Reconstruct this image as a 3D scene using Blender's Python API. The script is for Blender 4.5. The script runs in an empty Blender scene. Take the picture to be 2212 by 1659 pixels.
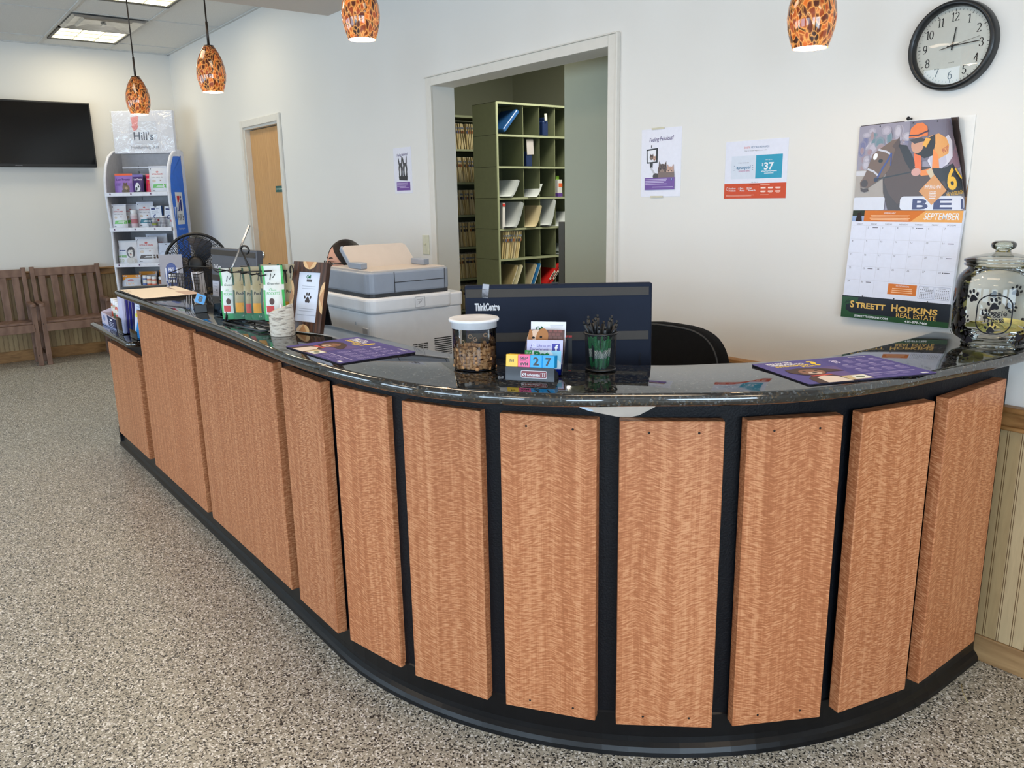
import bpy, bmesh, math, random
from mathutils import Vector as V, Matrix as Mx, Euler
R = math.radians
PI = math.pi
rnd = random.Random(11)
COL = bpy.context.scene.collection

# ---------------------------------------------------------------- colour / materials
def lin(c):
    c /= 255.0
    return c / 12.92 if c <= 0.04045 else ((c + 0.055) / 1.055) ** 2.4
def rgb(r, g, b):
    return (lin(r), lin(g), lin(b), 1.0)
def hx(s):
    return rgb(int(s[0:2], 16), int(s[2:4], 16), int(s[4:6], 16))

class NT:
    """small node-tree helper"""
    def __init__(s, name):
        s.m = bpy.data.materials.new(name); s.m.use_nodes = True
        s.t = s.m.node_tree; s.n = s.t.nodes
        s.b = s.n['Principled BSDF']; s.out = s.n['Material Output']
    def node(s, typ, **kw):
        n = s.n.new(typ)
        for k, v in kw.items():
            if k[0] == 'i' and k[1:].isdigit(): n.inputs[int(k[1:])].default_value = v
            elif k in n.inputs.keys(): n.inputs[k].default_value = v
            else: setattr(n, k, v)
        return n
    def link(s, a, b): s.t.links.new(a, b)
    def coord(s, scale=(1, 1, 1), rot=(0, 0, 0)):
        tc = s.node('ShaderNodeTexCoord'); mp = s.node('ShaderNodeMapping')
        mp.inputs['Scale'].default_value = scale; mp.inputs['Rotation'].default_value = rot
        s.link(tc.outputs['Object'], mp.inputs['Vector'])
        return mp.outputs['Vector']
    def noise(s, vec, scale, detail=2.0, rough=0.5, dist=0.0):
        n = s.node('ShaderNodeTexNoise'); n.inputs['Scale'].default_value = scale
        n.inputs['Detail'].default_value = detail; n.inputs['Roughness'].default_value = rough
        n.inputs['Distortion'].default_value = dist
        s.link(vec, n.inputs['Vector']); return n.outputs['Fac']
    def ramp(s, fac, stops, interp='LINEAR'):
        r = s.node('ShaderNodeValToRGB'); cr = r.color_ramp; cr.interpolation = interp
        while len(cr.elements) < len(stops): cr.elements.new(0.5)
        for e, (p, c) in zip(cr.elements, stops): e.position = p; e.color = c
        s.link(fac, r.inputs['Fac']); return r.outputs['Color']
    def math(s, op, a, b=None, c=None):
        n = s.node('ShaderNodeMath', operation=op)
        for i, v in enumerate((a, b, c)):
            if v is None: continue
            if isinstance(v, (int, float)): n.inputs[i].default_value = v
            else: s.link(v, n.inputs[i])
        return n.outputs[0]
    def mix(s, fac, a, b, typ='MIX'):
        n = s.node('ShaderNodeMix', data_type='RGBA', blend_type=typ)
        if isinstance(fac, (int, float)): n.inputs[0].default_value = fac
        else: s.link(fac, n.inputs[0])
        for i, v in ((6, a), (7, b)):
            if isinstance(v, tuple): n.inputs[i].default_value = v
            else: s.link(v, n.inputs[i])
        return n.outputs[2]
    def bump(s, h, strength=0.3, dist=0.01):
        b = s.node('ShaderNodeBump'); b.inputs['Strength'].default_value = strength
        b.inputs['Distance'].default_value = dist
        s.link(h, b.inputs['Height']); s.link(b.outputs['Normal'], s.b.inputs['Normal'])
    def set(s, **kw):
        for k, v in kw.items():
            k = k.replace('_', ' ')
            s.b.inputs[k].default_value = v
        return s

MATS = {}
def mat(name, col, rough=0.5, metal=0.0, spec=0.5, var=0.06, vscale=30.0, bump=0.0, bscale=200.0, coat=0.0):
    """plain painted / plastic / metal surface with a little procedural unevenness"""
    if name in MATS: return MATS[name]
    t = NT(name); v = t.coord()
    n = t.noise(v, vscale, 3.0)
    lo = tuple(c * (1 - var) for c in col[:3]) + (1,); hi = tuple(min(1, c * (1 + var)) for c in col[:3]) + (1,)
    t.link(t.ramp(n, [(0.3, lo), (0.7, hi)]), t.b.inputs['Base Color'])
    t.b.inputs['Roughness'].default_value = rough; t.b.inputs['Metallic'].default_value = metal
    t.b.inputs['Specular IOR Level'].default_value = spec; t.b.inputs['Coat Weight'].default_value = coat
    if bump: t.bump(t.noise(v, bscale, 2.0), bump, 0.002)
    MATS[name] = t.m; return t.m

def print_mat(name, rough, spec=0.4, coat=0.0, bump=0.0):
    t = NT(name); a = t.node('ShaderNodeAttribute', attribute_name='Col')
    n = t.noise(t.coord(), 60.0, 2.0)
    t.link(t.mix(1.0, a.outputs['Color'], t.ramp(n, [(0.2, (.95, .95, .95, 1)), (.8, (1, 1, 1, 1))]), 'MULTIPLY'), t.b.inputs['Base Color'])
    t.b.inputs['Roughness'].default_value = rough; t.b.inputs['Specular IOR Level'].default_value = spec
    t.b.inputs['Coat Weight'].default_value = coat
    if bump: t.bump(t.noise(t.coord(), 28.0, 3.0), bump, 0.01)
    MATS[name] = t.m; return t.m

def glass_mat(name, tint, refl=1.0, edge=0.35):
    """thin clear glass / acrylic: mostly see-through, mirror-like at grazing angles"""
    t = NT(name); t.n.remove(t.b)
    tr = t.node('ShaderNodeBsdfTransparent'); gl = t.node('ShaderNodeBsdfGlossy'); gl.inputs['Roughness'].default_value = 0.02
    lw = t.node('ShaderNodeLayerWeight'); lw.inputs['Blend'].default_value = edge
    fr = t.node('ShaderNodeFresnel'); fr.inputs['IOR'].default_value = 1.45
    dark = tuple(c * 0.72 for c in tint[:3]) + (1,)
    t.link(t.ramp(lw.outputs['Facing'], [(0.45, tint), (0.95, dark)]), tr.inputs['Color'])
    mx = t.node('ShaderNodeMixShader')
    t.link(t.math('MULTIPLY', fr.outputs['Fac'], refl), mx.inputs[0]); t.link(tr.outputs[0], mx.inputs[1]); t.link(gl.outputs[0], mx.inputs[2])
    t.link(mx.outputs[0], t.out.inputs['Surface']); MATS[name] = t.m; return t.m

def emit_mat(name, col, strength):
    t = NT(name); t.set(Base_Color=col, Emission_Color=col, Emission_Strength=strength); MATS[name] = t.m; return t.m

# ---------------------------------------------------------------- mesh builder
class MB:
    def __init__(s):
        s.v = []; s.f = []; s.mi = []; s.sm = []; s.c = []; s.M = Mx.Identity(4); s.m = 0; s.col = (1, 1, 1, 1)
    def at(s, loc=(0, 0, 0), rot=(0, 0, 0)):
        s.M = Mx.Translation(V(loc)) @ Euler(rot).to_matrix().to_4x4(); return s
    def mesh(s, vs, fs, smooth=False):
        o = len(s.v); M = s.M
        s.v += [tuple(M @ V(p)) for p in vs]
        for f in fs:
            s.f.append([i + o for i in f]); s.mi.append(s.m); s.sm.append(smooth); s.c.append(s.col)
        return s
    def box(s, c, d, bev=0.0, rot=None, seg=2):
        bm = bmesh.new(); bmesh.ops.create_cube(bm, size=1.0)
        for v in bm.verts: v.co = V((v.co.x * d[0], v.co.y * d[1], v.co.z * d[2]))
        if bev > 0: bmesh.ops.bevel(bm, geom=bm.edges[:], offset=min(bev, min(d) * .49), segments=seg, profile=.5, affect='EDGES')
        T = Mx.Translation(V(c)) @ (Euler(rot).to_matrix().to_4x4() if rot else Mx.Identity(4))
        bm.verts.index_update()
        s.mesh([tuple(T @ v.co) for v in bm.verts], [[v.index for v in f.verts] for f in bm.faces], bev > 0 and False)
        bm.free(); return s
    def prism(s, poly, z0, z1, bev=0.0, seg=3, smooth=False):
        """extrude a plan polygon between two heights, rounding its upper and lower rim"""
        bm = bmesh.new(); vs = [bm.verts.new((p[0], p[1], z0)) for p in poly]; f = bm.faces.new(vs)
        r = bmesh.ops.extrude_face_region(bm, geom=[f])
        for e in r['geom']:
            if isinstance(e, bmesh.types.BMVert): e.co.z = z1
        bmesh.ops.recalc_face_normals(bm, faces=bm.faces[:])
        if bev > 0:
            ed = [e for e in bm.edges if abs(e.verts[0].co.z - e.verts[1].co.z) < 1e-6]
            bmesh.ops.bevel(bm, geom=ed, offset=bev, segments=seg, profile=.5, affect='EDGES')
        bm.verts.index_update()
        s.mesh([tuple(v.co) for v in bm.verts], [[v.index for v in f.verts] for f in bm.faces], smooth); bm.free(); return s
    def tube(s, pts, r, n=8, closed=False):
        pts = [V(p) for p in pts]; k = len(pts); rr = r if isinstance(r, (list, tuple)) else [r] * k
        vs = []; fs = []; prev = None
        for i, p in enumerate(pts):
            if closed: d = pts[(i + 1) % k] - pts[i - 1]
            else: d = pts[min(i + 1, k - 1)] - pts[max(i - 1, 0)]
            d.normalize()
            if prev is None:
                a = V((0, 0, 1)) if abs(d.z) < .9 else V((1, 0, 0)); u = d.cross(a).normalized()
            else:
                u = (prev - d * prev.dot(d)); u = u.normalized() if u.length > 1e-6 else d.orthogonal().normalized()
            prev = u; w = d.cross(u)
            vs += [tuple(p + (u * math.cos(2 * PI * j / n) + w * math.sin(2 * PI * j / n)) * rr[i]) for j in range(n)]
        for i in range(k if closed else k - 1):
            a = i * n; b = ((i + 1) % k) * n
            fs += [[a + j, a + (j + 1) % n, b + (j + 1) % n, b + j] for j in range(n)]
        if not closed: fs += [list(range(n))[::-1], [(k - 1) * n + j for j in range(n)]]
        return s.mesh(vs, fs, True)
    def lathe(s, prof, n=40, c=(0, 0, 0), cap=(False, False), sx=1.0, sy=1.0):
        vs = []; fs = []
        for r, z in prof: vs += [(c[0] + r * sx * math.cos(2 * PI * j / n), c[1] + r * sy * math.sin(2 * PI * j / n), c[2] + z) for j in range(n)]
        for i in range(len(prof) - 1):
            fs += [[i * n + j, i * n + (j + 1) % n, (i + 1) * n + (j + 1) % n, (i + 1) * n + j] for j in range(n)]
        if cap[0]: fs.append(list(range(n))[::-1])
        if cap[1]: fs.append([(len(prof) - 1) * n + j for j in range(n)])
        return s.mesh(vs, fs, True)
    def cyl(s, c, r, z0, z1, n=32, bev=0.0):
        if bev: p = [(r - bev, z0), (r, z0 + bev), (r, z1 - bev), (r - bev, z1)]
        else: p = [(r, z0), (r, z1)]
        return s.lathe(p, n, c, (True, True))
    def ball(s, c, r, n=20):
        r = r if isinstance(r, (tuple, list)) else (r, r, r); vs = []; fs = []; m = n // 2
        for i in range(m + 1):
            t = PI * i / m
            vs += [(c[0] + r[0] * math.sin(t) * math.cos(2 * PI * j / n), c[1] + r[1] * math.sin(t) * math.sin(2 * PI * j / n), c[2] - r[2] * math.cos(t)) for j in range(n)]
        for i in range(m): fs += [[i * n + j, i * n + (j + 1) % n, (i + 1) * n + (j + 1) % n, (i + 1) * n + j] for j in range(n)]
        return s.mesh(vs, fs, True)
    def grid(s, fn, nu, nv, smooth=True):
        vs = [tuple(fn(i / nu, j / nv)) for j in range(nv + 1) for i in range(nu + 1)]
        fs = [[j * (nu + 1) + i, j * (nu + 1) + i + 1, (j + 1) * (nu + 1) + i + 1, (j + 1) * (nu + 1) + i] for j in range(nv) for i in range(nu)]
        return s.mesh(vs, fs, smooth)
    def sweep(s, path, prof):
        """prof = [(outward offset, z)], path(off) = plan polyline"""
        rows = [[(x, y, z) for x, y in path(o)] for o, z in prof]; n = len(rows[0]); vs = [p for r in rows for p in r]
        fs = [[i * n + j, i * n + j + 1, (i + 1) * n + j + 1, (i + 1) * n + j] for i in range(len(rows) - 1) for j in range(n - 1)]
        return s.mesh(vs, fs, False)
    def build(s, name, mats, parent=None, loc=(0, 0, 0), rot=(0, 0, 0), label=None, cat=None, group=None, kind=None):
        me = bpy.data.meshes.new(name); me.from_pydata(s.v, [], s.f)
        for m in (mats if isinstance(mats, (list, tuple)) else [mats]): me.materials.append(m)
        me.polygons.foreach_set('material_index', s.mi); me.polygons.foreach_set('use_smooth', s.sm)
        at = me.attributes.new('Col', 'FLOAT_COLOR', 'CORNER'); dat = []
        for f, c in zip(s.f, s.c): dat += list(c) * len(f)
        at.data.foreach_set('color', dat); me.update()
        o = bpy.data.objects.new(name, me); COL.objects.link(o)
        o.location = loc; o.rotation_euler = rot
        if parent: o.parent = parent
        return tag(o, label, cat, group, kind)

def tag(o, label=None, cat=None, group=None, kind=None):
    for k, v in (('label', label), ('category', cat), ('group', group), ('kind', kind)):
        if v: o[k] = v
    return o
def thing(name, label, cat, loc=(0, 0, 0), rot=(0, 0, 0), group=None):
    o = bpy.data.objects.new(name, None); COL.objects.link(o); o.location = loc; o.rotation_euler = rot
    o.empty_display_size = .05
    return tag(o, label, cat, group)
def copy_tree(o, loc, rot=None, label=None):
    c = o.copy(); COL.objects.link(c); c.location = loc
    if rot is not None: c.rotation_euler = rot
    if label: c['label'] = label
    for ch in list(o.children):
        d = ch.copy(); COL.objects.link(d); d.parent = c
        for g in list(ch.children):
            e = g.copy(); COL.objects.link(e); e.parent = d
    return c

# ---------------------------------------------------------------- lettering + flat printed artwork
_T = {}
def textgeo(txt, bold=0.0, shear=0.0):
    key = (txt, bold, shear)
    if key not in _T:
        cu = bpy.data.curves.new('lettering', 'FONT'); cu.body = txt; cu.size = 1; cu.offset = bold; cu.shear = shear
        cu.resolution_u = 3; cu.fill_mode = 'FRONT'
        ob = bpy.data.objects.new('lettering', cu); me = bpy.data.meshes.new_from_object(ob)
        vs = [(v.co.x, v.co.y) for v in me.vertices]; fs = [list(p.vertices) for p in me.polygons]
        bpy.data.objects.remove(ob); bpy.data.curves.remove(cu); bpy.data.meshes.remove(me)
        _T[key] = (vs, fs)
    return _T[key]
CAP = max(v[1] for v in textgeo('H')[0])

class Art:
    """flat artwork: coloured shapes in a 2-D frame (x right, y up), later ones lying on earlier ones"""
    def __init__(s): s.items = []
    def _add(s, vs, fs, col):
        b = (min(v[0] for v in vs), min(v[1] for v in vs), max(v[0] for v in vs), max(v[1] for v in vs)); ly = 1
        for q in s.items:
            c = q[3]
            if b[0] < c[2] and b[2] > c[0] and b[1] < c[3] and b[3] > c[1]: ly = max(ly, q[4] + 1)
        s.items.append((vs, fs, col, b, ly)); return s
    def rect(s, x0, y0, x1, y1, col, nx=1, ny=1):
        vs = [(x0 + (x1 - x0) * i / nx, y0 + (y1 - y0) * j / ny) for j in range(ny + 1) for i in range(nx + 1)]
        return s._add(vs, [[j * (nx + 1) + i, j * (nx + 1) + i + 1, (j + 1) * (nx + 1) + i + 1, (j + 1) * (nx + 1) + i] for j in range(ny) for i in range(nx)], col)
    def poly(s, pts, col):
        a = sum(pts[i][0] * pts[(i + 1) % len(pts)][1] - pts[(i + 1) % len(pts)][0] * pts[i][1] for i in range(len(pts)))
        if a < 0: pts = pts[::-1]
        return s._add(list(pts), [list(range(len(pts)))], col)
    def ell(s, cx, cy, rx, ry, col, rot=0.0, n=24):
        c, q = math.cos(rot), math.sin(rot)
        return s._add([(cx + rx * math.cos(2 * PI * i / n) * c - ry * math.sin(2 * PI * i / n) * q, cy + rx * math.cos(2 * PI * i / n) * q + ry * math.sin(2 * PI * i / n) * c) for i in range(n)], [list(range(n))], col)
    def line(s, pts, w, col, closed=False):
        k = len(pts); vs = []; fs = []
        for i in range(k):
            a = pts[i - 1] if (i or closed) else pts[i]; b = pts[(i + 1) % k] if (i < k - 1 or closed) else pts[i]
            dx, dy = b[0] - a[0], b[1] - a[1]; l = math.hypot(dx, dy) or 1; ww = w[i] if isinstance(w, (list, tuple)) else w
            nx, ny = -dy / l * ww / 2, dx / l * ww / 2; vs += [(pts[i][0] - nx, pts[i][1] - ny), (pts[i][0] + nx, pts[i][1] + ny)]
        for i in range(k if closed else k - 1):
            a, b = 2 * i, 2 * ((i + 1) % k); fs.append([a, b, b + 1, a + 1])
        return s._add(vs, fs, col)
    def nib(s, strokes, x, y, h, col, w=0.16, t=0.045, sx=1.0, shear=0.0):
        """broad-pen lettering (thick uprights, thin cross strokes) from unit strokes"""
        for st in strokes:
            vs = []; fs = []
            for i in range(len(st) - 1):
                (ax, ay), (bx, by) = st[i], st[i + 1]; l = math.hypot(bx - ax, by - ay) or 1; nx, ny = -(by - ay) / l, (bx - ax) / l
                k = len(vs); ww = (t + (w - t) * abs(nx) ** 1.5) / 2
                ex, ey = (bx - ax) / l * .02, (by - ay) / l * .02
                for px, py in ((ax - ex - nx * ww, ay - ey - ny * ww), (bx + ex - nx * ww, by + ey - ny * ww), (bx + ex + nx * ww, by + ey + ny * ww), (ax - ex + nx * ww, ay - ey + ny * ww)):
                    vs.append((x + (px * sx + shear * py) * h, y + py * h))
                fs.append([k, k + 1, k + 2, k + 3])
            s._add(vs, fs, col)
        return s
    def text(s, txt, x, y, h, col, al='c', w=None, bold=0.0, shear=0.0, rot=0.0, flip=False):
        vs, fs = textgeo(txt, bold, shear)
        if not vs: return s
        k = h / CAP; x0 = min(v[0] for v in vs); x1 = max(v[0] for v in vs); kx = k if w is None else w / (x1 - x0)
        off = {'l': -x0, 'c': -(x0 + x1) / 2, 'r': -x1}[al]; c, q = math.cos(rot), math.sin(rot); out = []
        for a, b in vs:
            a = (a + off) * kx; b = b * k
            if flip: a, b = -a, h - b
            out.append((x + a * c - b * q, y + a * q + b * c))
        return s._add(out, fs, col)
    def lines(s, x0, x1, y, dy, n, h, col, jit=0.25, al='l'):
        for i in range(n):
            k = (x1 - x0) * (1 - jit * rnd.random())
            if al == 'c': s.rect((x0 + x1 - k) / 2, y - i * dy, (x0 + x1 + k) / 2, y - i * dy + h, col)
            else: s.rect(x0, y - i * dy, x0 + k, y - i * dy + h, col)
        return s
    def paint(s, mb, warp=None, step=0.0003, z0=0.0, cut=0.0):
        for vs, fs, col, b, ly in s.items:
            z = z0 + ly * step; mb.col = col
            if cut and (b[2] - b[0] > cut or b[3] - b[1] > cut):   # slice large shapes so they can follow a curved surface
                bm = bmesh.new(); vv = [bm.verts.new((x, y, 0)) for x, y in vs]
                for f in fs:
                    try: bm.faces.new([vv[i] for i in f])
                    except ValueError: pass
                for ax, lo, hi in ((0, b[0], b[2]), (1, b[1], b[3])):
                    k = math.floor(lo / cut) + 1
                    while k * cut < hi:
                        no = (1, 0, 0) if ax == 0 else (0, 1, 0); bmesh.ops.bisect_plane(bm, geom=bm.verts[:] + bm.edges[:] + bm.faces[:], dist=1e-7, plane_co=tuple(k * cut * q for q in no), plane_no=no); k += 1
                bm.verts.index_update(); vs = [(v.co.x, v.co.y) for v in bm.verts]; fs = [[v.index for v in f.verts] for f in bm.faces]; bm.free()
            mb.mesh([warp(x, y, z) if warp else (x, y, z) for x, y in vs], fs)
        mb.col = (1, 1, 1, 1); return mb
    def sheet(s, w, h, name, m, thick=0.0006, back=(.8, .8, .8, 1), **kw):
        mb = MB(); mb.col = back; mb.box((w / 2, h / 2, -thick / 2), (w, h, thick)); s.paint(mb)
        return mb.build(name, m, **kw)

def arc(cx, cy, rx, ry, a0, a1, n=10):
    return [(cx + rx * math.cos(R(a0 + (a1 - a0) * i / n)), cy + ry * math.sin(R(a0 + (a1 - a0) * i / n))) for i in range(n + 1)]
def rrect(x0, y0, x1, y1, r, n=5):
    return arc(x1 - r, y1 - r, r, r, 0, 90, n) + arc(x0 + r, y1 - r, r, r, 90, 180, n) + arc(x0 + r, y0 + r, r, r, 180, 270, n) + arc(x1 - r, y0 + r, r, r, 270, 360, n)
def paw(a, cx, cy, r, col, rot=0.0):
    c, q = math.cos(rot), math.sin(rot)
    def P(x, y): return (cx + (x * c - y * q) * r, cy + (x * q + y * c) * r)
    pad = [(-.55, -.75), (-.3, -.85), (0, -.75), (.3, -.85), (.55, -.75), (.6, -.45), (.42, -.2), (.25, .1), (0, .22), (-.25, .1), (-.42, -.2), (-.6, -.45)]
    a.poly([P(x, y) for x, y in pad], col)
    for x, y, t in ((-.72, .12, .35), (-.27, .68, .12), (.27, .68, -.12), (.72, .12, -.35)):
        a.ell(*P(x, y), .19 * r, .31 * r, col, rot + t, 14)
WHITE = rgb(236, 238, 244); BLACK = rgb(18, 18, 20)

# ---------------------------------------------------------------- shared materials
PM = print_mat('printed_paper', .62, .3)
PG = print_mat('printed_gloss', .28, .5)
PB = print_mat('printed_pouch_foil', .32, .5, 0, .25)
GLASS = glass_mat('clear_jar_glass', (.965, .975, .955, 1), 1.3, .5)
ACRYL = glass_mat('clear_acrylic', (.95, .96, .97, 1), 1.0, .3)
BLUEAC = glass_mat('blue_acrylic', (.12, .2, .62, 1), 1.2, .4)
SMOKE = glass_mat('smoky_acrylic', (.42, .52, .62, 1), 1.6, .4)
BLKPL = mat('black_plastic', rgb(22, 23, 26), .42)
BLKMT = mat('black_wire_enamel', rgb(16, 16, 18), .38)
CHROME = mat('brushed_steel', rgb(190, 192, 196), .25, 1.0)
WHITEPL = mat('white_plastic', rgb(232, 234, 240), .35)
# ================================================================ camera
cam = bpy.data.cameras.new('camera'); cam.sensor_width = 36.0; cam.lens = 1731.31 / 2212 * 36.0; cam.clip_start = .05
co = bpy.data.objects.new('camera', cam); COL.objects.link(co); bpy.context.scene.camera = co
pit, yaw, rol = 0.22937796, -0.91589635, -0.0183079
fw = V((math.sin(yaw) * math.cos(pit), math.cos(yaw) * math.cos(pit), -math.sin(pit)))
r0 = V((math.cos(yaw), -math.sin(yaw), 0)); u0 = r0.cross(fw)
rt = r0 * math.cos(rol) + u0 * math.sin(rol); up = u0 * math.cos(rol) - r0 * math.sin(rol)
co.matrix_world = Mx(((rt.x, up.x, -fw.x, 0), (rt.y, up.y, -fw.y, 0), (rt.z, up.z, -fw.z, 1.507), (0, 0, 0, 1)))

# ================================================================ room materials
def wall_paint(name, col):
    t = NT(name); v = t.coord(); n = t.noise(v, 1.3, 2.0)
    t.link(t.ramp(n, [(.25, tuple(c * .965 for c in col[:3]) + (1,)), (.75, col)]), t.b.inputs['Base Color'])
    t.set(Roughness=.72); t.b.inputs['Specular IOR Level'].default_value = .25
    t.bump(t.noise(v, 420.0, 2.0), .06, .002); return t.m
PAINT = wall_paint('warm_white_wall_paint', rgb(230, 228, 224))
TRIMW = mat('white_trim_enamel', rgb(222, 218, 210), .42, var=.02)
SAGE = wall_paint('sage_grey_wall_paint', rgb(172, 176, 160))
SOFF = wall_paint('taupe_soffit_paint', rgb(214, 203, 194))

def floor_material():
    t = NT('speckled_epoxy_flake_floor'); v = t.coord()
    def cells(sc):
        vo = t.node('ShaderNodeTexVoronoi'); vo.inputs['Scale'].default_value = sc; t.link(v, vo.inputs['Vector'])
        sp = t.node('ShaderNodeSeparateColor'); t.link(vo.outputs['Color'], sp.inputs[0]); return sp
    a = cells(195.0); b = cells(300.0)
    base = t.ramp(a.outputs[0], [(0.0, rgb(56, 56, 55)), (.10, rgb(92, 90, 86)), (.15, rgb(166, 160, 146)), (.45, rgb(184, 178, 164)), (.7, rgb(200, 194, 180)), (.83, rgb(236, 233, 226)), (.95, rgb(252, 250, 246))], 'CONSTANT')
    flk = t.ramp(b.outputs[1], [(0.0, rgb(44, 44, 46)), (.08, (1, 1, 1, 1))], 'CONSTANT')
    g = t.mix(1.0, base, flk, 'MULTIPLY')
    big = t.ramp(t.noise(v, .9, 3.0), [(.3, (.93, .93, .93, 1)), (.7, (1.03, 1.02, 1.0, 1))])
    t.link(t.mix(1.0, g, big, 'MULTIPLY'), t.b.inputs['Base Color'])
    t.set(Roughness=.34); t.b.inputs['Specular IOR Level'].default_value = .45
    t.bump(t.noise(v, 160.0, 2.0), .12, .003); return t.m

def tile_material():
    t = NT('mineral_fibre_ceiling_tile'); v = t.coord()
    t.link(t.ramp(t.noise(v, 260.0, 3.0), [(.3, rgb(214, 214, 212)), (.7, rgb(228, 228, 226))]), t.b.inputs['Base Color'])
    t.set(Roughness=.9); t.bump(t.noise(v, 190.0, 4.0), .25, .004); return t.m

def bead_material(name, axis, light):
    """tongue-and-groove pine boards: each board its own tone, a double bead line between boards"""
    t = NT(name); v = t.coord(); sx = t.node('ShaderNodeSeparateXYZ'); t.link(v, sx.inputs[0])
    c = t.math('MULTIPLY', sx.outputs[axis], 1 / .082); fr = t.math('FRACT', c); fl = t.math('FLOOR', c)
    wn = t.node('ShaderNodeTexWhiteNoise', noise_dimensions='1D'); t.link(fl, wn.inputs['W'])
    a, b_, d = [tuple(lin(x) for x in q) + (1,) for q in light]
    tone = t.ramp(wn.outputs['Value'], [(0, a), (.55, b_), (1, d)])
    mp = t.coord((9, 9, 1.2)); gr = t.ramp(t.noise(mp, 5.0, 5.0, .6, .8), [(.3, (.86, .84, .8, 1)), (.7, (1.04, 1.03, 1.0, 1))])
    col = t.mix(1.0, tone, gr, 'MULTIPLY')
    f2 = t.math('FRACT', t.math('MULTIPLY', sx.outputs[axis], 1 / .041))
    g1 = t.math('LESS_THAN', t.math('ABSOLUTE', t.math('SUBTRACT', f2, .06)), .028)
    g2 = t.math('LESS_THAN', t.math('ABSOLUTE', t.math('SUBTRACT', f2, .2)), .022)
    g = t.math('MAXIMUM', g1, g2)
    t.link(t.mix(g, col, rgb(104, 76, 44)), t.b.inputs['Base Color']); t.set(Roughness=.45)
    t.bump(t.math('SUBTRACT', 1.0, g), .5, .003); return t.m

def oak_material(name, c0, c1, sc=(14, 14, 1.0), scale=3.0, rough=.42, dist=1.4):
    t = NT(name); v = t.coord(sc); n = t.noise(v, scale, 6.0, .6, dist); w = t.node('ShaderNodeTexWave', wave_type='RINGS', rings_direction='Z')
    w.inputs['Scale'].default_value = scale * .45; w.inputs['Distortion'].default_value = 7.0; w.inputs['Detail'].default_value = 3.0; t.link(v, w.inputs['Vector'])
    f = t.math('ADD', t.math('MULTIPLY', n, .65), t.math('MULTIPLY', w.outputs['Fac'], .35))
    t.link(t.ramp(f, [(.25, c0), (.75, c1)]), t.b.inputs['Base Color']); t.set(Roughness=rough); return t.m

FLOOR = floor_material(); TILE = tile_material()
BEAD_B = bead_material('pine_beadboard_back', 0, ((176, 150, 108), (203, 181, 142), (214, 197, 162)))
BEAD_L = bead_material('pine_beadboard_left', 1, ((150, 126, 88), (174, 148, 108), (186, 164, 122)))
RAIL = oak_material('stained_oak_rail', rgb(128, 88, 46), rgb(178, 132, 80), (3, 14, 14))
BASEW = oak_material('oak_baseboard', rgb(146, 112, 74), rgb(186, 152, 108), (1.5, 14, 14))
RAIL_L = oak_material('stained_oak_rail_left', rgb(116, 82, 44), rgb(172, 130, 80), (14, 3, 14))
DOORW = oak_material('light_oak_door_veneer', rgb(188, 138, 84), rgb(214, 168, 112), (12, 12, .9), 3.2)

# ================================================================ room shell
D, XL, XR, YF = 2.643, -9.2, 3.2, -4.5
def struct(mb, name, m, parent=None, **kw):
    return mb.build(name, m, parent, kind=None if parent else 'structure', **kw)
b = MB(); b.box(((XL + XR) / 2, 1.0, -.03), (XR - XL + .3, 11.4, .06)); struct(b, 'floor', FLOOR)
b = MB()
for x0, x1, z0 in ((XL - .15, -7.227, 0), (-7.227, -6.437, 2.133), (-6.437, -4.145, 0), (-4.145, -2.693, 2.138), (-2.693, XR + .15, 0)):
    b.box(((x0 + x1) / 2, D + .075, (z0 + 3.06) / 2), (x1 - x0, .15, 3.06 - z0))
struct(b, 'wall_back', PAINT)
b = MB(); b.box((XL - .075, (YF + D) / 2, 1.53), (.15, D - YF, 3.06)); struct(b, 'wall_left', PAINT)
WINR = [(-2.9, 2.0), (-.3, 2.0)]
b = MB(); ye = [YF]
for c, w in WINR: ye += [c - w / 2, c + w / 2]
ye.append(D)
for i in range(0, len(ye), 2): b.box((XR + .075, (ye[i] + ye[i + 1]) / 2, 1.53), (.15, ye[i + 1] - ye[i], 3.06))
for c, w in WINR: b.box((XR + .075, c, .3), (.15, w, .6)); b.box((XR + .075, c, 2.78), (.15, w, .56))
struct(b, 'wall_right', PAINT)
for i, (c, w) in enumerate(WINR):
    b = MB()
    for dy in (-w / 2 + .03, 0, w / 2 - .03): b.box((XR + .07, c + dy, 1.55), (.06, .06, 1.9))
    for z in (.63, 1.75, 2.47): b.box((XR + .07, c, z), (.05, w - .02, .06))
    o = struct(b, 'window_%d' % (i + 5), TRIMW)
    b = MB(); b.box((XR + .07, c, 1.55), (.006, w - .1, 1.82)); struct(b, 'window_pane', GLASS, o)
WIN = [(-7.6, 2.0), (-4.9, 2.0), (-2.2, 2.0), (.5, 2.0)]
b = MB(); xs = [XL]
for c, w in WIN: xs += [c - w / 2, c + w / 2]
xs.append(XR)
for i in range(0, len(xs), 2): b.box(((xs[i] + xs[i + 1]) / 2, YF - .075, 1.53), (xs[i + 1] - xs[i], .15, 3.06))
for c, w in WIN:
    b.box((c, YF - .075, .3), (w, .15, .6)); b.box((c, YF - .075, 2.78), (w, .15, .56))
struct(b, 'wall_front', PAINT)
for i, (c, w) in enumerate(WIN):
    b = MB()
    for dx in (-w / 2 + .03, 0, w / 2 - .03): b.box((c + dx, YF - .07, 1.55), (.06, .06, 1.9))
    for z in (.63, 1.75, 2.47): b.box((c, YF - .07, z), (w - .02, .05, .06))
    o = struct(b, 'window_%d' % (i + 1), TRIMW)
    b = MB(); b.box((c, YF - .07, 1.55), (w - .1, .006, 1.82)); struct(b, 'window_pane', GLASS, o)
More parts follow.
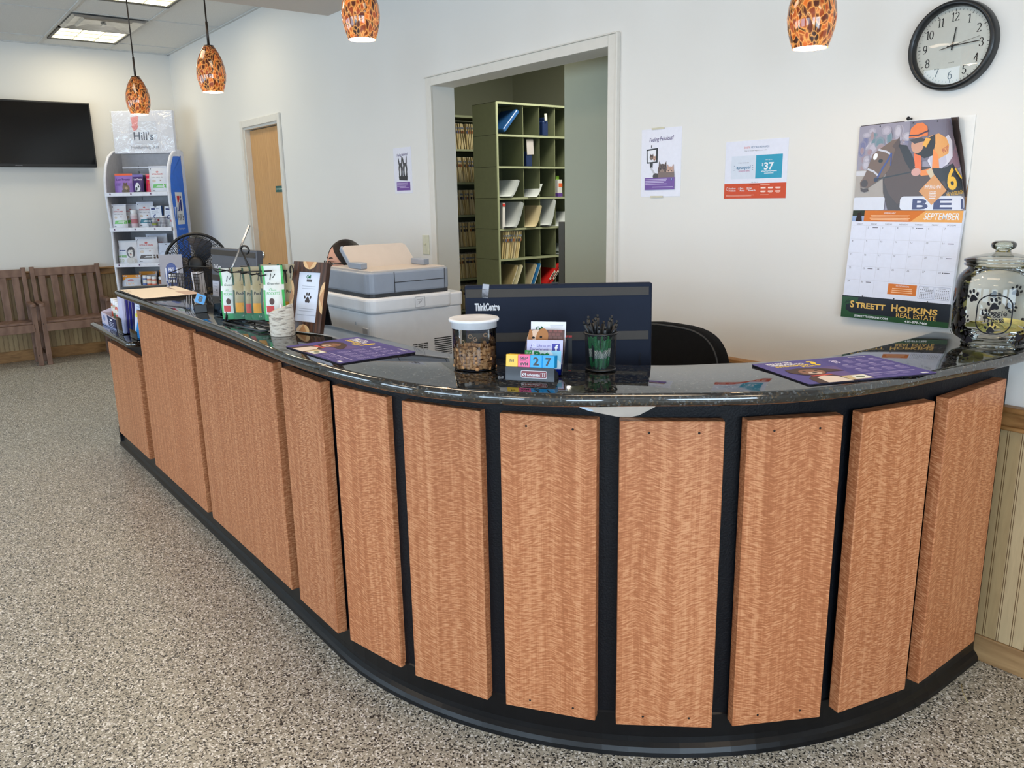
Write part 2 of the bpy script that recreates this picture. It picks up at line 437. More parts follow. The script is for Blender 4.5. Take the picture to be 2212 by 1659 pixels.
# suspended tile ceiling over the waiting area, lower painted soffit over the desk
b = MB(); b.box(((XL - 5.43) / 2, (YF + D) / 2, 3.04), (-5.43 - XL, D - YF, .06)); b.m = 1
ys = [1.453 + .613 * k for k in range(-9, 2)]
for y in ys: b.box(((XL - 5.43) / 2, y, 3.007), (-5.43 - XL, .024, .008))
for x in [-8.79 + 1.22 * k for k in range(0, 3)] : b.box((x, (YF + D) / 2, 3.0065), (.012, D - YF, .007))
b.box(((XL - 5.43) / 2, D - .011, 3.0055), (-5.43 - XL, .022, .011)); b.box((XL + .011, (YF + D) / 2, 3.0055), (.022, D - YF, .011))
struct(b, 'ceiling', [TILE, mat('ceiling_grid_steel', rgb(206, 206, 204), .5)])
b = MB(); b.box(((-5.43 + XR) / 2, (YF + D) / 2, 2.9), (XR + 5.43, D - YF, .33)); struct(b, 'trim_1', SOFF)

# wainscot, rails, baseboards
def rail(b, x0, x1):
    l = x1 - x0; c = (x0 + x1) / 2
    b.box((c, D - .019, .853), (l, .038, .018), .004); b.box((c, D - .013, .822), (l, .026, .044), .004); b.box((c, D - .017, .795), (l, .034, .014), .005)
b = MB(); rail(b, -2.632, -1.13); rail(b, -.961, XR); rail(b, -6.38, -4.2); rail(b, XL + .04, -7.3); struct(b, 'trim_2', RAIL)
b = MB(); bs = MB()
for x0, x1 in ((-2.632, -1.13), (-.961, XR), (-6.38, -4.2), (XL + .04, -7.3)):
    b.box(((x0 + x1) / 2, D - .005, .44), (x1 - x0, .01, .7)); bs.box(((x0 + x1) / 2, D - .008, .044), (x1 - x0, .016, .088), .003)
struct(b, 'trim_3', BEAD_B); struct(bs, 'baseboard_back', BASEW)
b = MB(); L = D - YF; c = (D + YF) / 2
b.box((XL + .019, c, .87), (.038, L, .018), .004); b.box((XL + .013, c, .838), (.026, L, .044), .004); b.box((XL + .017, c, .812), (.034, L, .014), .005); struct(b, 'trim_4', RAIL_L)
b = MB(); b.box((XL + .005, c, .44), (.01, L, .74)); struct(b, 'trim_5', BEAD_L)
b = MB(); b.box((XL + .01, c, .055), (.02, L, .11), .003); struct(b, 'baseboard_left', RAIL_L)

# door to the exam room
b = MB()
for x0, x1, z1 in ((-7.277, -7.227, 2.19), (-6.437, -6.387, 2.19)):
    b.box(((x0 + x1) / 2, D - .009, z1 / 2), (x1 - x0, .018, z1), .003); xi = x1 if x1 < -7 else x0
    b.box((xi + (.009 if x1 < -7 else -.009), D + .075, 1.066), (.018, .15, 2.133))
b.box((-6.832, D - .009, 2.161), (.79, .018, .056), .003); b.box((-6.832, D + .075, 2.124), (.754, .15, .018))
b.box((-7.2, D + .1, 1.06), (.02, .02, 2.1)); b.box((-6.464, D + .1, 1.06), (.02, .02, 2.1))
struct(b, 'trim_6', TRIMW)
b = MB(); b.box((0, 0, 1.053), (.75, .042, 2.1), .003)
door = struct(b, 'door_1', DOORW, loc=(-6.832, D + .066, .006))
b = MB(); b.at((-.305, -.021, 1.035), (PI / 2, 0, 0)); b.lathe([(0, .0), (.034, 0), (.034, .006), (.026, .014), (.012, .016), (.012, .05), (0, .05)], 28)
b.at((-.305, -.021, 1.035)); b.tube([(0, -.048, 0), (-.03, -.052, .002), (-.12, -.05, 0)], [.011, .011, .008], 12)
b.build('door_handle', CHROME, door)
a = Art(); a.rect(0, 0, .14, .05, rgb(22, 88, 78)); a.text('EXAM ROOM', .062, .017, .016, rgb(200, 222, 205), w=.1); a.poly([(.122, .025), (.134, .033), (.134, .017)], rgb(200, 222, 205))
a.sheet(.14, .05, 'door_sign', PG, .003, rgb(22, 88, 78), parent=door, loc=(.12, -.025, 1.575), rot=(PI / 2, 0, 0), label='green sign plate')

# passage to the file room: painted casing and room beyond
b = MB(); h = 2.138
for x in (-4.172, -2.6655): b.box((x, D - .007, (h + .047) / 2), (.055, .014, h + .047), .002)
b.box((-3.419, D - .007, h + .0235), (1.45, .014, .047), .002); b.box((-2.634, D - .011, (h + .05) / 2), (.012, .022, h + .05), .003); b.box((-3.42, D - .011, h + .05), (1.57, .022, .006), .002)
struct(b, 'trim_7', TRIMW)
b = MB(); b.box((-4.4, 5.7, 1.5), (6.0, .1, 3.0)); struct(b, 'wall_fileroom_back', SAGE)
b = MB(); b.box((-7.3, 4.3, 1.5), (.1, 2.9, 3.0)); struct(b, 'wall_fileroom_left', SAGE)
b = MB(); b.box((-2.62, 3.21, 1.5), (1.9, .12, 3.0)); struct(b, 'wall_fileroom_partition', SAGE)
b = MB(); b.box((-1.72, 4.5, 1.5), (.1, 2.5, 3.0)); struct(b, 'wall_fileroom_right', SAGE)
b = MB(); b.box((-4.4, 4.3, 3.0), (6.0, 2.9, .06)); struct(b, 'ceiling_fileroom', SAGE)
b = MB(); b.box((-3.6, 3.165, .68), (.05, .03, 1.36)); struct(b, 'trim_8', mat('dark_door_edge_guard', rgb(70, 70, 66), .4))

# ================================================================ ceiling fixtures
LENS = emit_mat('fluorescent_lens', rgb(255, 248, 214), 2.6)
def ceiling_light(x0, y0, label):
    t = thing('ceiling_light', label, 'ceiling light', (x0 + .3, y0 + .29, 3.0), group='recessed fluorescent fixtures')
    b = MB()
    for x, y, w, d in ((-.288, 0, .024, .58), (.288, 0, .024, .58), (0, -.279, .6, .022), (0, .279, .6, .022)): b.box((x, y, -.002), (w, d, .012))
    b.build('frame', BLKPL, t)
    b = MB(); b.box((0, 0, .004), (.552, .536, .004)); b.build('lens', LENS, t)
    b = MB()
    for k in (-.092, .092): b.box((k, 0, -.001), (.005, .536, .006)); b.box((0, k * .97, -.001), (.552, .005, .006))
    b.build('louver', mat('louver_cream', rgb(196, 190, 166), .4), t)
ceiling_light(-8.80, 1.47, 'black framed square ceiling light nearest the corner, beside the vent')
ceiling_light(-7.0, 1.47, 'black framed ceiling light cut off by the top of the picture')
t = thing('air_vent', 'shiny metal ceiling vent set beside the lit fixture', 'vent', (-7.89, 1.76, 3.0))
STEEL = mat('polished_vent_steel', rgb(184, 184, 182), .3, .85, var=.2, vscale=9)
b = MB(); s = .285
for k, (a0, z0, a1, z1) in enumerate(((1, 0, .92, -.014), (.92, -.014, .68, .004), (.68, .004, .62, -.012), (.62, -.012, .36, .004))):
    p = lambda f, z: [(-s * f, -s * f, z), (s * f, -s * f, z), (s * f, s * f, z), (-s * f, s * f, z)]
    b.mesh(p(a0, z0 - .003) + p(a1, z1 - .003), [[i, (i + 1) % 4, 4 + (i + 1) % 4, 4 + i] for i in range(4)])
b.mesh(p(.36, .001), [[0, 1, 2, 3]]); b.build('diffuser', STEEL, t)
b = MB(); b.box((0, .0, -.012), (.1, .03, .014), .004); b.build('damper_clip', STEEL, t)

# ================================================================ lights and world
def area(name, loc, rot, sx, sy, power, col):
    l = bpy.data.lights.new(name, 'AREA'); l.shape = 'RECTANGLE'; l.size = sx; l.size_y = sy; l.energy = power; l.color = col
    o = bpy.data.objects.new(name, l); COL.objects.link(o); o.location = loc; o.rotation_euler = rot; return o
for c, w in WIN: area('daylight', (c, YF + .03, 1.4), (PI / 2, 0, 0), w - .1, 1.5, 60, (.64, .82, 1.0))
for c, w in WINR: area('daylight', (XR - .03, c, 1.4), (PI / 2, 0, PI / 2), w - .1, 1.5, 98, (.66, .83, 1.0))
area('fluorescent', (-8.5, 1.755, 2.985), (0, 0, 0), .5, .5, 8, (1, .86, .62))
area('fluorescent', (-6.7, 1.755, 2.985), (0, 0, 0), .5, .5, 8, (1, .86, .62))
for x, y, e in ((-4.3, .7, 10), (-2.7, 1.1, 10), (-1.0, 1.3, 8), (.9, 1.2, 9), (0, -2.0, 12), (-3.6, -2.0, 12)): area('unseen_warm_fill', (x, y, 2.73), (0, 0, 0), .9, .4, e, (1, .78, .55))  # added warm fill lamps under the soffit, without fixtures, washing the upper wall
area('file_room_light', (-4.3, 4.2, 2.95), (0, 0, 0), .8, .4, 62, (1, .95, .78))
w = bpy.data.worlds.new('world'); bpy.context.scene.world = w; w.use_nodes = True
nt = w.node_tree; sky = nt.nodes.new('ShaderNodeTexSky'); sky.sky_type = 'HOSEK_WILKIE'; sky.sun_direction = (.3, -.5, .8); sky.turbidity = 3
nt.links.new(sky.outputs[0], nt.nodes['Background'].inputs['Color']); nt.nodes['Background'].inputs['Strength'].default_value = .8
sc = bpy.context.scene; sc.view_settings.view_transform = 'Standard'; sc.view_settings.look = 'None'; sc.view_settings.exposure = 0.0
cy = sc.cycles; cy.use_denoising = True; cy.max_bounces = 8; cy.diffuse_bounces = 4; cy.glossy_bounces = 4; cy.transparent_max_bounces = 24
cy.transmission_bounces = 6; cy.caustics_reflective = False; cy.caustics_refractive = False; cy.sample_clamp_indirect = 6.0

# ================================================================ pendants over the desk
def pendant_glass():
    t = NT('amber_mottled_art_glass'); v = t.coord((1, 1, .55), (.35, .25, 0)); vo = t.node('ShaderNodeTexVoronoi', feature='DISTANCE_TO_EDGE'); vo.inputs['Scale'].default_value = 75.0
    nz = t.node('ShaderNodeTexNoise'); nz.inputs['Scale'].default_value = 28.0; t.link(v, nz.inputs['Vector'])
    wv = t.mix(.035, v, nz.outputs['Color']); t.link(wv, vo.inputs['Vector'])
    v2 = t.node('ShaderNodeTexVoronoi'); v2.inputs['Scale'].default_value = 82.0; vo.inputs['Scale'].default_value = 82.0; t.link(wv, v2.inputs['Vector']); sc_ = t.node('ShaderNodeSeparateColor'); t.link(v2.outputs['Color'], sc_.inputs[0])
    tone = t.ramp(sc_.outputs[0], [(0.0, rgb(40, 18, 11)), (.45, rgb(84, 33, 14)), (.75, rgb(142, 60, 20)), (1.0, rgb(198, 102, 36))])
    cell = t.mix(t.ramp(vo.outputs['Distance'], [(0.0, (.6, .6, .6, 1)), (.07, (.2, .2, .2, 1)), (.2, (0, 0, 0, 1))]), tone, rgb(244, 172, 92))
    sx = t.node('ShaderNodeSeparateXYZ'); tc = t.node('ShaderNodeTexCoord'); t.link(tc.outputs['Object'], sx.inputs[0])
    gl = t.ramp(t.math('MULTIPLY', sx.outputs[2], 1 / .2), [(0.0, (1, 1, 1, 1)), (.35, (.62, .62, .62, 1)), (.7, (.10, .10, .10, 1)), (1, (.015, .015, .015, 1))])
    t.link(cell, t.b.inputs['Base Color']); t.link(cell, t.b.inputs['Emission Color']); t.link(t.math('MULTIPLY', gl, 1.05), t.b.inputs['Emission Strength'])  # bulb glow put into the shade as emission, fading upward
    t.set(Roughness=.08); t.b.inputs['Coat Weight'].default_value = .4; return t.m
AMBER = pendant_glass(); BULB = emit_mat('pendant_bulb_glow', rgb(255, 236, 200), 14.0); INNER = emit_mat('white_inner_glass', rgb(255, 240, 220), 9.0)
ROD = mat('bronze_rod', rgb(52, 46, 42), .4, .6)
def pendant(x, y, z, label):
    t = thing('pendant_lamp', label, 'pendant lamp', (x, y, z), group='amber glass pendants over the desk')
    prof = [(.046, 0), (.054, .022), (.0615, .05), (.0645, .078), (.0615, .108), (.053, .140), (.0395, .170), (.026, .192), (.021, .196)]
    b = MB(); b.lathe(prof, 36); b.build('lamp_shade', AMBER, t)
    b = MB(); b.lathe([(r - .003, q) for r, q in prof[:-1]][::-1], 28); b.build('inner_glass', INNER, t)
    b = MB(); b.ball((0, 0, .06), (.024, .024, .034), 16); b.build('bulb', BULB, t)
    b = MB(); b.cyl((0, 0, 0), .0215, .192, .2, 20); b.cyl((0, 0, 0), .0055, .2, .30, 10); b.cyl((0, 0, 0), .0035, .30, 2.735 - z - .012, 10)
    b.tube([(-.05, -.03, .168), (-.03, -.018, .168)], .0018, 6)
    b.build('rod', ROD, t)
    b = MB(); b.cyl((0, 0, 0), .055, 2.735 - z - .014, 2.735 - z, 28, .005); b.build('canopy', ROD, t)
    l = bpy.data.lights.new('pendant_glow', 'POINT'); l.energy = 2.2; l.color = (1, .74, .45); l.shadow_soft_size = .012
    o = bpy.data.objects.new('pendant_glow', l); COL.objects.link(o); o.location = (x, y, z + .006)
pendant(-5.012, 1.249, 1.995, 'mottled brown glass pendant hanging in front of the snack display, farthest away')
pendant(-3.90, 1.30, 1.998, 'mottled amber glass pendant left of the oak door')
pendant(-2.60, 1.385, 2.033, 'amber glass pendant above the copier, its cord out of view')
pendant(-1.34, 2.07, 1.885, 'large glowing amber pendant nearest the wall clock')
# ================================================================ reception desk
CX, CY, RF = -2.30, 2.368, 1.337
def path(off, x0=-4.6, n=30, yend=2.643):
    return [(x0, CY - RF - off)] + arc(CX, CY, RF + off, RF + off, 270, 360, n) + [(CX + RF + off, yend)]
def figured_wood():
    """quarter-cut figured veneer: slip-matched strips with short dark cross ripples that lean left and right in turn"""
    t = NT('figured_red_brown_veneer'); tc = t.node('ShaderNodeTexCoord'); oi = t.node('ShaderNodeObjectInfo')
    sh = t.node('ShaderNodeVectorMath', operation='SCALE'); cb = t.node('ShaderNodeCombineXYZ'); t.link(oi.outputs['Random'], cb.inputs[0]); t.link(oi.outputs['Random'], cb.inputs[2]); cb.inputs[1].default_value = .3
    t.link(cb.outputs[0], sh.inputs[0]); sh.inputs['Scale'].default_value = 7.3
    ad = t.node('ShaderNodeVectorMath', operation='ADD'); t.link(tc.outputs['Object'], ad.inputs[0]); t.link(sh.outputs[0], ad.inputs[1])
    sx = t.node('ShaderNodeSeparateXYZ'); t.link(ad.outputs[0], sx.inputs[0])
    x, y, z = sx.outputs
    wob = t.noise(ad.outputs[0], 3.0, 2.0)
    xx = t.math('ADD', t.math('ADD', x, y), t.math('MULTIPLY', wob, .02))
    pp = t.math('PINGPONG', xx, .095)
    lean = t.math('MULTIPLY', pp, t.math('ADD', -.05, t.math('MULTIPLY', t.noise(ad.outputs[0], 1.7, 1.0), .6)))
    zz = t.math('ADD', t.math('ADD', z, lean), t.math('MULTIPLY', t.noise(ad.outputs[0], 16.0, 2.0), .014))
    c1 = t.node('ShaderNodeCombineXYZ'); t.link(t.math('MULTIPLY', xx, .16), c1.inputs[0]); t.link(t.math('MULTIPLY', y, .16), c1.inputs[1]); t.link(zz, c1.inputs[2])
    rip = t.noise(c1.outputs[0], 262.0, 3.0, .55, .15)
    c2 = t.node('ShaderNodeCombineXYZ'); t.link(xx, c2.inputs[0]); t.link(y, c2.inputs[1]); t.link(t.math('MULTIPLY', z, .012), c2.inputs[2])
    grain = t.noise(c2.outputs[0], 520.0, 2.0); strip = t.noise(c2.outputs[0], 60.0, 3.0)
    f = t.math('ADD', rip, t.math('MULTIPLY', t.math('SUBTRACT', strip, .5), .38)); f = t.math('ADD', f, t.math('MULTIPLY', t.math('SUBTRACT', grain, .5), .22))
    col = t.ramp(f, [(.36, rgb(166, 103, 66)), (.48, rgb(182, 117, 78)), (.56, rgb(199, 137, 96)), (.68, rgb(214, 156, 114))])
    tone = t.ramp(oi.outputs['Random'], [(0, (.94, .93, .92, 1)), (1, (1.03, 1.0, .97, 1))])
    t.link(t.mix(1.0, col, tone, 'MULTIPLY'), t.b.inputs['Base Color'])
    t.set(Roughness=.42); t.b.inputs['Specular IOR Level'].default_value = .35; return t.m
def granite():
    t = NT('polished_dark_granite'); v = t.coord()
    def cells(sc):
        vo = t.node('ShaderNodeTexVoronoi'); vo.inputs['Scale'].default_value = sc; t.link(v, vo.inputs['Vector']); sp = t.node('ShaderNodeSeparateColor'); t.link(vo.outputs['Color'], sp.inputs[0]); return sp
    a = cells(190.0); b_ = cells(420.0)
    base = t.ramp(a.outputs[0], [(0, rgb(16, 17, 18)), (.4, rgb(28, 31, 33)), (.66, rgb(50, 56, 58)), (.82, rgb(72, 60, 42)), (.93, rgb(88, 94, 98))], 'CONSTANT')
    fine = t.ramp(b_.outputs[1], [(0, (.55, .55, .55, 1)), (.5, (1, 1, 1, 1)), (.93, (1.9, 1.8, 1.6, 1))], 'CONSTANT')
    cloud = t.ramp(t.noise(v, 38.0, 4.0), [(.35, (.6, .6, .62, 1)), (.7, (1.25, 1.2, 1.1, 1))])
    t.link(t.mix(1.0, t.mix(1.0, base, fine, 'MULTIPLY'), cloud, 'MULTIPLY'), t.b.inputs['Base Color'])
    t.set(Roughness=.045); t.b.inputs['Specular IOR Level'].default_value = .5; t.b.inputs['IOR'].default_value = 1.9; return t.m
WOOD = figured_wood(); GRAN = granite()
BLKPT = mat('black_painted_desk_front', rgb(11, 13, 19), .5, spec=.22, var=.15, vscale=14, bump=.5, bscale=170)
VINYL = mat('black_vinyl_cove_base', rgb(11, 12, 15), .3, spec=.3, var=.2, vscale=20)
desk = thing('reception_desk', 'curved black reception desk faced with eleven figured wood panels', 'reception desk')
b = MB(); b.prism(path(0) + path(-.13)[::-1], .004, 1.027); b.prism([(-5.45, 1.031), (-4.601, 1.031), (-4.601, 1.25), (-5.45, 1.25)], .004, .752)
b.build('carcass', BLKPT, desk)
b = MB(); b.sweep(lambda o: path(o, -5.45 - o, yend=2.625), [(.024, 0), (.022, .012), (.016, .024), (.006, .034), (.004, .05), (.004, .118), (.0, .122)])
b.box((-5.459, 1.13, .06), (.018, .236, .12)); b.build('cove_base', VINYL, desk)
b = MB(); b.box((-5.458, 1.045, .715), (.012, .02, .06)); b.build('outlet_strip', WHITEPL, desk)
DARKHOLE = mat('screw_hole', rgb(20, 14, 12), .6)
def panel(A, B, z0, z1, holes=False):
    A, B = V(A), V(B); w = (B - A).length; ang = math.atan2(B.y - A.y, B.x - A.x); n = V((math.sin(ang), -math.cos(ang))); c = (A + B) / 2 - n * .0175
    b = MB(); b.box((0, 0, (z1 - z0) / 2), (w, .035, z1 - z0), .0016, seg=1)
    if holes:
        b.m = 1
        for x in (-w * .22, w * .26):
            for z in (.028, z1 - z0 - .03):
                b.at((x, -.0172, z), (PI / 2, 0, 0)); b.cyl((0, 0, 0), .003, 0, .001, 12)
    b.build('wood_panel', [WOOD, DARKHOLE], desk, (c.x, c.y, z0), (0, 0, ang))
PAN = [((-5.359, .996), (-4.646, .996), .69), ((-4.522, .996), (-3.626, .996)), ((-3.551, .996), (-2.653, .996)), ((-2.567, .992), (-2.262, .992)),
       ((-2.203, 1.007), (-1.957, 1.054)), ((-1.894, 1.067), (-1.658, 1.164)), ((-1.609, 1.193), (-1.397, 1.337)), ((-1.35, 1.371), (-1.178, 1.559)),
       ((-1.147, 1.607), (-1.022, 1.824)), ((-1.0, 1.877), (-.940, 2.126)), ((-.928, 2.18), (-.928, 2.54))]
for i, p in enumerate(PAN): panel(p[0], p[1], .108, p[2] if len(p) > 2 else .963, i in (6, 7, 8))
# torn patch of bare wallboard under the counter edge
SP = [(-.156, .997), (-.148, .990), (-.137, .983), (-.113, .975), (-.084, .970), (-.049, .964), (-.031, .9625), (-.012, .963), (.009, .968), (.031, .980), (.048, .990), (.056, .997)]
am = math.atan2(1.42 - CY, -1.345 - CX)
def onarc(s, off): return (CX + (RF + off) * math.cos(am + s / RF), CY + (RF + off) * math.sin(am + s / RF))
b = MB(); vs = [(*onarc(s, .0012), z) for s, z in SP] + [(*onarc(s, .0012), 1.027) for s, z in SP]; n = len(SP)
b.mesh(vs, [[i, i + 1, n + i + 1, n + i] for i in range(n - 1)]); b.m = 1
vs = [(*onarc(s - d, .0016), z + e) for s, z in SP[:4] for d, e in ((0, 0), (-.009, .003))]; b.mesh(vs, [[2 * i, 2 * i + 2, 2 * i + 3, 2 * i + 1] for i in range(3)])
b.build('torn_paint_patch', [mat('bare_wallboard', rgb(206, 192, 178), .8), mat('torn_paper_edge', rgb(206, 220, 236), .7)], desk, label='bare beige patch')

# granite tops
def spline(pts, k=6):
    out = []; P = [pts[0]] + list(pts) + [pts[-1]]
    for i in range(1, len(P) - 2):
        for j in range(k):
            t_ = j / k; a, b_, c, d = P[i - 1:i + 3]
            out.append(tuple(.5 * (2 * b_[q] + (c[q] - a[q]) * t_ + (2 * a[q] - 5 * b_[q] + 4 * c[q] - d[q]) * t_ ** 2 + (3 * b_[q] - a[q] - 3 * c[q] + d[q]) * t_ ** 3) for q in (0, 1)))
    return out + [pts[-1]]
outer = [(-4.64, .929), (-4.2, .928), (-3.465, .93), (-2.888, .927), (-2.532, .908), (-2.29, .900), (-2.07, .912), (-1.76, .958), (-1.553, 1.036), (-1.368, 1.173), (-1.226, 1.336), (-1.092, 1.504), (-1.006, 1.655), (-.941, 1.851), (-.900, 2.121), (-.874, 2.333), (-.863, 2.494), (-.858, 2.64)]
inner = [(-1.2, 2.64), (-1.19, 2.43), (-1.192, 2.168), (-1.215, 1.985), (-1.283, 1.834), (-1.341, 1.743), (-1.43, 1.61), (-1.6, 1.46), (-1.8, 1.335), (-2.05, 1.27), (-2.4, 1.262), (-3.0, 1.265), (-4.64, 1.265)]
top_poly = spline(outer) + spline(inner) + arc(-4.655, 1.225, .04, .04, 90, 180, 5) + arc(-4.655, .969, .04, .04, 180, 270, 5)[:-1]
b = MB(); b.prism(top_poly, 1.0275, 1.06, .0145, 4, True)
o = b.build('granite_countertop', GRAN, label='polished black granite bar top curving along the reception desk', cat='countertop')
b = MB(); b.prism(rrect(-5.6, .945, -4.607, 1.27, .045, 6), .7525, .785, .0145, 4, True)
b.build('granite_ledge', GRAN, label='low polished granite ledge at the far left end of the desk', cat='countertop')
# work surface behind the bar
b = MB(); b.prism([(-5.75, 1.275)] + [(-4.6, 1.275)] + path(-.134, -4.59)[1:-1] + [(-1.1, 2.62), (-1.72, 2.62)] + path(-.75, -4.6)[::-1][1:-1] + [(-5.75, 1.8)], .71, .74, .003, 2)
DESKT = mat('grey_laminate_worktop', rgb(74, 74, 76), .35)
wt = thing('work_table', 'grey laminate work table running behind the reception bar', 'table')
b.build('table_top', DESKT, wt)
for x, y in ((-5.6, 1.6), (-4.2, 1.6), (-2.9, 1.6)):
    b = MB(); b.box((x, y, .355), (.03, .5, .71)); b.build('leg', DESKT, wt)
# ================================================================ things on the walls
WR = (PI / 2, 0, 0)
Y0 = D - .0012
# --- clock
NUM = {
 '1': [[(.05, .85), (.22, 1), (.22, 0)], [(.08, 0), (.36, 0)]],
 '2': [arc(.27, .73, .21, .27, 165, -35, 10) + [(.06, .02)], [(.06, .03), (.5, .03)], [(.5, .03), (.52, .14)]],
 '3': [arc(.24, .76, .19, .24, 155, -80, 9), arc(.24, .28, .23, .28, 85, -160, 10)],
 '4': [[(.38, 0), (.38, 1)], [(.38, 1), (.04, .28)], [(.04, .27), (.54, .27)], [(.24, 0), (.5, 0)]],
 '5': [[(.14, .97), (.46, .97)], [(.14, .97), (.1, .54)], arc(.24, .31, .23, .3, 128, -150, 11)],
 '6': [arc(.5, .45, .42, .55, 100, 200, 8), arc(.29, .3, .21, .3, 0, 360, 14)],
 '7': [[(.05, .84), (.06, .97)], [(.05, .97), (.52, .97)], [(.52, .97), (.2, 0)]],
 '8': [arc(.28, .75, .19, .24, 0, 360, 14), arc(.28, .26, .23, .26, 0, 360, 14)],
 '9': [arc(.27, .7, .21, .3, 0, 360, 14), arc(.06, .55, .42, .55, -80, 20, 8)],
 '0': [arc(.27, .5, .22, .5, 0, 360, 18)]}
t = thing('wall_clock', 'round black rimmed wall clock with black numerals', 'clock', (-1.222, D - .001, 1.925))
b = MB(); b.at((0, 0, 0), WR); b.lathe([(.128, 0), (.1275, .022), (.124, .031), (.117, .033), (.111, .028), (.109, .016), (.109, .008)], 72)
b.build('rim', mat('clock_black_rim', rgb(24, 27, 30), .3), t)
a = Art(); ink = rgb(34, 36, 38); a.ell(0, 0, .1095, .1095, rgb(252, 251, 246), n=64)
for k in range(60):
    th = PI / 2 - 2 * PI * k / 60; r1, r0_ = .104, .0985 if k % 5 else .0965; w_ = .0009 if k % 5 else .0019
    a.line([(r0_ * math.cos(th), r0_ * math.sin(th)), (r1 * math.cos(th), r1 * math.sin(th))], w_, ink)
for k in range(1, 13):
    th = PI / 2 - 2 * PI * k / 12; s_ = str(k); h_ = .0235; wd = sum(.42 if ch == '1' else .62 for ch in s_) * h_; x = .082 * math.cos(th) - wd / 2; y = .082 * math.sin(th) - h_ / 2
    for ch in s_: a.nib(NUM[ch], x, y, h_, ink, .125, .05); x += (.42 if ch == '1' else .62) * h_
a.text('QUARTZ', 0, -.048, .003, ink)
b = MB(); b.at((0, 0, 0), WR); a.paint(b, z0=.008, step=.0002); b.build('dial', PM, t)
b = MB(); b.at((0, 0, 0), WR)
def hand(ang, l, tail, w_, z):
    th = R(90 - ang); c_, s_ = math.cos(th), math.sin(th)
    b.tube([(-tail * c_, -tail * s_, z), (l * c_, l * s_, z)], [w_, w_ * .6], 6)
hand(7, .052, .012, .0022, .0125); b.build('hour_hand', BLKPL, t)
b = MB(); b.at((0, 0, 0), WR); hand(90 - 3, .078, .014, .0018, .0145); b.build('minute_hand', BLKPL, t)
b = MB(); b.at((0, 0, 0), WR); hand(78, .08, .036, .0007, .0165); hand(258, .036, 0, .0014, .0165); b.cyl((0, 0, 0), .004, .01, .018, 14); b.build('second_hand', BLKPL, t)
b = MB(); b.at((0, 0, 0), WR); b.lathe([(.109, .021), (.08, .0235), (.04, .025), (.001, .0254)], 48); b.build('glass_cover', GLASS, t)

# --- posters
PUR = rgb(108, 66, 152); DKP = rgb(72, 44, 110); GREYT = rgb(112, 112, 120); TAN = rgb(196, 156, 136); BRN = rgb(92, 72, 62)
def cat_head(a, cx, cy, s, c1, c2, open_=False):
    a.poly([(cx - .9 * s, cy - .2 * s), (cx - .75 * s, cy + 1.45 * s), (cx - .2 * s, cy + .7 * s), (cx + .25 * s, cy + .7 * s), (cx + .8 * s, cy + 1.4 * s), (cx + .9 * s, cy - .2 * s)], c1)
    a.ell(cx, cy, .95 * s, s, c1); a.ell(cx, cy - .35 * s, .5 * s, .5 * s, c2)
    for k in (-1, 1): a.ell(cx + k * .38 * s, cy + .2 * s, .2 * s, .07 * s, BLACK, k * .35); a.line([(cx + k * .25 * s, cy + .75 * s), (cx + k * .15 * s, cy + .4 * s)], .07 * s, BLACK)
    a.poly([(cx - .14 * s, cy - .12 * s), (cx + .14 * s, cy - .12 * s), (cx, cy - .28 * s)], rgb(150, 90, 90))
    if open_: a.ell(cx, cy - .58 * s, .26 * s, .28 * s, rgb(112, 38, 44))
    else: a.line([(cx - .3 * s, cy - .5 * s), (cx, cy - .4 * s), (cx + .3 * s, cy - .5 * s)], .06 * s, BLACK)
def feeling(a, w, h): a.text('Feeling Fabulous?', w / 2 + .002, h * .82, .0155, DKP, w=.135, bold=.012, shear=.25, rot=.03)
w, h = .222, .278
a = Art(); a.rect(0, 0, w, h, rgb(232, 232, 244)); feeling(a, w, h)
a.poly([(.03, .196), (.095, .2), (.094, .14), (.032, .138)], BLACK); a.poly([(.036, .19), (.085, .194), (.084, .145), (.038, .143)], rgb(236, 236, 244)); a.rect(.056, .2, .06, .213, BLACK)
cat_head(a, .06, .163, .011, BRN, rgb(140, 118, 104)); cat_head(a, .077, .158, .009, TAN, rgb(216, 180, 160), True)
a.poly([(.05, .143), (.068, .143), (.066, .118), (.052, .118)], rgb(40, 38, 40)); a.line([(.056, .12), (.082, .09)], .009, rgb(196, 196, 204))
a.ell(.085, .084, .016, .013, rgb(60, 48, 46)); a.poly([(.085, .075), (.085, .092), (.11, .1), (.118, .075)], rgb(60, 48, 46))
cat_head(a, .122, .108, .026, BRN, rgb(150, 126, 112)); cat_head(a, .166, .1, .022, TAN, rgb(220, 186, 168), True); a.poly([(.1, .075), (.19, .075), (.188, .1), (.102, .1)], rgb(120, 98, 90))
a.rect(.026, .028, .192, .078, PUR); a.lines(.03, .166, .07, .0065, 4, .0026, rgb(200, 184, 222)); a.lines(.07, .184, .038, .006, 1, .0026, rgb(200, 184, 222), 0)
a.rect(.172, .065, .181, .075, rgb(40, 70, 150)); a.text('f', .177, .066, .008, WHITE)
p = a.sheet(w, h, 'poster', PG, .0012, WHITE, loc=(-2.494, Y0, 1.497), rot=WR, label='white and purple wall flyer with two laughing cats taking a selfie', cat='poster')
MATTAPE = mat('yellowed_tape', rgb(206, 200, 176), .4)
for z in (-.004, h - .003):
    b = MB(); b.box((w * .42, z + .003, .0022), (.07, .008, .0006)); b.build('tape_strip', MATTAPE, p)
w, h = .277, .213
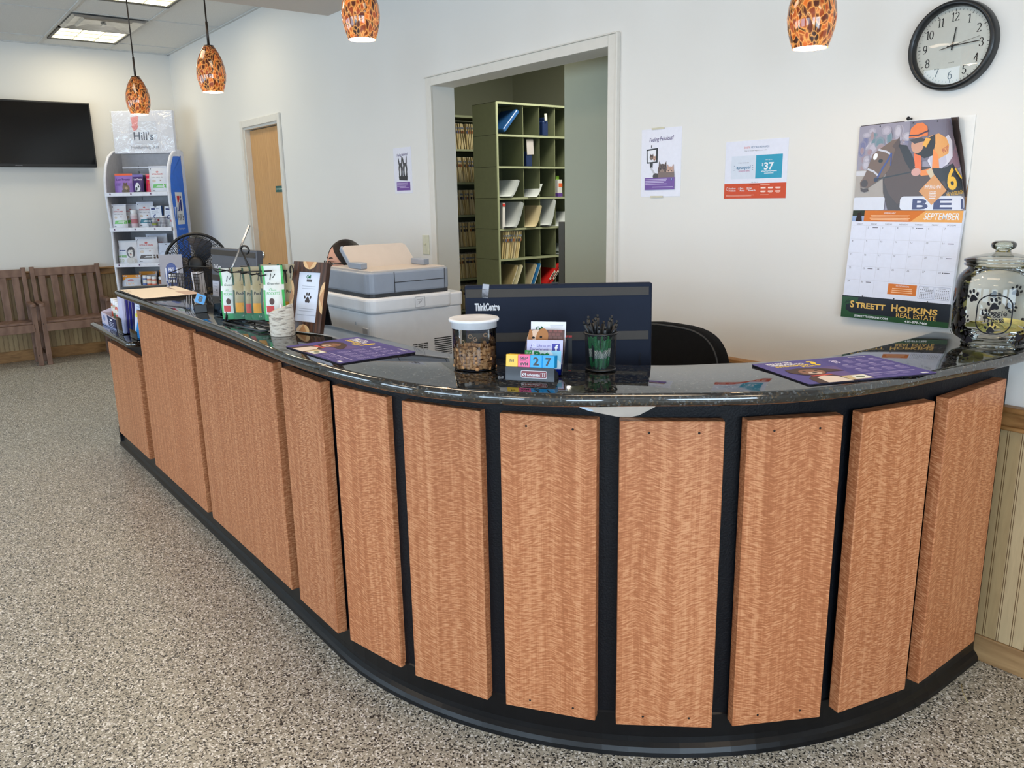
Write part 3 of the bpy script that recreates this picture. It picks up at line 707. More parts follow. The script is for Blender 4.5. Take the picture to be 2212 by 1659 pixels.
a = Art(); a.rect(0, 0, w, h, rgb(228, 230, 244)); a.text('ZOETIS', .099, .184, .0066, rgb(214, 96, 84), w=.028); a.text('PETCARE REWARDS', .157, .184, .0066, rgb(70, 110, 150), w=.079); a.text('Made for your pet, designed for your wallet.', .138, .174, .0035, GREYT, w=.1)
a.rect(.03, .073, .141, .158, rgb(214, 222, 236)); a.rect(.141, .073, .256, .158, rgb(58, 158, 190))
a.text('A new way to save', .086, .131, .0038, GREYT, w=.048); a.text('apoquel', .086, .11, .0125, rgb(52, 120, 160), w=.064, bold=.01); a.text('(oclacitinib tablet)', .09, .1, .0062, rgb(200, 120, 160), w=.05)
for k in (-1, 1):
    for q in (-1, 0, 1): a.line([(.086 + k * .039, .114 + q * .006), (.086 + k * .044, .114 + q * .009)], .0014, rgb(60, 90, 130))
a.text('Earn up to', .198, .138, .004, WHITE, w=.028); a.text('$', .172, .118, .011, WHITE); a.text('37', .199, .105, .024, WHITE, w=.042, bold=.03)
a.line([(.166 + .0068 * i, .098 + .001 * (i % 2)) for i in range(11)], .0022, WHITE); a.lines(.18, .22, .09, .005, 1, .0022, WHITE, 0)
a.text('See offers at', .14, .058, .004, GREYT, w=.03); a.text('zoetispetoffers.com', .14, .049, .0042, rgb(200, 110, 130), w=.05)
a.rect(0, 0, w, .056 - .0, rgb(208, 84, 56)); a.items[-1] = a.items[-1][:4] + (2,)
a.rect(.0, .0, w, .0005, rgb(208, 84, 56))
for x, s1, s2 in ((.022, 'Purchase', 'Products'), (.074, 'Earn', 'Points'), (.114, 'Get', 'Rewards')):
    a.text(s1, x, .035, .0062, WHITE, 'l', bold=.015); a.text(s2, x, .027, .0062, WHITE, 'l', bold=.015)
a.line(rrect(.012, .031, .018, .042, .002, 3), .001, WHITE, True); a.line([(.068 + .004 * math.cos(PI / 2 + i * 4 * PI / 5), .037 + .004 * math.sin(PI / 2 + i * 4 * PI / 5)) for i in range(5)], .0008, WHITE, True); a.text('$', .108, .033, .008, WHITE)
a.rect(.157, .01, .1574, .05, rgb(226, 140, 116)); a.lines(.01, .145, .012, .003, 2, .0014, rgb(240, 190, 174)); a.lines(.166, .214, .049, .004, 1, .0018, rgb(240, 190, 174)); a.lines(.166, .214, .012, .004, 1, .0018, rgb(240, 190, 174))
for i in range(3):
    for j in range(2): a.rect(.168 + i * .032, .036 - j * .013, .19 + i * .032, .041 - j * .013, rgb(250, 224, 214)); a.rect(.172 + i * .032, .033 - j * .013, .186 + i * .032, .0342 - j * .013, rgb(240, 190, 174))
a.sheet(w, h, 'poster', PM, .0012, WHITE, loc=(-2.049, Y0, 1.485), rot=WR, label='white rewards flyer with a turquoise square and orange bottom band', cat='poster')
w, h = .218, .278
a = Art(); a.rect(0, 0, w, h, rgb(232, 232, 244)); feeling(a, w, h)
for k in (-1, 1):
    cx = .112 + k * .027
    a.ell(cx - .02, .19, .007, .03, rgb(60, 58, 62), .22); a.ell(cx + .016, .196, .007, .032, rgb(60, 58, 62), -.1); a.ell(cx, .15, .026, .036, rgb(74, 72, 76)); a.ell(cx, .118, .024, .034, rgb(48, 46, 50)); a.ell(cx + .004 * k, .135, .009, .03, rgb(226, 226, 232))
    a.ell(cx - .01, .16, .005, .004, BLACK); a.ell(cx + .012, .16, .005, .004, BLACK)
a.poly([(.06, .105), (.165, .105), (.162, .078), (.064, .082)], rgb(40, 38, 42)); a.rect(.026, .018, .192, .07, PUR); a.lines(.03, .17, .062, .0065, 4, .0026, rgb(200, 184, 222)); a.lines(.06, .18, .034, .006, 1, .0026, rgb(200, 184, 222), 0)
a.sheet(w, h, 'poster', PG, .0012, WHITE, loc=(-4.631, Y0, 1.54), rot=WR, label='white and purple flyer with two long eared black and white donkeys', cat='poster')

# --- switch plate
t = thing('light_switch', 'ivory toggle switch plate beside the file room opening', 'light switch', (-4.281, D, 1.229))
b = MB(); b.box((0, -.003, 0), (.073, .006, .118), .0025); b.build('plate', mat('ivory_plate', rgb(214, 212, 190), .35), t)
b = MB(); b.box((0, -.0065, 0), (.012, .002, .026)); b.box((0, -.012, .004), (.007, .014, .009), .001, (.5, 0, 0)); b.build('toggle', MATS['ivory_plate'], t)

# --- racing wall calendar and the sheet behind it
a = Art(); a.rect(0, 0, .215, .28, rgb(236, 236, 234)); a.poly([(.205, 0), (.215, .1), (.215, 0)], rgb(150, 118, 90))
a.sheet(.215, .28, 'paper_sheet', PM, .001, rgb(236, 236, 234), loc=(-1.352, Y0 - .0012, 1.442), rot=(PI / 2, 0, 0), label='plain white sheet pinned behind the upper right of the horse calendar', cat='paper')
cal = thing('wall_calendar', 'racehorse wall calendar open at September with a dark green banner', 'calendar', (-1.5, D - .003, 1.08))
OR1, OR2 = rgb(216, 122, 56), rgb(236, 170, 98)
w, h = .362, .272
a = Art(); a.rect(0, 0, w, h, rgb(150, 144, 160), 12, 8)
cols = [(112, 112, 150), (182, 174, 188), (104, 132, 142), (162, 136, 138), (134, 130, 156), (190, 184, 196), (156, 128, 134)]
for i in range(70):
    q = rnd.choice(cols); x, y, rx, ry = .012 + rnd.random() * .175, .135 + rnd.random() * .115, .005 + rnd.random() * .01, .006 + rnd.random() * .012
    a.ell(x, y, rx * 1.25, ry * 1.2, rgb(*[(k + m) / 2 for k, m in zip(q, (150, 144, 160))]), n=12); a.ell(x, y, rx * .8, ry * .8, rgb(*q), n=12)
a.rect(.17, .15, w, h, rgb(112, 106, 124), 6, 4); a.poly([(.31, .16), (w, .2), (w, .13), (.31, .12)], rgb(140, 112, 128))
a.rect(0, .042, .16, .13, rgb(168, 158, 150)); a.rect(0, .112, .12, .128, rgb(206, 204, 210)); a.rect(.16, .042, w, .1, rgb(120, 112, 112))
HB, HD, HM = rgb(112, 88, 74), rgb(66, 54, 52), rgb(84, 66, 60)
a.poly([(.095, .1), (.1, .055), (.12, 0), (.165, 0), (.3, .04), (.32, .12), (.25, .13), (.19, .135)], HD)
a.poly([(.128, .215), (.15, .2), (.19, .13), (.25, .11), (.26, .05), (.15, .02), (.12, .05), (.1, .09), (.108, .14)], HM)
a.poly([(.128, .222), (.135, .205), (.165, .2), (.185, .17), (.2, .14), (.185, .122), (.165, .15), (.15, .18)], rgb(34, 32, 36))
a.poly([(.086, .2), (.115, .218), (.138, .222), (.13, .2), (.125, .17), (.115, .13), (.09, .1), (.045, .072), (.02, .075), (.017, .09), (.03, .11), (.045, .15), (.055, .18)], HB)
a.poly([(.118, .2), (.14, .228), (.142, .205), (.13, .19)], HM); a.ell(.033, .087, .012, .012, HD); a.poly([(.02, .074), (.03, .07), (.045, .072), (.05, .062), (.035, .058), (.022, .062)], rgb(70, 56, 54))
a.ell(.064, .172, .007, .011, rgb(240, 240, 240), -.3); a.ell(.083, .157, .008, .006, BLACK)
BLU = rgb(58, 76, 140)
a.line([(.072, .193), (.1, .185), (.116, .175)], .006, rgb(200, 200, 210)); a.line([(.04, .133), (.062, .125), (.077, .112)], .006, rgb(200, 200, 210)); a.line([(.118, .18), (.105, .155), (.09, .13), (.075, .1)], .006, BLU); a.line([(.118, .18), (.118, .14)], .004, BLU)
a.line([(.075, .1), (.13, .108), (.2, .12)], .004, rgb(40, 44, 48)); a.ell(.072, .098, .007, .007, rgb(30, 40, 70))
# jockey
a.poly([(.255, .12), (.3, .135), (.325, .16), (.325, .205), (.3, .225), (.26, .2), (.235, .15)], rgb(214, 212, 226)); a.poly([(.25, .13), (.28, .12), (.3, .145), (.29, .175), (.24, .16)], rgb(192, 190, 210))
a.poly([(.232, .222), (.262, .23), (.292, .215), (.306, .195), (.305, .17), (.27, .155), (.24, .185)], rgb(226, 160, 84)); a.poly([(.2, .215), (.225, .215), (.252, .228), (.255, .2), (.25, .165), (.225, .158), (.195, .172), (.188, .19)], rgb(26, 24, 26))
a.poly([(.25, .185), (.268, .165), (.276, .12), (.262, .108), (.22, .105), (.212, .115), (.22, .122), (.252, .128)], rgb(238, 140, 62)); a.poly([(.19, .175), (.215, .165), (.22, .12), (.2, .125)], rgb(236, 112, 52))
a.ell(.203, .117, .015, .012, rgb(214, 160, 150)); a.ell(.2, .2, .02, .026, rgb(206, 152, 124)); a.poly([(.17, .222), (.175, .25), (.192, .264), (.21, .265), (.226, .252), (.23, .225), (.2, .222)], rgb(230, 120, 44)); a.line([(.17, .228), (.2, .228), (.231, .24)], .005, rgb(70, 40, 60))
a.poly([(.172, .216), (.21, .222), (.222, .21), (.19, .203)], rgb(60, 56, 60)); a.poly([(.225, .22), (.24, .215), (.228, .19), (.215, .198)], rgb(232, 170, 60)); a.text('PDJF', .295, .178, .012, rgb(170, 40, 50), w=.025, rot=.5)
a.poly([(.235, .12), (.25, .128), (.268, .1), (.258, .085)], rgb(206, 190, 160)); a.poly([(.252, .128), (.29, .125), (.3, .09), (.27, .085)], rgb(30, 30, 34)); a.poly([(.285, .125), (.325, .14), (.36, .1), (.36, .055), (.315, .05), (.3, .08)], rgb(28, 27, 30))
a.text('6', .326, .064, .06, rgb(240, 186, 40), w=.034, bold=.03, rot=.14); a.line([(.337, .125), (w, .095)], .006, rgb(236, 190, 60)); a.text('HE VOSBURGH', .335, .046, .011, rgb(240, 186, 40), w=.055, rot=.16)
a.poly(rrect(0, 0, .108, .042, .006), rgb(214, 216, 228)); a.poly(rrect(.16, 0, w, .043, .012), rgb(220, 222, 234))
NAVY = rgb(58, 64, 110); a.text('B', .226, .004, .03, NAVY, w=.05, bold=.03); a.text('E', .297, .004, .03, NAVY, w=.058, bold=.03); a.rect(.352, .004, w - .002, .034, NAVY)
a.poly([(.218, .058), (.262, .108), (.306, .06), (.262, .016)], rgb(214, 150, 88)); a.text('IMPERIAL HINT', .262, .066, .011, WHITE, w=.052); a.text('OWNER', .262, .054, .004, WHITE); a.lines(.252, .272, .049, .004, 1, .002, WHITE, 0); a.text('TRAINER', .262, .041, .004, WHITE); a.lines(.252, .272, .036, .004, 1, .002, WHITE, 0)
for x in (.07, .18, .255): a.ell(x, h - .006, .0024, .0024, BLACK, n=12)
def pg(x, y, z): # upper page: bottom edge on the hinge, right side curling forward
    k = max(0, x / w - .72) / .28
    q = (y / h) ** 1.4; return (x - .06 * k * k * q, -z - .004 - .03 * k * k * q, y + .362 + .004 * (y / h) * math.sin(x / w * 3))
b = MB(); b.col = rgb(90, 84, 84)
b.grid(lambda u, v: V(pg(u * w, v * h, -.001)), 28, 20); a.paint(b, pg, .00012, cut=.013); b.build('picture_page', PG, cal, label='racehorse and jockey photo page')
b = MB(); b.col = rgb(80, 70, 70); b.grid(lambda u, v: V(pg(u * w, v * h, -.006)) + V((.02 * v * u, 0, .003)), 10, 6); b.build('turned_pages', PM, cal)
w2, h2 = .36, .29
a = Art(); a.rect(0, 0, w2, h2, rgb(226, 230, 246)); a.rect(0, h2 - .036, w2, h2, OR1); a.poly([(.2, h2 - .036), (.245, h2), (w2, h2), (w2, h2 - .036)], OR2)
a.rect(0, h2 - .036, .042, h2, rgb(52, 60, 50)); a.rect(0, h2 - .036, .042, h2 - .018, rgb(150, 170, 206)); a.poly([(.012, h2 - .036), (.018, h2 - .008), (.03, h2 - .006), (.036, h2 - .036)], rgb(50, 38, 38))
a.text('IMPERIAL HINT', .13, h2 - .011, .005, WHITE, w=.038); a.lines(.06, .2, h2 - .017, .0046, 4, .0018, rgb(248, 206, 168), .12, 'c'); a.text('SEPTEMBER', .296, h2 - .028, .02, WHITE, w=.108, bold=.012, shear=.15)
for i, d_ in enumerate(('SUNDAY', 'MONDAY', 'TUESDAY', 'WEDNESDAY', 'THURSDAY', 'FRIDAY', 'SATURDAY')): a.text(d_, .004 + (i + .5) * .0503, h2 - .047, .0045, rgb(80, 80, 90), w=.0034 * len(d_))
gl = rgb(196, 198, 210); gy = [h2 - .05 - .0455 * k for k in range(6)]
for y in gy[:-1]: a.rect(.003, y, w2 - .003, y + .0006, gl)
for i in range(1, 7): a.rect(.004 + i * .0503, .012 if i < 3 else .058, .0046 + i * .0503, gy[0], gl)
for n_ in range(1, 31):
    i, j = (n_ - 1) % 7, (n_ - 1) // 7; a.text(str(n_), .009 + i * .0503, gy[j] - .0085, .0056, rgb(86, 88, 100), 'l')
    if n_ in (2, 5, 14, 21, 23, 28, 30): a.rect(.026 + i * .0503, gy[j] - .007, .044 + i * .0503, gy[j] - .005, rgb(70, 70, 84))
    if n_ in (5, 28): a.ell(.023 + i * .0503, gy[j] - .006, .0016, .0016, BLACK, n=10)
a.rect(.155, .018, .25, .053, OR1); a.text('THIS MONTH IN RACING', .2025, .044, .005, WHITE, w=.044); a.lines(.162, .243, .037, .0062, 3, .002, rgb(248, 206, 168), .2, 'c')
for x0, nm in ((.257, 'AUGUST'), (.308, 'OCTOBER')):
    a.line(rrect(x0, .012, x0 + .047, .052, .001, 1), .0007, rgb(120, 130, 170), True); a.text(nm, x0 + .023, .046, .0034, rgb(80, 80, 90))
    for j in range(6):
        for i in range(7):
            if not (j == 1 and i < 3): a.rect(x0 + .005 + i * .006, .04 - j * .0048, x0 + .0078 + i * .006, .0424 - j * .0048, rgb(110, 112, 126))
for x in (.07, .18, .29): a.ell(x, .004, .0022, .0022, BLACK, n=12)
def p2(x, y, z): return (x - .006 * (1 - y / h2), -z - .006 - .012 * (1 - y / h2), y + .071)
b = MB(); b.col = rgb(222, 226, 240); b.mesh([p2(0, 0, 0), p2(w2, 0, 0), p2(w2, h2, 0), p2(0, h2, 0)], [[0, 1, 2, 3]]); a.paint(b, p2, .00012)
b.col = rgb(214, 216, 226); b.mesh([p2(w2, 0, 0), p2(w2 + .004, 0, -.006), p2(w2 + .004, h2, -.005), p2(w2, h2, 0)], [[0, 1, 2, 3]]); b.build('date_page', PM, cal, label='September date grid page')
w3, h3 = .366, .076
a = Art(); GN = rgb(34, 76, 38); a.rect(0, 0, w3, h3, rgb(20, 22, 30)); a.rect(0, 0, w3, .018, GN); a.poly([(0, 0), (0, h3 - .004), (.06, h3 - .004), (.056, h3 - .02), (.03, h3 - .026), (.016, .045), (.016, .028), (.04, .016)], GN)
for q in range(5): a.line([(.012, .05), (.02 + q * .007, h3 - .014 + .003 * (q % 2))], .0012, rgb(18, 34, 20))
GO = rgb(230, 186, 96); a.text('S', .032, .037, .022, GO, 'l', bold=.03); a.text('TREETT', .051, .037, .0175, GO, 'l', w=.106, bold=.03); a.text('H', .178, .037, .022, GO, 'l', bold=.03); a.text('OPKINS', .201, .037, .0175, GO, 'l', w=.127, bold=.03)
a.text('REAL ESTATE', .326, .0185, .0145, GO, 'r', w=.13, bold=.012); a.text('STREETTHOPKINS.COM', .05, .0055, .0068, WHITE, 'l', w=.118, bold=.02); a.text('410-879-7466', .3, .0035, .0072, WHITE, 'r', w=.074, bold=.02)
def p3(x, y, z): return (x - .009, -z - .019 + .001 * y / h3, y - .003)
b = MB(); b.col = rgb(30, 40, 34); b.mesh([p3(0, 0, 0), p3(w3, 0, 0), p3(w3, h3, 0), p3(0, h3, 0)], [[0, 1, 2, 3]]); a.paint(b, p3, .00012); b.build('advert_banner', PG, cal, label='dark green advertising strip')
b = MB(); b.at((-1.332, D - .001, 1.726), (PI / 2, 0, 0)); b.lathe([(.0, 0), (.004, .001), (.003, .006), (.003, .012), (.006, .02), (.0, .021)], 14)
b.build('pushpin', BLKPL, label='dark pushpin at the top middle of the horse calendar', cat='pushpin')

# --- television
t = thing('television', 'black flat television on the left wall', 'television', (XL + .05, 1.27, 2.172), (0, 0, 0))
b = MB(); b.box((.03, 0, 0), (.045, 1.078, .612), .006); b.box((-.0205, 0, -.02), (.057, .3, .3)); b.build('housing', BLKPL, t)
b = MB(); b.box((.0535, 0, .008), (.002, 1.052, .566)); b.build('screen', mat('television_screen', rgb(5, 5, 6), .12, var=.02), t)
a = Art(); a.text('SAMSUNG', 0, -.004, .009, rgb(150, 150, 156), w=.06); b = MB(); b.at((.0532, -.14, -.291), (PI / 2, 0, PI / 2)); a.paint(b); b.build('maker_badge', PM, t)
# ================================================================ things on the granite bar
ZT = 1.06
def mat_art(left):
    w, h = .37, .25; a = Art(); P1, P2 = rgb(84, 76, 146), rgb(104, 84, 140); a.poly(rrect(0, 0, w, h, .008), P1)
    a.poly([(.165, 0), (.2, h), (.205, h), (w - .008, h), (w, h - .008), (w, .008), (w - .008, 0)], rgb(78, 70, 140)); a.poly([(.1, .06), (.16, .04), (.19, .16), (.12, .15)], P2)
    # dog: white chest, red collar, dark head with folded ears
    FUR, TANF = rgb(74, 52, 46), rgb(146, 104, 80)
    a.poly([(.03, .0), (.035, .05), (.06, .075), (.115, .075), (.14, .04), (.145, 0)], FUR); a.poly([(.055, 0), (.062, .055), (.09, .07), (.118, .05), (.125, 0)], rgb(228, 214, 202)); a.poly([(.06, .066), (.118, .07), (.12, .08), (.058, .078)], rgb(200, 84, 70))
    a.poly([(.035, .15), (.028, .12), (.05, .085), (.1, .078), (.125, .1), (.175, .1), (.165, .12), (.125, .15), (.08, .16)], FUR); a.ell(.088, .112, .034, .03, TANF); a.ell(.088, .098, .018, .014, rgb(206, 186, 170)); a.ell(.088, .1, .007, .005, BLACK); a.ell(.072, .122, .005, .004, BLACK); a.ell(.106, .122, .005, .004, BLACK)
    a.rect(.125, .008, .19, .05, rgb(206, 186, 140)); a.poly([(.14, .01), (.188, .01), (.188, .046), (.15, .046)], rgb(236, 238, 232)); a.ell(.165, .028, .012, .008, rgb(120, 130, 100))
    a.text('READY TO', .07, .222, .013, WHITE, w=.075, bold=.05); a.text('UPGRADE TO', .082, .204, .013, WHITE, w=.1, bold=.05); a.text('INTERCEPTOR', .088, .187, .012, rgb(244, 214, 70), w=.1, bold=.04); a.text('PLUS', .125, .171, .012, rgb(244, 214, 70), w=.04, bold=.04); a.text('?', .158, .18, .046, rgb(246, 214, 60), bold=.05)
    LV = rgb(206, 200, 232); a.text('20', .222, .2, .014, LV, bold=.05); a.text('19', .222, .182, .014, LV, bold=.05)
    for i in range(4):
        for j in range(3):
            if i == 0 and j == 0: continue
            x = .205 + i * .04; y = .205 - j * .05; a.rect(x + .008, y, x + .024, y + .0035, LV); a.lines(x, x + .03, y - .007, .006, 5, .0028, rgb(150, 142, 196), .3)
    a.lines(.2, .345, .05, .008, 1, .003, LV, 0)
    for i in range(3): a.lines(.2 + i * .045, .238 + i * .045, .04, .006, 3, .0026, rgb(150, 142, 196), .3)
    a.lines(.2, .3, .012, .006, 1, .0022, rgb(150, 142, 196), 0); a.text('INTERCEPTOR', .318, .232, .006, WHITE, w=.055, bold=.03); a.rect(.333, .01, .352, .02, WHITE)
    return a, w, h
def counter_mat(o, ang, label, sx, sy):
    a, w, h = mat_art(0); b = MB(); b.col = rgb(24, 22, 40); b.prism([(x * sx, y * sy) for x, y in rrect(0, 0, w, h, .008)], 0, .0032)
    a.paint(b, lambda x, y, z: (x * sx, y * sy, z + .0032), .00015); b.build('counter_mat', PM, loc=(o[0], o[1], ZT + .0006), rot=(0, 0, ang), label=label, cat='counter mat')
counter_mat((-2.394, .946), .015, 'purple dog advert counter mat left of the biscuit tub', 1.0, 1.0)
counter_mat((-1.030, 1.674), math.atan2(.341, .139), 'purple dog advert counter mat on the right bend near the glass jar', .995, 1.0)

# --- clear tub of dog biscuits
tub = thing('biscuit_tub', 'clear plastic tub with a white lid, half full of dog biscuits', 'tub', (-1.734, 1.208, ZT + .0005))
b = MB(); b.lathe([(.0, .0), (.054, .0), (.0565, .003), (.0575, .01), (.0585, .118), (.0585, .122)], 48); b.build('tub_body', ACRYL, tub)
b = MB(); b.lathe([(.0, .0015), (.054, .0015), (.0555, .004)], 40); b.build('tub_base', mat('tub_base_edge', rgb(64, 66, 78), .2), tub)
b = MB(); b.lathe([(.059, .112), (.0605, .112), (.0605, .127), (.0665, .129), (.0672, .133), (.0655, .1365), (.052, .1345), (0, .134)], 56); b.build('lid', WHITEPL, tub)
a = Art(); fr = rgb(150, 122, 96)
for i, (x, y, s_, r_) in enumerate(((-.03, .075, 'D', .3), (-.012, .09, 'O', -.2), (.004, .083, 'G', .5), (.03, .092, 'O', 0), (.012, .066, 'O', .2), (-.02, .05, 'G', -.3), (.03, .06, 'D', -.4), (.002, .045, 'O', .2), (-.035, .03, 'D', 0), (.04, .035, 'G', .3))): a.text(s_, x, y, .011, fr, rot=r_)
b = MB(); th0 = math.atan2(-1.208, 1.734)
a.paint(b, lambda x, y, z: ((.0588 + z) * math.cos(th0 + x / .0588), (.0588 + z) * math.sin(th0 + x / .0588), y), .0001); b.build('frosted_lettering', PM, tub)
BISC = mat('baked_dog_biscuit', rgb(190, 140, 92), .8, var=.22, vscale=120, bump=.4, bscale=300)
def bone():
    out = []
    for cx, cy_, a0, a1 in ((.0125, .0044, -50, 200), (-.0125, .0044, -20, 230), (-.0125, -.0044, 130, 380), (.0125, -.0044, 160, 410)): out += arc(cx, cy_, .0052, .0052, a0, a1, 6)
    return out
bm_ = MB(); bm_.prism(bone(), -.0042, .0042, .0016, 2); first = None; k = 0
for ring, (rr, n_) in enumerate(((.0455, 9), (.0235, 4))):
    for lay in range(6):
        for i in range(n_):
            hgt = .0095 + lay * .0092 + (.003 if rr < .04 else 0)
            if lay >= 5 and (i + ring) % 3 == lay % 2: continue
            th = 2 * PI * (i + .5 * (lay % 2)) / n_ + rnd.uniform(-.1, .1); loc = (-1.734 + rr * math.cos(th), 1.208 + rr * math.sin(th), ZT + hgt)
            rot = (rnd.uniform(-.35, .35) + (PI / 2 * .8 if rnd.random() < .35 and lay > 0 else 0), rnd.uniform(-.3, .3), th + PI / 2 + rnd.uniform(-.35, .35))
            if first is None:
                first = bm_.build('dog_biscuit', BISC, loc=loc, rot=rot, label='golden brown bone shaped biscuit piled inside the white lidded tub', cat='biscuit', group='biscuits in the clear tub')
            else: copy_tree(first, loc, rot)

# --- perpetual date blocks
ang = math.atan2(.073, .102); o0 = (-1.564, 1.181)
hb = thing('date_block_base', 'dark plastic base with a maroon and white logo under the date cubes', 'desk calendar', (o0[0], o0[1], ZT + .0005), (0, 0, ang))
b = MB(); Lb = .1255
b.mesh([(0, 0, 0), (Lb, 0, 0), (Lb, .046, 0), (0, .046, 0), (0, .002, .034), (Lb, .002, .034), (Lb, .046, .012), (0, .046, .012)], [[0, 3, 2, 1], [0, 1, 5, 4], [1, 2, 6, 5], [2, 3, 7, 6], [3, 0, 4, 7], [4, 5, 6, 7]])
b.build('stand', mat('dark_grey_plastic', rgb(44, 47, 54), .22), hb)
a = Art(); MR = rgb(128, 44, 52); a.poly(rrect(.04, .0075, .107, .0265, .004), WHITE); a.poly(rrect(.0412, .0087, .1058, .0253, .0032), MR)
a.text('K9', .0432, .0115, .0082, WHITE, 'l', w=.0112, bold=.02); a.text('advantix', .0563, .0125, .0068, WHITE, 'l', w=.0335, bold=.02); a.text('\u00ae', .0903, .0185, .0028, WHITE, 'l')
for x in (.0965, .1015):
    a.rect(x - .001, .0115, x + .001, .0215, WHITE); a.rect(x - .0022, .0115, x + .0022, .0125, WHITE); a.rect(x - .0022, .0205, x + .0022, .0215, WHITE)
b = MB(); a.paint(b, lambda x, y, z: (x, .002 * y / .034 - z - .0004, y)); b.build('logo_plate', PG, hb)
tilt = math.atan2(.022, .044)
for i, (c, nm, lb) in enumerate(((rgb(250, 204, 60), 'Fri', 'yellow date cube reading Fri'), (rgb(240, 96, 150), 'SEP', 'pink date cube reading SEP above upside down MAR'), (rgb(20, 162, 232), '2', 'blue date cube showing a black 2, between the pink cube and the 7'), (rgb(20, 162, 232), '7', 'blue date cube showing a black 7 at the right end of the base'))):
    a = Art(); s_ = .0312
    if i == 0: a.text('Fri', s_ / 2, .0125, .0072, BLACK, bold=.03)
    elif i == 1: a.text('SEP', s_ / 2, .0195, .0068, BLACK, w=.022, bold=.03); a.rect(.005, .0155, .026, .016, rgb(120, 30, 70)); a.text('MAR', s_ / 2, .005, .0068, BLACK, w=.022, bold=.03, flip=True)
    else: a.text(nm, s_ / 2, .0065, .0185, BLACK, w=.0145, bold=.035)
    b = MB(); b.col = c; b.box((s_ / 2, s_ / 2, s_ / 2), (s_, s_, s_), .0012, seg=1); a.paint(b, lambda x, y, z: (x, -z, y), .00012)
    ox = .0003 + i * .03125; dx, dy, dz = ox, .0022, .0342
    o = b.build('date_cube', PG, loc=(o0[0] + math.cos(ang) * dx - math.sin(ang) * dy, o0[1] + math.sin(ang) * dx + math.cos(ang) * dy, ZT + dz), rot=(-.14, 0, ang), label=lb, cat='date cube', group='cubes of the date block')

# --- blue acrylic pamphlet rack with four leaflets
pr_ang = math.atan2(.10, .115)
pr = thing('leaflet_holder', 'clear blue acrylic leaflet holder behind the date cubes', 'leaflet holder', (-1.572, 1.318, ZT + .0005), (0, 0, pr_ang))
b = MB()
for x in (-.052, .052): b.mesh([(x - .001, -.052, 0), (x - .001, .055, 0), (x - .001, .062, .085), (x - .001, .02, .08), (x - .001, -.052, .02), (x + .001, -.052, 0), (x + .001, .055, 0), (x + .001, .062, .085), (x + .001, .02, .08), (x + .001, -.052, .02)], [[0, 1, 2, 3, 4], [9, 8, 7, 6, 5], [0, 5, 6, 1], [1, 6, 7, 2], [2, 7, 8, 3], [3, 8, 9, 4], [4, 9, 5, 0]])
b.build('side_panel', BLUEAC, pr)
b = MB(); b.box((0, .0, .0012), (.102, .105, .002))
for y, h_ in ((-.05, .016), (-.022, .022), (.006, .03), (.034, .04)): b.box((0, y, h_ / 2 + .002), (.102, .002, h_))
b.build('tiers', BLUEAC, pr)
def leaflet(y, z, w_, h_, art, label):
    b = MB(); b.col = rgb(214, 220, 236); b.box((w_ / 2, .001, h_ / 2), (w_, .002, h_)); art.paint(b, lambda x, y_, q: (x, -q, y_), .0002)
    c_, s_ = math.cos(pr_ang), math.sin(pr_ang); dx = -w_ / 2
    b.build('leaflet', PM, loc=(-1.572 + c_ * dx - s_ * y, 1.318 + s_ * dx + c_ * y, ZT + z), rot=(-.2, 0, pr_ang), label=label, cat='leaflet', group='leaflets in the blue holder')
a = Art(); a.rect(0, 0, .094, .122, rgb(238, 240, 248)); GR = rgb(30, 104, 62)
def pets_logo(a, x, y, s):   # green cat and dog sitting back to back
    a.line(arc(x - .7 * s, y + .5 * s, .5 * s, .5 * s, 60, 270, 8), .25 * s, GR); a.ell(x - .1 * s, y + .35 * s, .4 * s, .35 * s, GR); a.ell(x + .35 * s, y + .5 * s, .3 * s, .5 * s, GR); a.poly([(x + .1 * s, y + .9 * s), (x + .2 * s, y + 1.3 * s), (x + .4 * s, y + 1.05 * s), (x + .8 * s, y + 1.0 * s), (x + .8 * s, y + .8 * s), (x + .3 * s, y + .7 * s)], GR); a.rect(x + .45 * s, y, x + .6 * s, y + .6 * s, GR); a.rect(x - .35 * s, y, x - .22 * s, y + .4 * s, GR)
pets_logo(a, .026, .099, .009); a.lines(.05, .088, .112, .0035, 3, .0012, rgb(170, 176, 190), .2, 'c')
leaflet(.037, .003, .094, .122, a, 'white leaflet with a small green animal emblem, rearmost of the four')
a = Art(); a.rect(0, 0, .094, .105, rgb(100, 74, 70))
for j in range(9):
    for i in range(8): a.rect(.001 + i * .0128 - (j % 2) * .005, .03 + j * .0085, .011 + i * .0128 - (j % 2) * .005, .0368 + j * .0085, rgb(118 + 9 * ((i * 3 + j) % 3), 88, 84)) if .001 + i * .0128 - (j % 2) * .005 > .04 and .011 + i * .0128 < .094 else None
DG = rgb(176, 120, 74); a.ell(.02, .078, .025, .027, rgb(226, 196, 172)); a.ell(.035, .085, .016, .024, DG, -.2); a.ell(.004, .085, .006, .02, DG); a.ell(.022, .068, .007, .006, rgb(48, 44, 52)); a.ell(.012, .084, .004, .003, BLACK); a.ell(.032, .086, .0035, .003, BLACK); a.text('VISIT OUR', .069, .072, .0065, WHITE, w=.032, bold=.02)
leaflet(.0095, .003, .094, .105, a, 'leaflet with a tan dog in front of a brick wall')
a = Art(); a.rect(0, 0, .094, .083, rgb(206, 206, 240)); FBC = rgb(96, 88, 168); a.text('Like us on', .044, .0655, .0062, FBC, w=.034); a.text('Facebook', .033, .0545, .0085, FBC, w=.05); a.rect(.066, .053, .086, .0735, rgb(78, 78, 166)); a.text('f', .0775, .0535, .0165, WHITE, bold=.04)
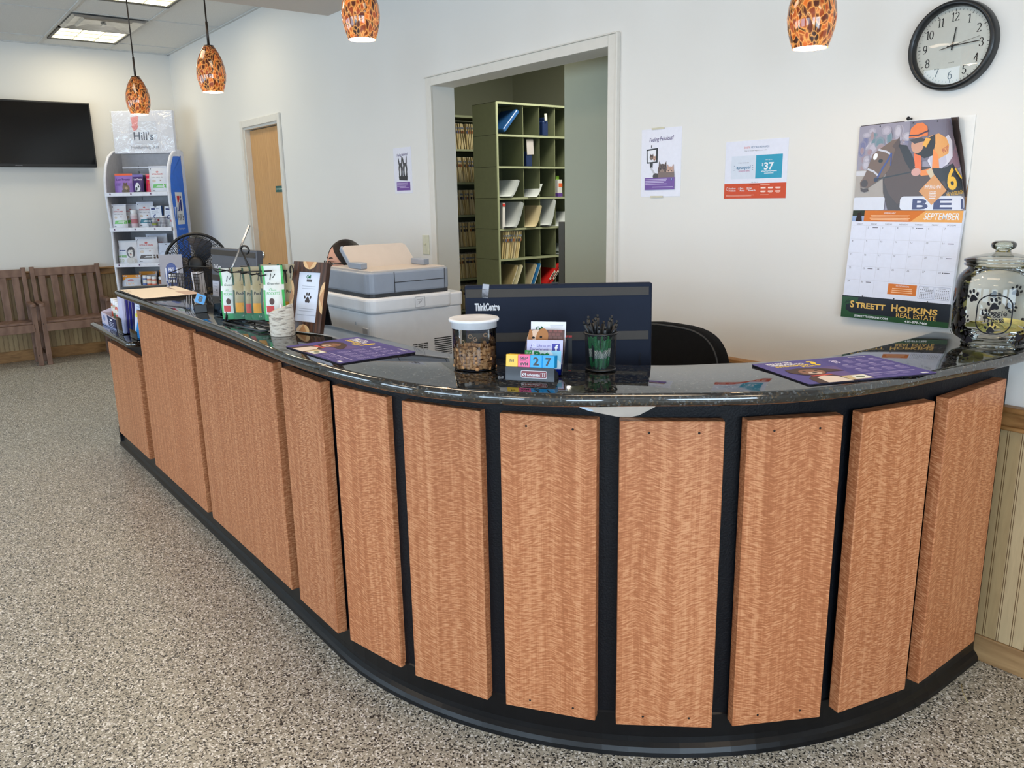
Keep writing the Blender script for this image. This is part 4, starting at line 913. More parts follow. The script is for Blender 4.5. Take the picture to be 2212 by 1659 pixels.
a.line([(.014, .066), (.014, .0715), (.018, .0745), (.019, .071), (.023, .071), (.022, .066)], .0012, WHITE, True); a.rect(.011, .066, .0128, .0705, FBC)
leaflet(-.0185, .003, .094, .083, a, 'lilac leaflet asking for likes, third tier back')
a = Art(); a.rect(0, 0, .094, .061, rgb(214, 232, 240)); a.poly([(.066, .061), (.094, .061), (.094, .03), (.078, .045)], rgb(150, 212, 240)); a.poly([(0, .061), (.02, .061), (.016, .048), (0, .042)], rgb(60, 160, 80)); a.text('$25 off', .009, .0525, .0042, WHITE, w=.013); a.text('Pet', .044, .0425, .015, rgb(20, 132, 76), w=.04, bold=.05)
leaflet(-.0465, .003, .094, .061, a, 'pale blue leaflet with a big green word, frontmost of the four')

# --- mesh pen cup
def wire_mesh():
    t = NT('black_diamond_wire_mesh'); t.n.remove(t.b); tc = t.node('ShaderNodeTexCoord'); sx = t.node('ShaderNodeSeparateXYZ'); t.link(tc.outputs['Object'], sx.inputs[0])
    an = t.math('MULTIPLY', t.math('ARCTAN2', sx.outputs[1], sx.outputs[0]), 42.0); zz = t.math('MULTIPLY', sx.outputs[2], 1700.0)
    h1 = t.math('GREATER_THAN', t.math('ABSOLUTE', t.math('SINE', t.math('MULTIPLY', t.math('ADD', an, zz), .5))), .42); h2_ = t.math('GREATER_THAN', t.math('ABSOLUTE', t.math('SINE', t.math('MULTIPLY', t.math('SUBTRACT', an, zz), .5))), .42)
    tr = t.node('ShaderNodeBsdfTransparent'); gl = t.node('ShaderNodeBsdfPrincipled'); gl.inputs['Base Color'].default_value = rgb(40, 42, 44); gl.inputs['Roughness'].default_value = .3; gl.inputs['Metallic'].default_value = .5
    mx = t.node('ShaderNodeMixShader'); t.link(t.math('MULTIPLY', h1, h2_), mx.inputs[0]); t.link(gl.outputs[0], mx.inputs[1]); t.link(tr.outputs[0], mx.inputs[2]); t.link(mx.outputs[0], t.out.inputs['Surface']); return t.m
pc = (-1.492, 1.440)
cup = thing('pen_cup', 'round black wire mesh cup full of pens', 'pen cup', (*pc, ZT + .0005))
b = MB(); b.lathe([(.0385, .006), (.0415, .097)], 48); b.build('mesh_wall', wire_mesh(), cup)
b = MB(); b.tube([(.0385 * math.cos(2 * PI * i / 40), .0385 * math.sin(2 * PI * i / 40), .004) for i in range(40)], .0028, 8, True); b.cyl((0, 0, 0), .038, .0012, .003, 32); b.build('base_ring', BLKMT, cup)
b = MB(); b.tube([(.0425 * math.cos(2 * PI * i / 48), .0425 * math.sin(2 * PI * i / 48), .0985) for i in range(48)], .0030, 8, True); b.build('rim', BLKMT, cup)
PENG = mat('green_pen_barrel', rgb(22, 132, 70), .25); PENW = mat('white_pen_band', rgb(222, 226, 220), .3)
pn = thing('pen', 'green barrelled pen with black clip and cap end, standing in the mesh cup', 'pen', (0, 0, 0), group='pens in the mesh cup')
b = MB(); b.tube([(0, 0, 0), (0, 0, .012), (0, 0, .094)], [.0012, .0042, .0042], 10); b.build('barrel', PENG, pn)
b = MB(); b.cyl((0, 0, 0), .0043, .094, .128, 10); b.cyl((0, 0, 0), .003, .128, .137, 10); b.box((.0058, 0, .112), (.0014, .003, .034)); b.build('cap', BLKPL, pn)
b = MB(); b.cyl((0, 0, 0), .00435, .03, .052, 10); b.build('printed_band', PENW, pn)
spots = []
for i in range(15):
    th = 2 * PI * i / 15 + rnd.uniform(-.1, .1); r1 = rnd.uniform(.012, .03); r2 = rnd.uniform(.026, .036); th2 = th + PI + rnd.uniform(-.9, .9) if i % 3 else th
    p0 = V((pc[0] + r1 * math.cos(th2), pc[1] + r1 * math.sin(th2), ZT + .0045)); p1 = V((pc[0] + r2 * math.cos(th), pc[1] + r2 * math.sin(th), ZT + .1)); d_ = (p1 - p0).normalized()
    q = d_.to_track_quat('Z', 'Y').to_euler()
    if i == 0: pn.location = p0; pn.rotation_euler = q
    else: copy_tree(pn, p0, q)

# --- large glass treat jar with paw decals
jc = (-.968, 2.512)
jar = thing('glass_treat_jar', 'big clear glass jar covered in black paw prints and Doggie Treats lettering', 'jar', (*jc, ZT + .0005))
prof = [(0, .004), (.07, .002), (.08, 0), (.083, .006), (.079, .013), (.088, .019), (.103, .03), (.1095, .045), (.111, .065), (.1115, .165), (.1095, .186), (.103, .203), (.092, .2155), (.0835, .223), (.084, .23)]
b = MB(); b.lathe(prof, 72); b.build('jar_body', GLASS, jar)
b = MB(); b.lathe([(0, .019), (.07, .0185), (.093, .026), (.1, .034)], 56); b.lathe([(.079, .004), (.0815, .009), (.078, .0155)], 56); b.build('jar_foot', GLASS, jar)
b = MB(); b.lathe([(.084, .228), (.094, .231), (.0955, .236), (.09, .240)], 64); b.build('jar_rim', glass_mat('thick_glass_edge', (.74, .77, .72, 1), 2.2, .6), jar)
b = MB(); b.lathe([(.088, .240), (.0955, .243), (.0955, .248), (.08, .254), (.05, .262), (.03, .266), (.0205, .268), (.019, .274)], 64); b.build('lid', GLASS, jar)
b = MB(); b.lathe([(.019, .274), (.021, .276), (.029, .280), (.0325, .287), (.0315, .294), (.024, .3), (0, .3015)], 40); b.build('lid_knob', MATS['thick_glass_edge'], jar)
a = Art(); INK = rgb(16, 14, 24)
PAWS = ((-.115, .147, .017, 2.6), (-.077, .152, .017, .3), (-.108, .108, .0165, .4), (-.095, .085, .014, -.5), (-.112, .062, .016, 2.9), (-.078, .034, .0165, .3), (.047, .036, .0165, 2.7), (.084, .147, .016, 2.2), (.09, .1, .015, .2), (.083, .066, .015, -.4), (.135, .13, .016, .8), (.13, .08, .016, 2.0), (.13, .045, .015, .2),
                     (.2, .15, .016, .4), (.19, .11, .016, 2.4), (.21, .07, .016, .1), (.24, .13, .016, 1.2), (.255, .06, .016, 2.8), (.29, .15, .016, .3), (.3, .1, .016, 1.9), (.31, .045, .016, .5), (.345, .13, .016, 2.4), (.36, .075, .016, 0), (-.15, .1, .016, .7), (-.155, .05, .016, 2.1), (-.18, .14, .016, .2))
a.line(rrect(-.061, .05, .026, .157, .034, 10), .0034, INK, True)
a.text('Doggie', -.017, .101, .0155, INK, w=.062, bold=.012); a.text('Treats', -.018, .082, .0145, INK, w=.052, bold=.012)
tj = math.atan2(-jc[1], -jc[0]) + .12
b = MB(); a.paint(b, lambda x, y, z: ((.1118 + z) * math.cos(tj + x / .1118), (.1118 + z) * math.sin(tj + x / .1118), y), .0001); b.build('printed_lettering', PM, jar)
for x, y, r_, q in PAWS + ((-.02, .133, .0165, .15), (-.023, .066, .0145, .1)):
    a = Art(); paw(a, x, y, r_ * 1.12, INK, q); b = MB(); a.paint(b, lambda x, y, z: ((.1118 + z) * math.cos(tj + x / .1118), (.1118 + z) * math.sin(tj + x / .1118), y), .0001); b.build('paw_decal', PM, jar)
YEL = rgb(238, 226, 140)
for i in range(13):
    th = 2 * PI * i / 13 + .3; rr = (.055, .03, .066)[i % 3]; a = Art(); a.rect(0, 0, .058, .038, YEL, 6, 2)
    for k in range(2): a.line([(.01 + .004 * q, .022 - k * .008 + .002 * rnd.random()) for q in range(9)], .0009, rgb(170, 110, 90))
    b = MB(); cv = rnd.uniform(-.006, .008); a.paint(b, lambda x, y, z: (x - .029, y - .019, z + cv * (1 - ((x - .029) / .029) ** 2)), .0002)
    b.build('paper_slip', PM, loc=(jc[0] + rr * math.cos(th), jc[1] + rr * math.sin(th), ZT + .032 + .0055 * i * .55 + .006), rot=(rnd.uniform(-.5, .6), rnd.uniform(-.5, .5), rnd.uniform(0, 6)), label='folded yellow paper slip lying in the bottom of the paw print jar', cat='paper slip', group='yellow slips in the glass jar')

# --- birch bark candle
b = MB(); can = thing('candle', 'birch bark flameless candle with a slanted top, beside the picture frame', 'candle', (-2.628, 1.034, ZT + .0005))
def bark():
    t = NT('birch_bark'); v = t.coord((1, 1, 6.5)); n = t.noise(v, 26.0, 3.0, .6, .6); g = t.noise(t.coord((1, 1, 2)), 60.0, 3.0)
    c = t.ramp(n, [(.0, rgb(60, 48, 42)), (.40, rgb(96, 80, 68)), (.455, rgb(206, 194, 176)), (.75, rgb(234, 228, 216))]); t.link(t.mix(.35, c, t.ramp(g, [(.3, rgb(190, 176, 158)), (.7, rgb(240, 236, 228))])), t.b.inputs['Base Color']); t.set(Roughness=.7); t.bump(n, .4, .003); return t.m
def topz(x, y): return .093 + .36 * (.609 * x + .793 * y)
vs, fs = [], []; n_ = 36
for rr_, q in ((.0405, 0), (.0415, .004), (.041, -1), (.037, -2), (.035, -3), (.0, -3)):
    for j in range(n_):
        th = 2 * PI * j / n_; wob = 1 + .012 * math.sin(5 * th + q); x, y = rr_ * math.cos(th) * wob, rr_ * math.sin(th) * wob
        vs.append((x, y, q if q >= 0 else topz(x, y) + (0, 0, .0005, -.009)[-q]))
for i in range(5): fs += [[i * n_ + j, i * n_ + (j + 1) % n_, (i + 1) * n_ + (j + 1) % n_, (i + 1) * n_ + j] for j in range(n_)]
b.mesh(vs[:4 * n_], [f for f in fs[:2 * n_]], True); b.build('bark', bark(), can)
b = MB(); b.mesh(vs, fs[2 * n_:], True); b.build('wax', mat('ivory_wax', rgb(232, 220, 200), .5), can)
b = MB(); b.lathe([(.0055, .078), (.006, .086), (.004, .097), (.0005, .107)], 14); b.build('flame_tip', mat('plastic_flame', rgb(228, 222, 238), .3), can)

# --- inlaid wooden frame
fa = math.atan2(.053, .169)
fr_ = thing('picture_frame', 'dark wooden picture frame with pale diamond inlays and a paw print notice', 'picture frame', (-2.697, 1.074, ZT + .0052), (-.235, 0, fa))
W_, H_ = .172, .243; FW = oak_material('dark_walnut', rgb(44, 26, 18), rgb(92, 58, 40), (6, 6, 1.5), 6.0, .3)
b = MB()
for x0, x1, z0, z1 in ((0, .031, 0, H_), (W_ - .031, W_, 0, H_), (.031, W_ - .031, 0, .036), (.031, W_ - .031, H_ - .036, H_)): b.box(((x0 + x1) / 2, .009, (z0 + z1) / 2), (x1 - x0, .018, z1 - z0), .002)
b.build('frame_rails', FW, fr_)
b = MB(); b.box((W_ / 2, .012, H_ / 2), (.115, .008, .178)); b.box((W_ / 2 + .02, .055, .108), (.05, .004, .16), 0, (.42, 0, 0)); b.build('easel_back', BLKPL, fr_)
a = Art(); PALE, MAPLE = rgb(226, 186, 136), rgb(196, 142, 96)
for cx, cz, a0 in ((W_ / 2, 0, 0), (W_ / 2, H_, 180), (0, H_ / 2, -90), (W_, H_ / 2, 90)):
    vert = cx in (0, W_); rx, rz = (.022, .055) if vert else (.034, .026); a.poly([(min(W_, max(0, x)), min(H_, max(0, y))) for x, y in arc(cx, cz, rx, rz, a0, a0 + 180, 16)], PALE)
    a.poly([(cx - (rx * .62 if not vert else 0), cz - (rz * .62 if vert else 0)), (cx + (rx * .62 if not vert else 0), cz + (rz * .62 if vert else 0)), (cx + (0 if not vert else rx * (1 if cx == 0 else -1)), cz + (0 if vert else rz * (1 if cz == 0 else -1)))], MAPLE)
its = list(a.items)
for k in range(4):
    a.items = its[2 * k:2 * k + 2]; b = MB(); a.paint(b, lambda x, y, z: (x, -z - .0004, y)); b.build('inlay', PG, fr_, label='pale maple half-moon inlay')
a = Art(); a.rect(.029, .034, W_ - .029, H_ - .034, rgb(222, 228, 244)); pets_logo(a, W_ / 2 - .002, .186, .011); a.rect(W_ / 2 - .014, .174, W_ / 2 + .013, .183, rgb(90, 88, 92)); paw(a, W_ / 2, .118, .02, rgb(66, 58, 60))
a.lines(.05, W_ - .05, .158, .008, 2, .0014, rgb(160, 166, 184), .15, 'c'); a.lines(.045, W_ - .045, .08, .008, 2, .0014, rgb(160, 166, 184), .1, 'c'); a.lines(.04, W_ - .04, .058, .008, 1, .0014, rgb(160, 166, 184), 0, 'c')
b = MB(); a.paint(b, lambda x, y, z: (x, .006 - z, y)); b.build('notice', PM, fr_)

# --- folder of papers, clipboard and little holders at the left end
a = Art(); a.poly([(0, 0), (.52, 0), (.5, .27), (.02, .28)], rgb(246, 234, 216)); a.poly([(.3, .2), (.5, .2), (.5, .27), (.32, .275)], rgb(206, 180, 166)); a.lines(.04, .2, .02, .012, 2, .004, rgb(190, 176, 160)); a.rect(.05, .22, .2, .232, rgb(150, 130, 116))
b = MB(); b.col = rgb(60, 52, 48); b.prism([(0, 0), (.52, 0), (.5, .27), (.02, .28)], 0, .006); a.paint(b, lambda x, y, z: (x, y, z + .006)); b.build('paper_folder', PM, loc=(-4.60, .943, ZT + .0006), rot=(0, 0, -.012), label='cream paper folder lying at the far left end of the granite bar', cat='folder')
b = MB(); b.box((.0, 0, .008), (.034, .22, .014), .004)
b.build('scanner_wand', mat('charcoal_plastic', rgb(48, 50, 54), .4), loc=(-4.652, 1.08, ZT + .0005), rot=(0, 0, -.35), label='long charcoal plastic bar lying behind the cream folder', cat='device')
ch = thing('card_holder', 'clear acrylic card holder packed with white cards, left of the blue 8 cube', 'card holder', (-3.578, 1.0, ZT + .0005), (0, 0, 1.28))
b = MB(); b.box((0, 0, .002), (.034, .06, .003)); b.box((-.016, 0, .02), (.002, .06, .04)); b.box((.016, 0, .015), (.002, .06, .03)); b.box((0, -.0295, .012), (.034, .002, .024)); b.build('tray', ACRYL, ch)
for i in range(3):
    b = MB(); b.col = rgb(230, 228, 236); b.box((0, 0, .026 + .003 * (i % 2)), (.0025, .052, .05 + .006 * (i % 2))); x_ = -.009 + i * .009
    b.build('business_card', PM, loc=(-3.578 + x_ * math.cos(1.28), 1.0 + x_ * math.sin(1.28), ZT + .0045), rot=(0, .1, 1.28), label='white card standing in the clear holder at the left end of the bar', cat='card', group='cards in the clear acrylic holder')
kb = thing('cube_stand', 'black stand holding the tilted blue 8 cube', 'desk calendar', (-3.434, 1.007, ZT + .0005), (0, 0, 1.28))
b = MB(); b.prism(rrect(-.025, -.0225, .025, .0225, .003, 2), 0, .034, .002); b.build('stand', BLKPL, kb)
a = Art(); a.rect(0, 0, .038, .038, rgb(38, 150, 226)); a.text('8', .019, .008, .022, BLACK, bold=.04); b = MB(); b.col = rgb(216, 176, 146); b.box((.019, .019, .019), (.038, .038, .038), .001, seg=1); a.paint(b, lambda x, y, z: (x, -z, y))
b.build('date_cube', PG, loc=(-3.423, .980, ZT + .047), rot=(-.1, .38, 1.28), label='tilted blue date cube showing a bold black 8', cat='date cube')
h2_ = thing('card_rack', 'dark blue tinted acrylic card rack beside the snack bag stand', 'card rack', (-3.23, 1.06, ZT + .0005), (0, 0, .2))
b = MB(); b.box((0, 0, .003), (.11, .09, .005), .002)
for x in (-.05, -.0, .05): b.box((x, 0, .028), (.003, .085, .05), 0, (0, .3, 0))
b.box((.03, -.03, .04), (.05, .003, .07), 0, (.4, 0, 0)); b.build('rack_body', SMOKE, h2_)
for i, (dx, c_, lb) in enumerate(((-.034, rgb(206, 224, 228), 'pale green card leaning in the tinted rack'), (.008, rgb(222, 214, 232), 'lilac card leaning at the back of the tinted rack'))):
    b = MB(); b.col = c_; b.box((0, 0, .05), (.003, .06, .09)); b.build('business_card', PM, loc=(-3.23 + dx, 1.065 + dx * .2, ZT + .008), rot=(0, .34, .2), label=lb, cat='card')

# --- bag display rack
rk = thing('snack_bag_rack', 'black wire counter rack hung with pouches of pet snacks', 'display rack', (-3.035, .965, ZT + .0005), (0, 0, .09))
b = MB(); b.tube([(0, 0, .006), (.31, 0, .006), (.31, .13, .006), (0, .13, .006)], .0042, 8, True); b.tube([(0, .04, .006), (.31, .04, .006)], .0025, 6); b.tube([(0, .09, .006), (.31, .09, .006)], .0025, 6); b.build('base_wire', BLKMT, rk)
b = MB(); b.tube([(.0, .01, .006), (.015, .085, .21)], .0038, 8); b.tube([(.0, .125, .006), (.02, .085, .21)], .0034, 8); b.tube([(.31, .125, .006), (.33, .1, .21)], .0034, 8); b.tube([(.015, .085, .21), (.34, .1, .21)], .0034, 8); b.build('upright', BLKMT, rk)
b = MB(); b.tube([(.07, .09, .21), (.028, .09, .255)] + [(.048 + .034 * math.cos(R(200 - 34 * i)), .09, .272 + .0155 * math.sin(R(200 - 34 * i))) for i in range(9)], .004, 8); b.build('ring_hook', BLKMT, rk)
for x, y in ((.03, .0), (.1, .02), (.17, .03), (.245, .03), (.31, .03)):
    b = MB(); b.tube([(x, .085, .205), (x + .015, y, .2), (x + .035, y - .03, .2), (x + .03, y - .042, .21)], .0026, 6); b.build('peg', BLKMT, rk)
b = MB(); b.tube([(-.05, -.005, .222), (-.03, -.005, .205), (.06, .0, .204)], .0026, 6); b.tube([(.1, .0, .215), (.12, -.005, .2), (.36, .035, .215)], .0026, 6); b.build('peg', BLKMT, rk)
for x in (.2, .36):
    b = MB(); b.tube([(x + .012 * math.cos(R(200 - 26 * i)), .11, .208 + .02 * math.sin(R(200 - 26 * i))) for i in range(9)], .0026, 6); b.build('loop_hook', BLKMT, rk)
b = MB(); b.mesh([(-.005, .06, .21), (.07, .1, .20), (.07, .16, .335), (.02, .13, .36)], [[0, 1, 2, 3]]); o = b.build('header_card_sleeve', ACRYL, rk, label='empty clear header sleeve')
b = MB(); b.tube([(-.0, .012, .012), (-.005, .055, .2), (.02, .13, .36)], .0042, 8); b.build('sleeve_edge', CHROME, o)

def pouch(name, label, cat, w, h, t, base, draw, loc, rot=(0, 0, 0), group=None, m=None, back=None):
    """stand-up foil pouch: flat heat-sealed top, full belly, pleated bottom"""
    def fat(u, v): return t / 2 * (1 - abs(2 * u - 1) ** 2.6) * (min(1, (1 - v) / .45) ** .8) * (.82 + .18 * math.sin(v * 3 + .6))
    def P(u, v, s): k = (1 - .05 * v + .03 * math.sin(5.5 * v + 1) ) if t > .02 else 1; return ((u - .5) * w * k + .012 * w * math.sin(7 * v + 40 * w), s * fat(u, v) - .0006 * (s < 0) + .006 * math.sin(v * 2.4) * (v > .6), v * h)
    b = MB(); b.col = base; b.grid(lambda u, v: P(u, v, -1), 10, 12); b.col = back or base; b.grid(lambda u, v: P(1 - u, v, 1), 10, 12)
    b.mesh([P(i / 10, 0, -1) for i in range(11)] + [P(i / 10, 0, 1) for i in range(11)], [[i, 11 + i, 12 + i, i + 1] for i in range(10)])
    a = Art(); draw(a, w, h)
    def wp(x, y, z):
        u, v = min(1, max(0, x / w)), min(1, max(0, y / h)); p = P(u, v, -1); return (p[0], p[1] - z - .0004, p[2])
    a.paint(b, wp, .00025, cut=w / 7); return b.build(name, m or PB, loc=loc, rot=rot, label=label, cat=cat, group=group)
KR, GRN, WH = rgb(166, 152, 116), rgb(46, 112, 78), rgb(226, 230, 226)
def gbag(kind):
    def d_(a, w, h):
        if kind == 'white':
            G2 = rgb(74, 190, 96)
            a.rect(0, .05 * h, .1 * w, h, G2, 1, 10); a.rect(.9 * w, .05 * h, w, h, G2, 1, 10); a.rect(0, 0, w, .12 * h, rgb(60, 150, 100), 6, 2)
            a.line([(.35 * w, .74 * h), (.42 * w, .86 * h), (.5 * w, .78 * h), (.62 * w, .85 * h)], .05 * w, BLACK); a.text('Greenies', .5 * w, .66 * h, .04 * h, rgb(40, 60, 50), w=.6 * w, shear=.3); a.text('PILL', .48 * w, .56 * h, .05 * h, G2, w=.36 * w); a.text('POCKETS', .5 * w, .48 * h, .05 * h, G2, w=.62 * w)
            a.ell(.42 * w, .36 * h, .12 * w, .06 * h, rgb(84, 60, 56)); a.rect(.15 * w, .16 * h, .5 * w, .28 * h, rgb(206, 70, 70), 4, 2)
        else:
            tone = {'orange': rgb(224, 156, 52), 'red': rgb(196, 82, 74)}[kind]
            a.rect(0, 0, w, .13 * h, GRN, 6, 2); a.rect(.88 * w, .1 * h, w, h, GRN, 1, 10); a.rect(0, .1 * h, .09 * w, h, rgb(30, 70, 48), 1, 10); a.rect(.12 * w, .13 * h, .8 * w, .32 * h, tone, 5, 3); a.text('Pill', .55 * w, .62 * h, .05 * h, BLACK, w=.2 * w); a.text('Pockets', .5 * w, .48 * h, .055 * h, BLACK, w=.62 * w, bold=.02)
            a.line([(.4 * w, .74 * h), (.48 * w, .88 * h), (.56 * w, .78 * h), (.7 * w, .86 * h)], .05 * w, rgb(60, 56, 30)); a.text('7.9 OZ', .5 * w, .05 * h, .03 * h, WH, w=.3 * w)
    return d_
bags = [('white', -3.035, 1.005, .004, 'white green edged snack pouch at the left end of the wire rack', .95), ('orange', -2.975, 1.03, .010, 'tan snack pouch with an orange panel beside the white one on the left', 1.15), ('red', -2.905, 1.045, .012, 'tan snack pouch with a red panel in the middle of the rack', 1.1),
        ('orange', -2.83, 1.045, .02, 'tan snack pouch with an orange panel, right of the middle', 1.05), ('red', -2.765, 1.058, .03, 'tan snack pouch with a red panel behind the birch candle', 1.1), ('white', -2.705, 1.045, .03, 'white green edged snack pouch nearest the birch candle', 1.0), ('orange', -2.715, 1.118, .03, 'tan pouch at the back right corner of the rack', 1.1)]
for kd, x, y, z, lb, rz in bags:
    pouch('snack_pouch', lb, 'snack pouch', .074, .19, .03, WH if kd == 'white' else KR, gbag(kd), (x, y, ZT + .012 + z), (.03, 0, rz), 'snack pouches on the wire rack', back=GRN)

# --- low ledge: display tray of bottles and leaflets
ZL = .7855
tr = thing('display_tray', 'white and navy cardboard tray holding four bottles on the low ledge', 'tray', (-5.25, 1.06, ZL), (0, 0, 0))
b = MB(); b.col = rgb(214, 206, 224)
b.mesh([(-.22, -.06, 0), (.17, -.06, 0), (.17, .08, 0), (-.22, .08, 0)], [[0, 1, 2, 3]])
for q in ([(-.22, -.06), (.17, -.06), .075, .067], [(.17, -.06), (.17, .08), .067, .12], [(.17, .08), (-.22, .08), .12, .12], [(-.22, .08), (-.22, -.06), .12, .075]):
    (x0, y0), (x1, y1), z0, z1 = q; dx, dy = x1 - x0, y1 - y0; l = math.hypot(dx, dy); nx, ny = -dy / l * .003, dx / l * .003
    b.mesh([(x0, y0, 0), (x1, y1, 0), (x1, y1, z1), (x0, y0, z0), (x0 + nx, y0 + ny, 0), (x1 + nx, y1 + ny, 0), (x1 + nx, y1 + ny, z1), (x0 + nx, y0 + ny, z0)], [[0, 1, 2, 3], [7, 6, 5, 4], [0, 4, 5, 1], [1, 5, 6, 2], [2, 6, 7, 3], [3, 7, 4, 0]])
a = Art(); NV = rgb(40, 44, 84); a.poly([(.16, .0), (.318, 0), (.318, .073), (.13, .08)], NV); a.rect(.19, .052, .24, .064, WHITE); a.lines(.17, .29, .038, .011, 3, .004, rgb(200, 204, 226), .3); a.ell(.06, .05, .03, .02, rgb(150, 160, 200)); a.rect(0, 0, .318, .01, rgb(150, 160, 200))
a.paint(b, lambda x, y, z: ((x * 1.22) - .219, -.0601 - z, y * .88)); b.build('carton', PM, tr)
def bottle(label, loc, r_, h_, body, label_col, stripe, cap=WHITE, group=None, name='bottle', capr=1.02):
    t = thing(name, label, 'bottle' if name == 'bottle' else 'jar', loc, group=group)
    b = MB(); b.col = body; b.lathe([(0, 0), (r_ * .96, 0), (r_, h_ * .03), (r_, h_ * .74), (r_ * .86, h_ * .80), (r_ * .78, h_ * .82)], 24); b.build('bottle_body', PG, t)
    b = MB(); b.col = label_col; b.lathe([(r_ * 1.015, h_ * .1), (r_ * 1.015, h_ * .7)], 24); b.col = stripe; b.lathe([(r_ * 1.025, h_ * .28), (r_ * 1.025, h_ * .5)], 24); b.build('paper_label', PM, t)
    b = MB(); b.col = cap; b.lathe([(r_ * capr * .9, h_ * .81), (r_ * capr * .92, h_ * .97), (r_ * capr * .86, h_), (0, h_)], 24); b.build('cap', PG, t); return t
LB = rgb(232, 230, 224); RD = rgb(214, 96, 84)
for (x, y, body, st, lb) in ((-5.44, 1.078, rgb(196, 110, 80), rgb(214, 110, 90), 'white capped bottle at the back left of the navy tray'), (-5.335, 1.066, rgb(190, 176, 150), rgb(120, 150, 130), 'white capped bottle with a pale label, second from left in the tray'), (-5.235, 1.058, rgb(206, 90, 80), rgb(224, 110, 104), 'white capped bottle with a pink red label in the navy tray'), (-5.14, 1.05, rgb(200, 150, 90), rgb(222, 150, 80), 'white capped bottle with a yellow orange label nearest the navy leaflets')):
    bottle(lb, (x, y, ZL + .001), .0225, .152, body, LB, st, group='bottles in the navy tray')
lh = thing('leaflet_holder', 'clear acrylic holder of navy leaflets on the low ledge', 'leaflet holder', (-4.95, 1.05, ZL), (0, 0, 0))
b = MB(); b.box((0, 0, .002), (.13, .12, .003)); b.box((-.064, 0, .06), (.002, .12, .1)); b.box((.064, -.01, .045), (.002, .1, .08)); b.box((0, -.059, .05), (.13, .002, .09)); b.box((0, .059, .10), (.13, .002, .19)); b.build('holder_body', ACRYL, lh)
for i in range(6):
    b = MB(); b.col = rgb(204, 206, 240) if i == 0 else rgb(44 + 10 * (i % 2), 42 + 8 * (i % 2), 120 + 14 * (i % 3)); b.box((0, 0, .105), (.11, .012, .205)); b.col = rgb(206, 206, 236); b.box((0, -.0066, .105), (.108, .0012, .2))
    b.build('leaflet', PM, loc=(-4.95, 1.008 + i * .0165, ZL + .004), rot=(-.04, 0, 0), label='pale lilac leaflet at the front of the low ledge holder' if i == 0 else 'navy leaflet standing in the clear holder on the low ledge', cat='leaflet', group='navy leaflets on the low ledge')
lh2 = thing('leaflet_holder', 'small clear holder tucked against the tall end of the desk', 'leaflet holder', (-4.70, 1.04, ZL), (0, 0, .0))
b = MB(); b.box((0, 0, .002), (.16, .07, .003)); b.box((0, -.034, .025), (.16, .002, .05)); b.box((-.079, 0, .03), (.002, .07, .06)); b.build('holder_body', ACRYL, lh2)
a = Art(); a.rect(0, 0, .15, .215, rgb(214, 222, 246)); a.poly([(0.02, 0), (.15, 0), (.15, .1), (.1, .05), (.06, .09)], rgb(40, 148, 226)); a.ell(.035, .12, .022, .012, rgb(232, 226, 60)); a.lines(.03, .13, .2, .016, 5, .005, rgb(170, 186, 226))
a.sheet(.15, .215, 'leaflet', PM, .004, rgb(214, 222, 246), loc=(-4.772, 1.026, ZL + .005), rot=(PI / 2 - .12, 0, .0), label='pale blue leaflet with a yellow spot and bright blue corner', cat='leaflet')
# ================================================================ pet food display stand in the corner
SA = R(52.5); SX, SY = -8.464, 1.998
def SP_(x, y): return (SX + math.cos(SA) * x - math.sin(SA) * y, SY + math.sin(SA) * x + math.cos(SA) * y)
st = thing('display_stand', 'white and blue pet food display stand standing across the room corner', 'display stand', (SX, SY, 0), (0, 0, SA))
GREYM = mat('light_grey_steel', rgb(176, 176, 182), .5); WHM = mat('white_powder_coat', rgb(226, 228, 240), .4); BLM = mat('royal_blue_panel', rgb(20, 108, 222), .4)
ZS = [1.60, 1.268, .925, .66, .3]
side = [(.04, 0), (.03, .5), (.02, 1.0), (.045, 1.25), (.02, 1.5), (.012, 1.62), (.03, 1.74), (.075, 1.86), (.15, 1.95), (.25, 2.0), (.34, 2.015), (.44, 2.0), (.44, 0)]
for s in (-1, 1):
    b = MB(); b.at((s * .302, 0, 0), (PI / 2, 0, PI / 2)); b.prism(side, -.012, .012)
    b.build('side_panel', WHM if s > 0 else GREYM, st)
    b = MB(); b.tube([(s * .302, y - .004, z) for y, z in side[:-1]], .013, 8); b.build('edge_moulding', WHM, st)
ins = [(y + .028, z) for y, z in side[:-2] if z > .1]; ins = [(.06, .12)] + [(y, min(z, 1.955)) for y, z in ins[1:]] + [(.36, 1.965), (.36, .12)]
b = MB(); b.at((.3145, 0, 0), (PI / 2, 0, PI / 2)); b.prism(ins, 0, .0015); b.build('blue_inset', BLM, st, label='blue side panel')
a = Art(); a.rect(.0, 0, .17, .31, rgb(226, 228, 232)); a.poly([(.035, .275), (.1, .275), (.085, .2), (.045, .16)], rgb(200, 40, 48)); a.poly([(.11, .275), (.135, .275), (.135, .13), (.095, .13), (.095, .2)], rgb(34, 40, 120)); a.poly([(.035, .13), (.075, .13), (.08, .19), (.1, .23), (.06, .19)], rgb(34, 40, 120))
a.line([(.04, .14), (.06, .2), (.095, .24), (.135, .25)], .012, rgb(226, 228, 232)); a.text("Hill's", .085, .04, .06, BLACK, w=.13, bold=.01); a.text('Transforming Lives', .085, -.05, .018, WHITE, w=.16)
b = MB(); b.at((.3165, .12, 1.3), (PI / 2, 0, PI / 2)); a.paint(b); b.build('side_logo', PM, st)
b = MB(); b.box((0, .41, 1.0), (.58, .02, 1.98)); b.build('back_panel', GREYM, st)
b = MB()
for x in (-.13, .17):
    for k in range(7): b.box((x, .3985, 1.86 - k * .05), (.006, .002, .03))
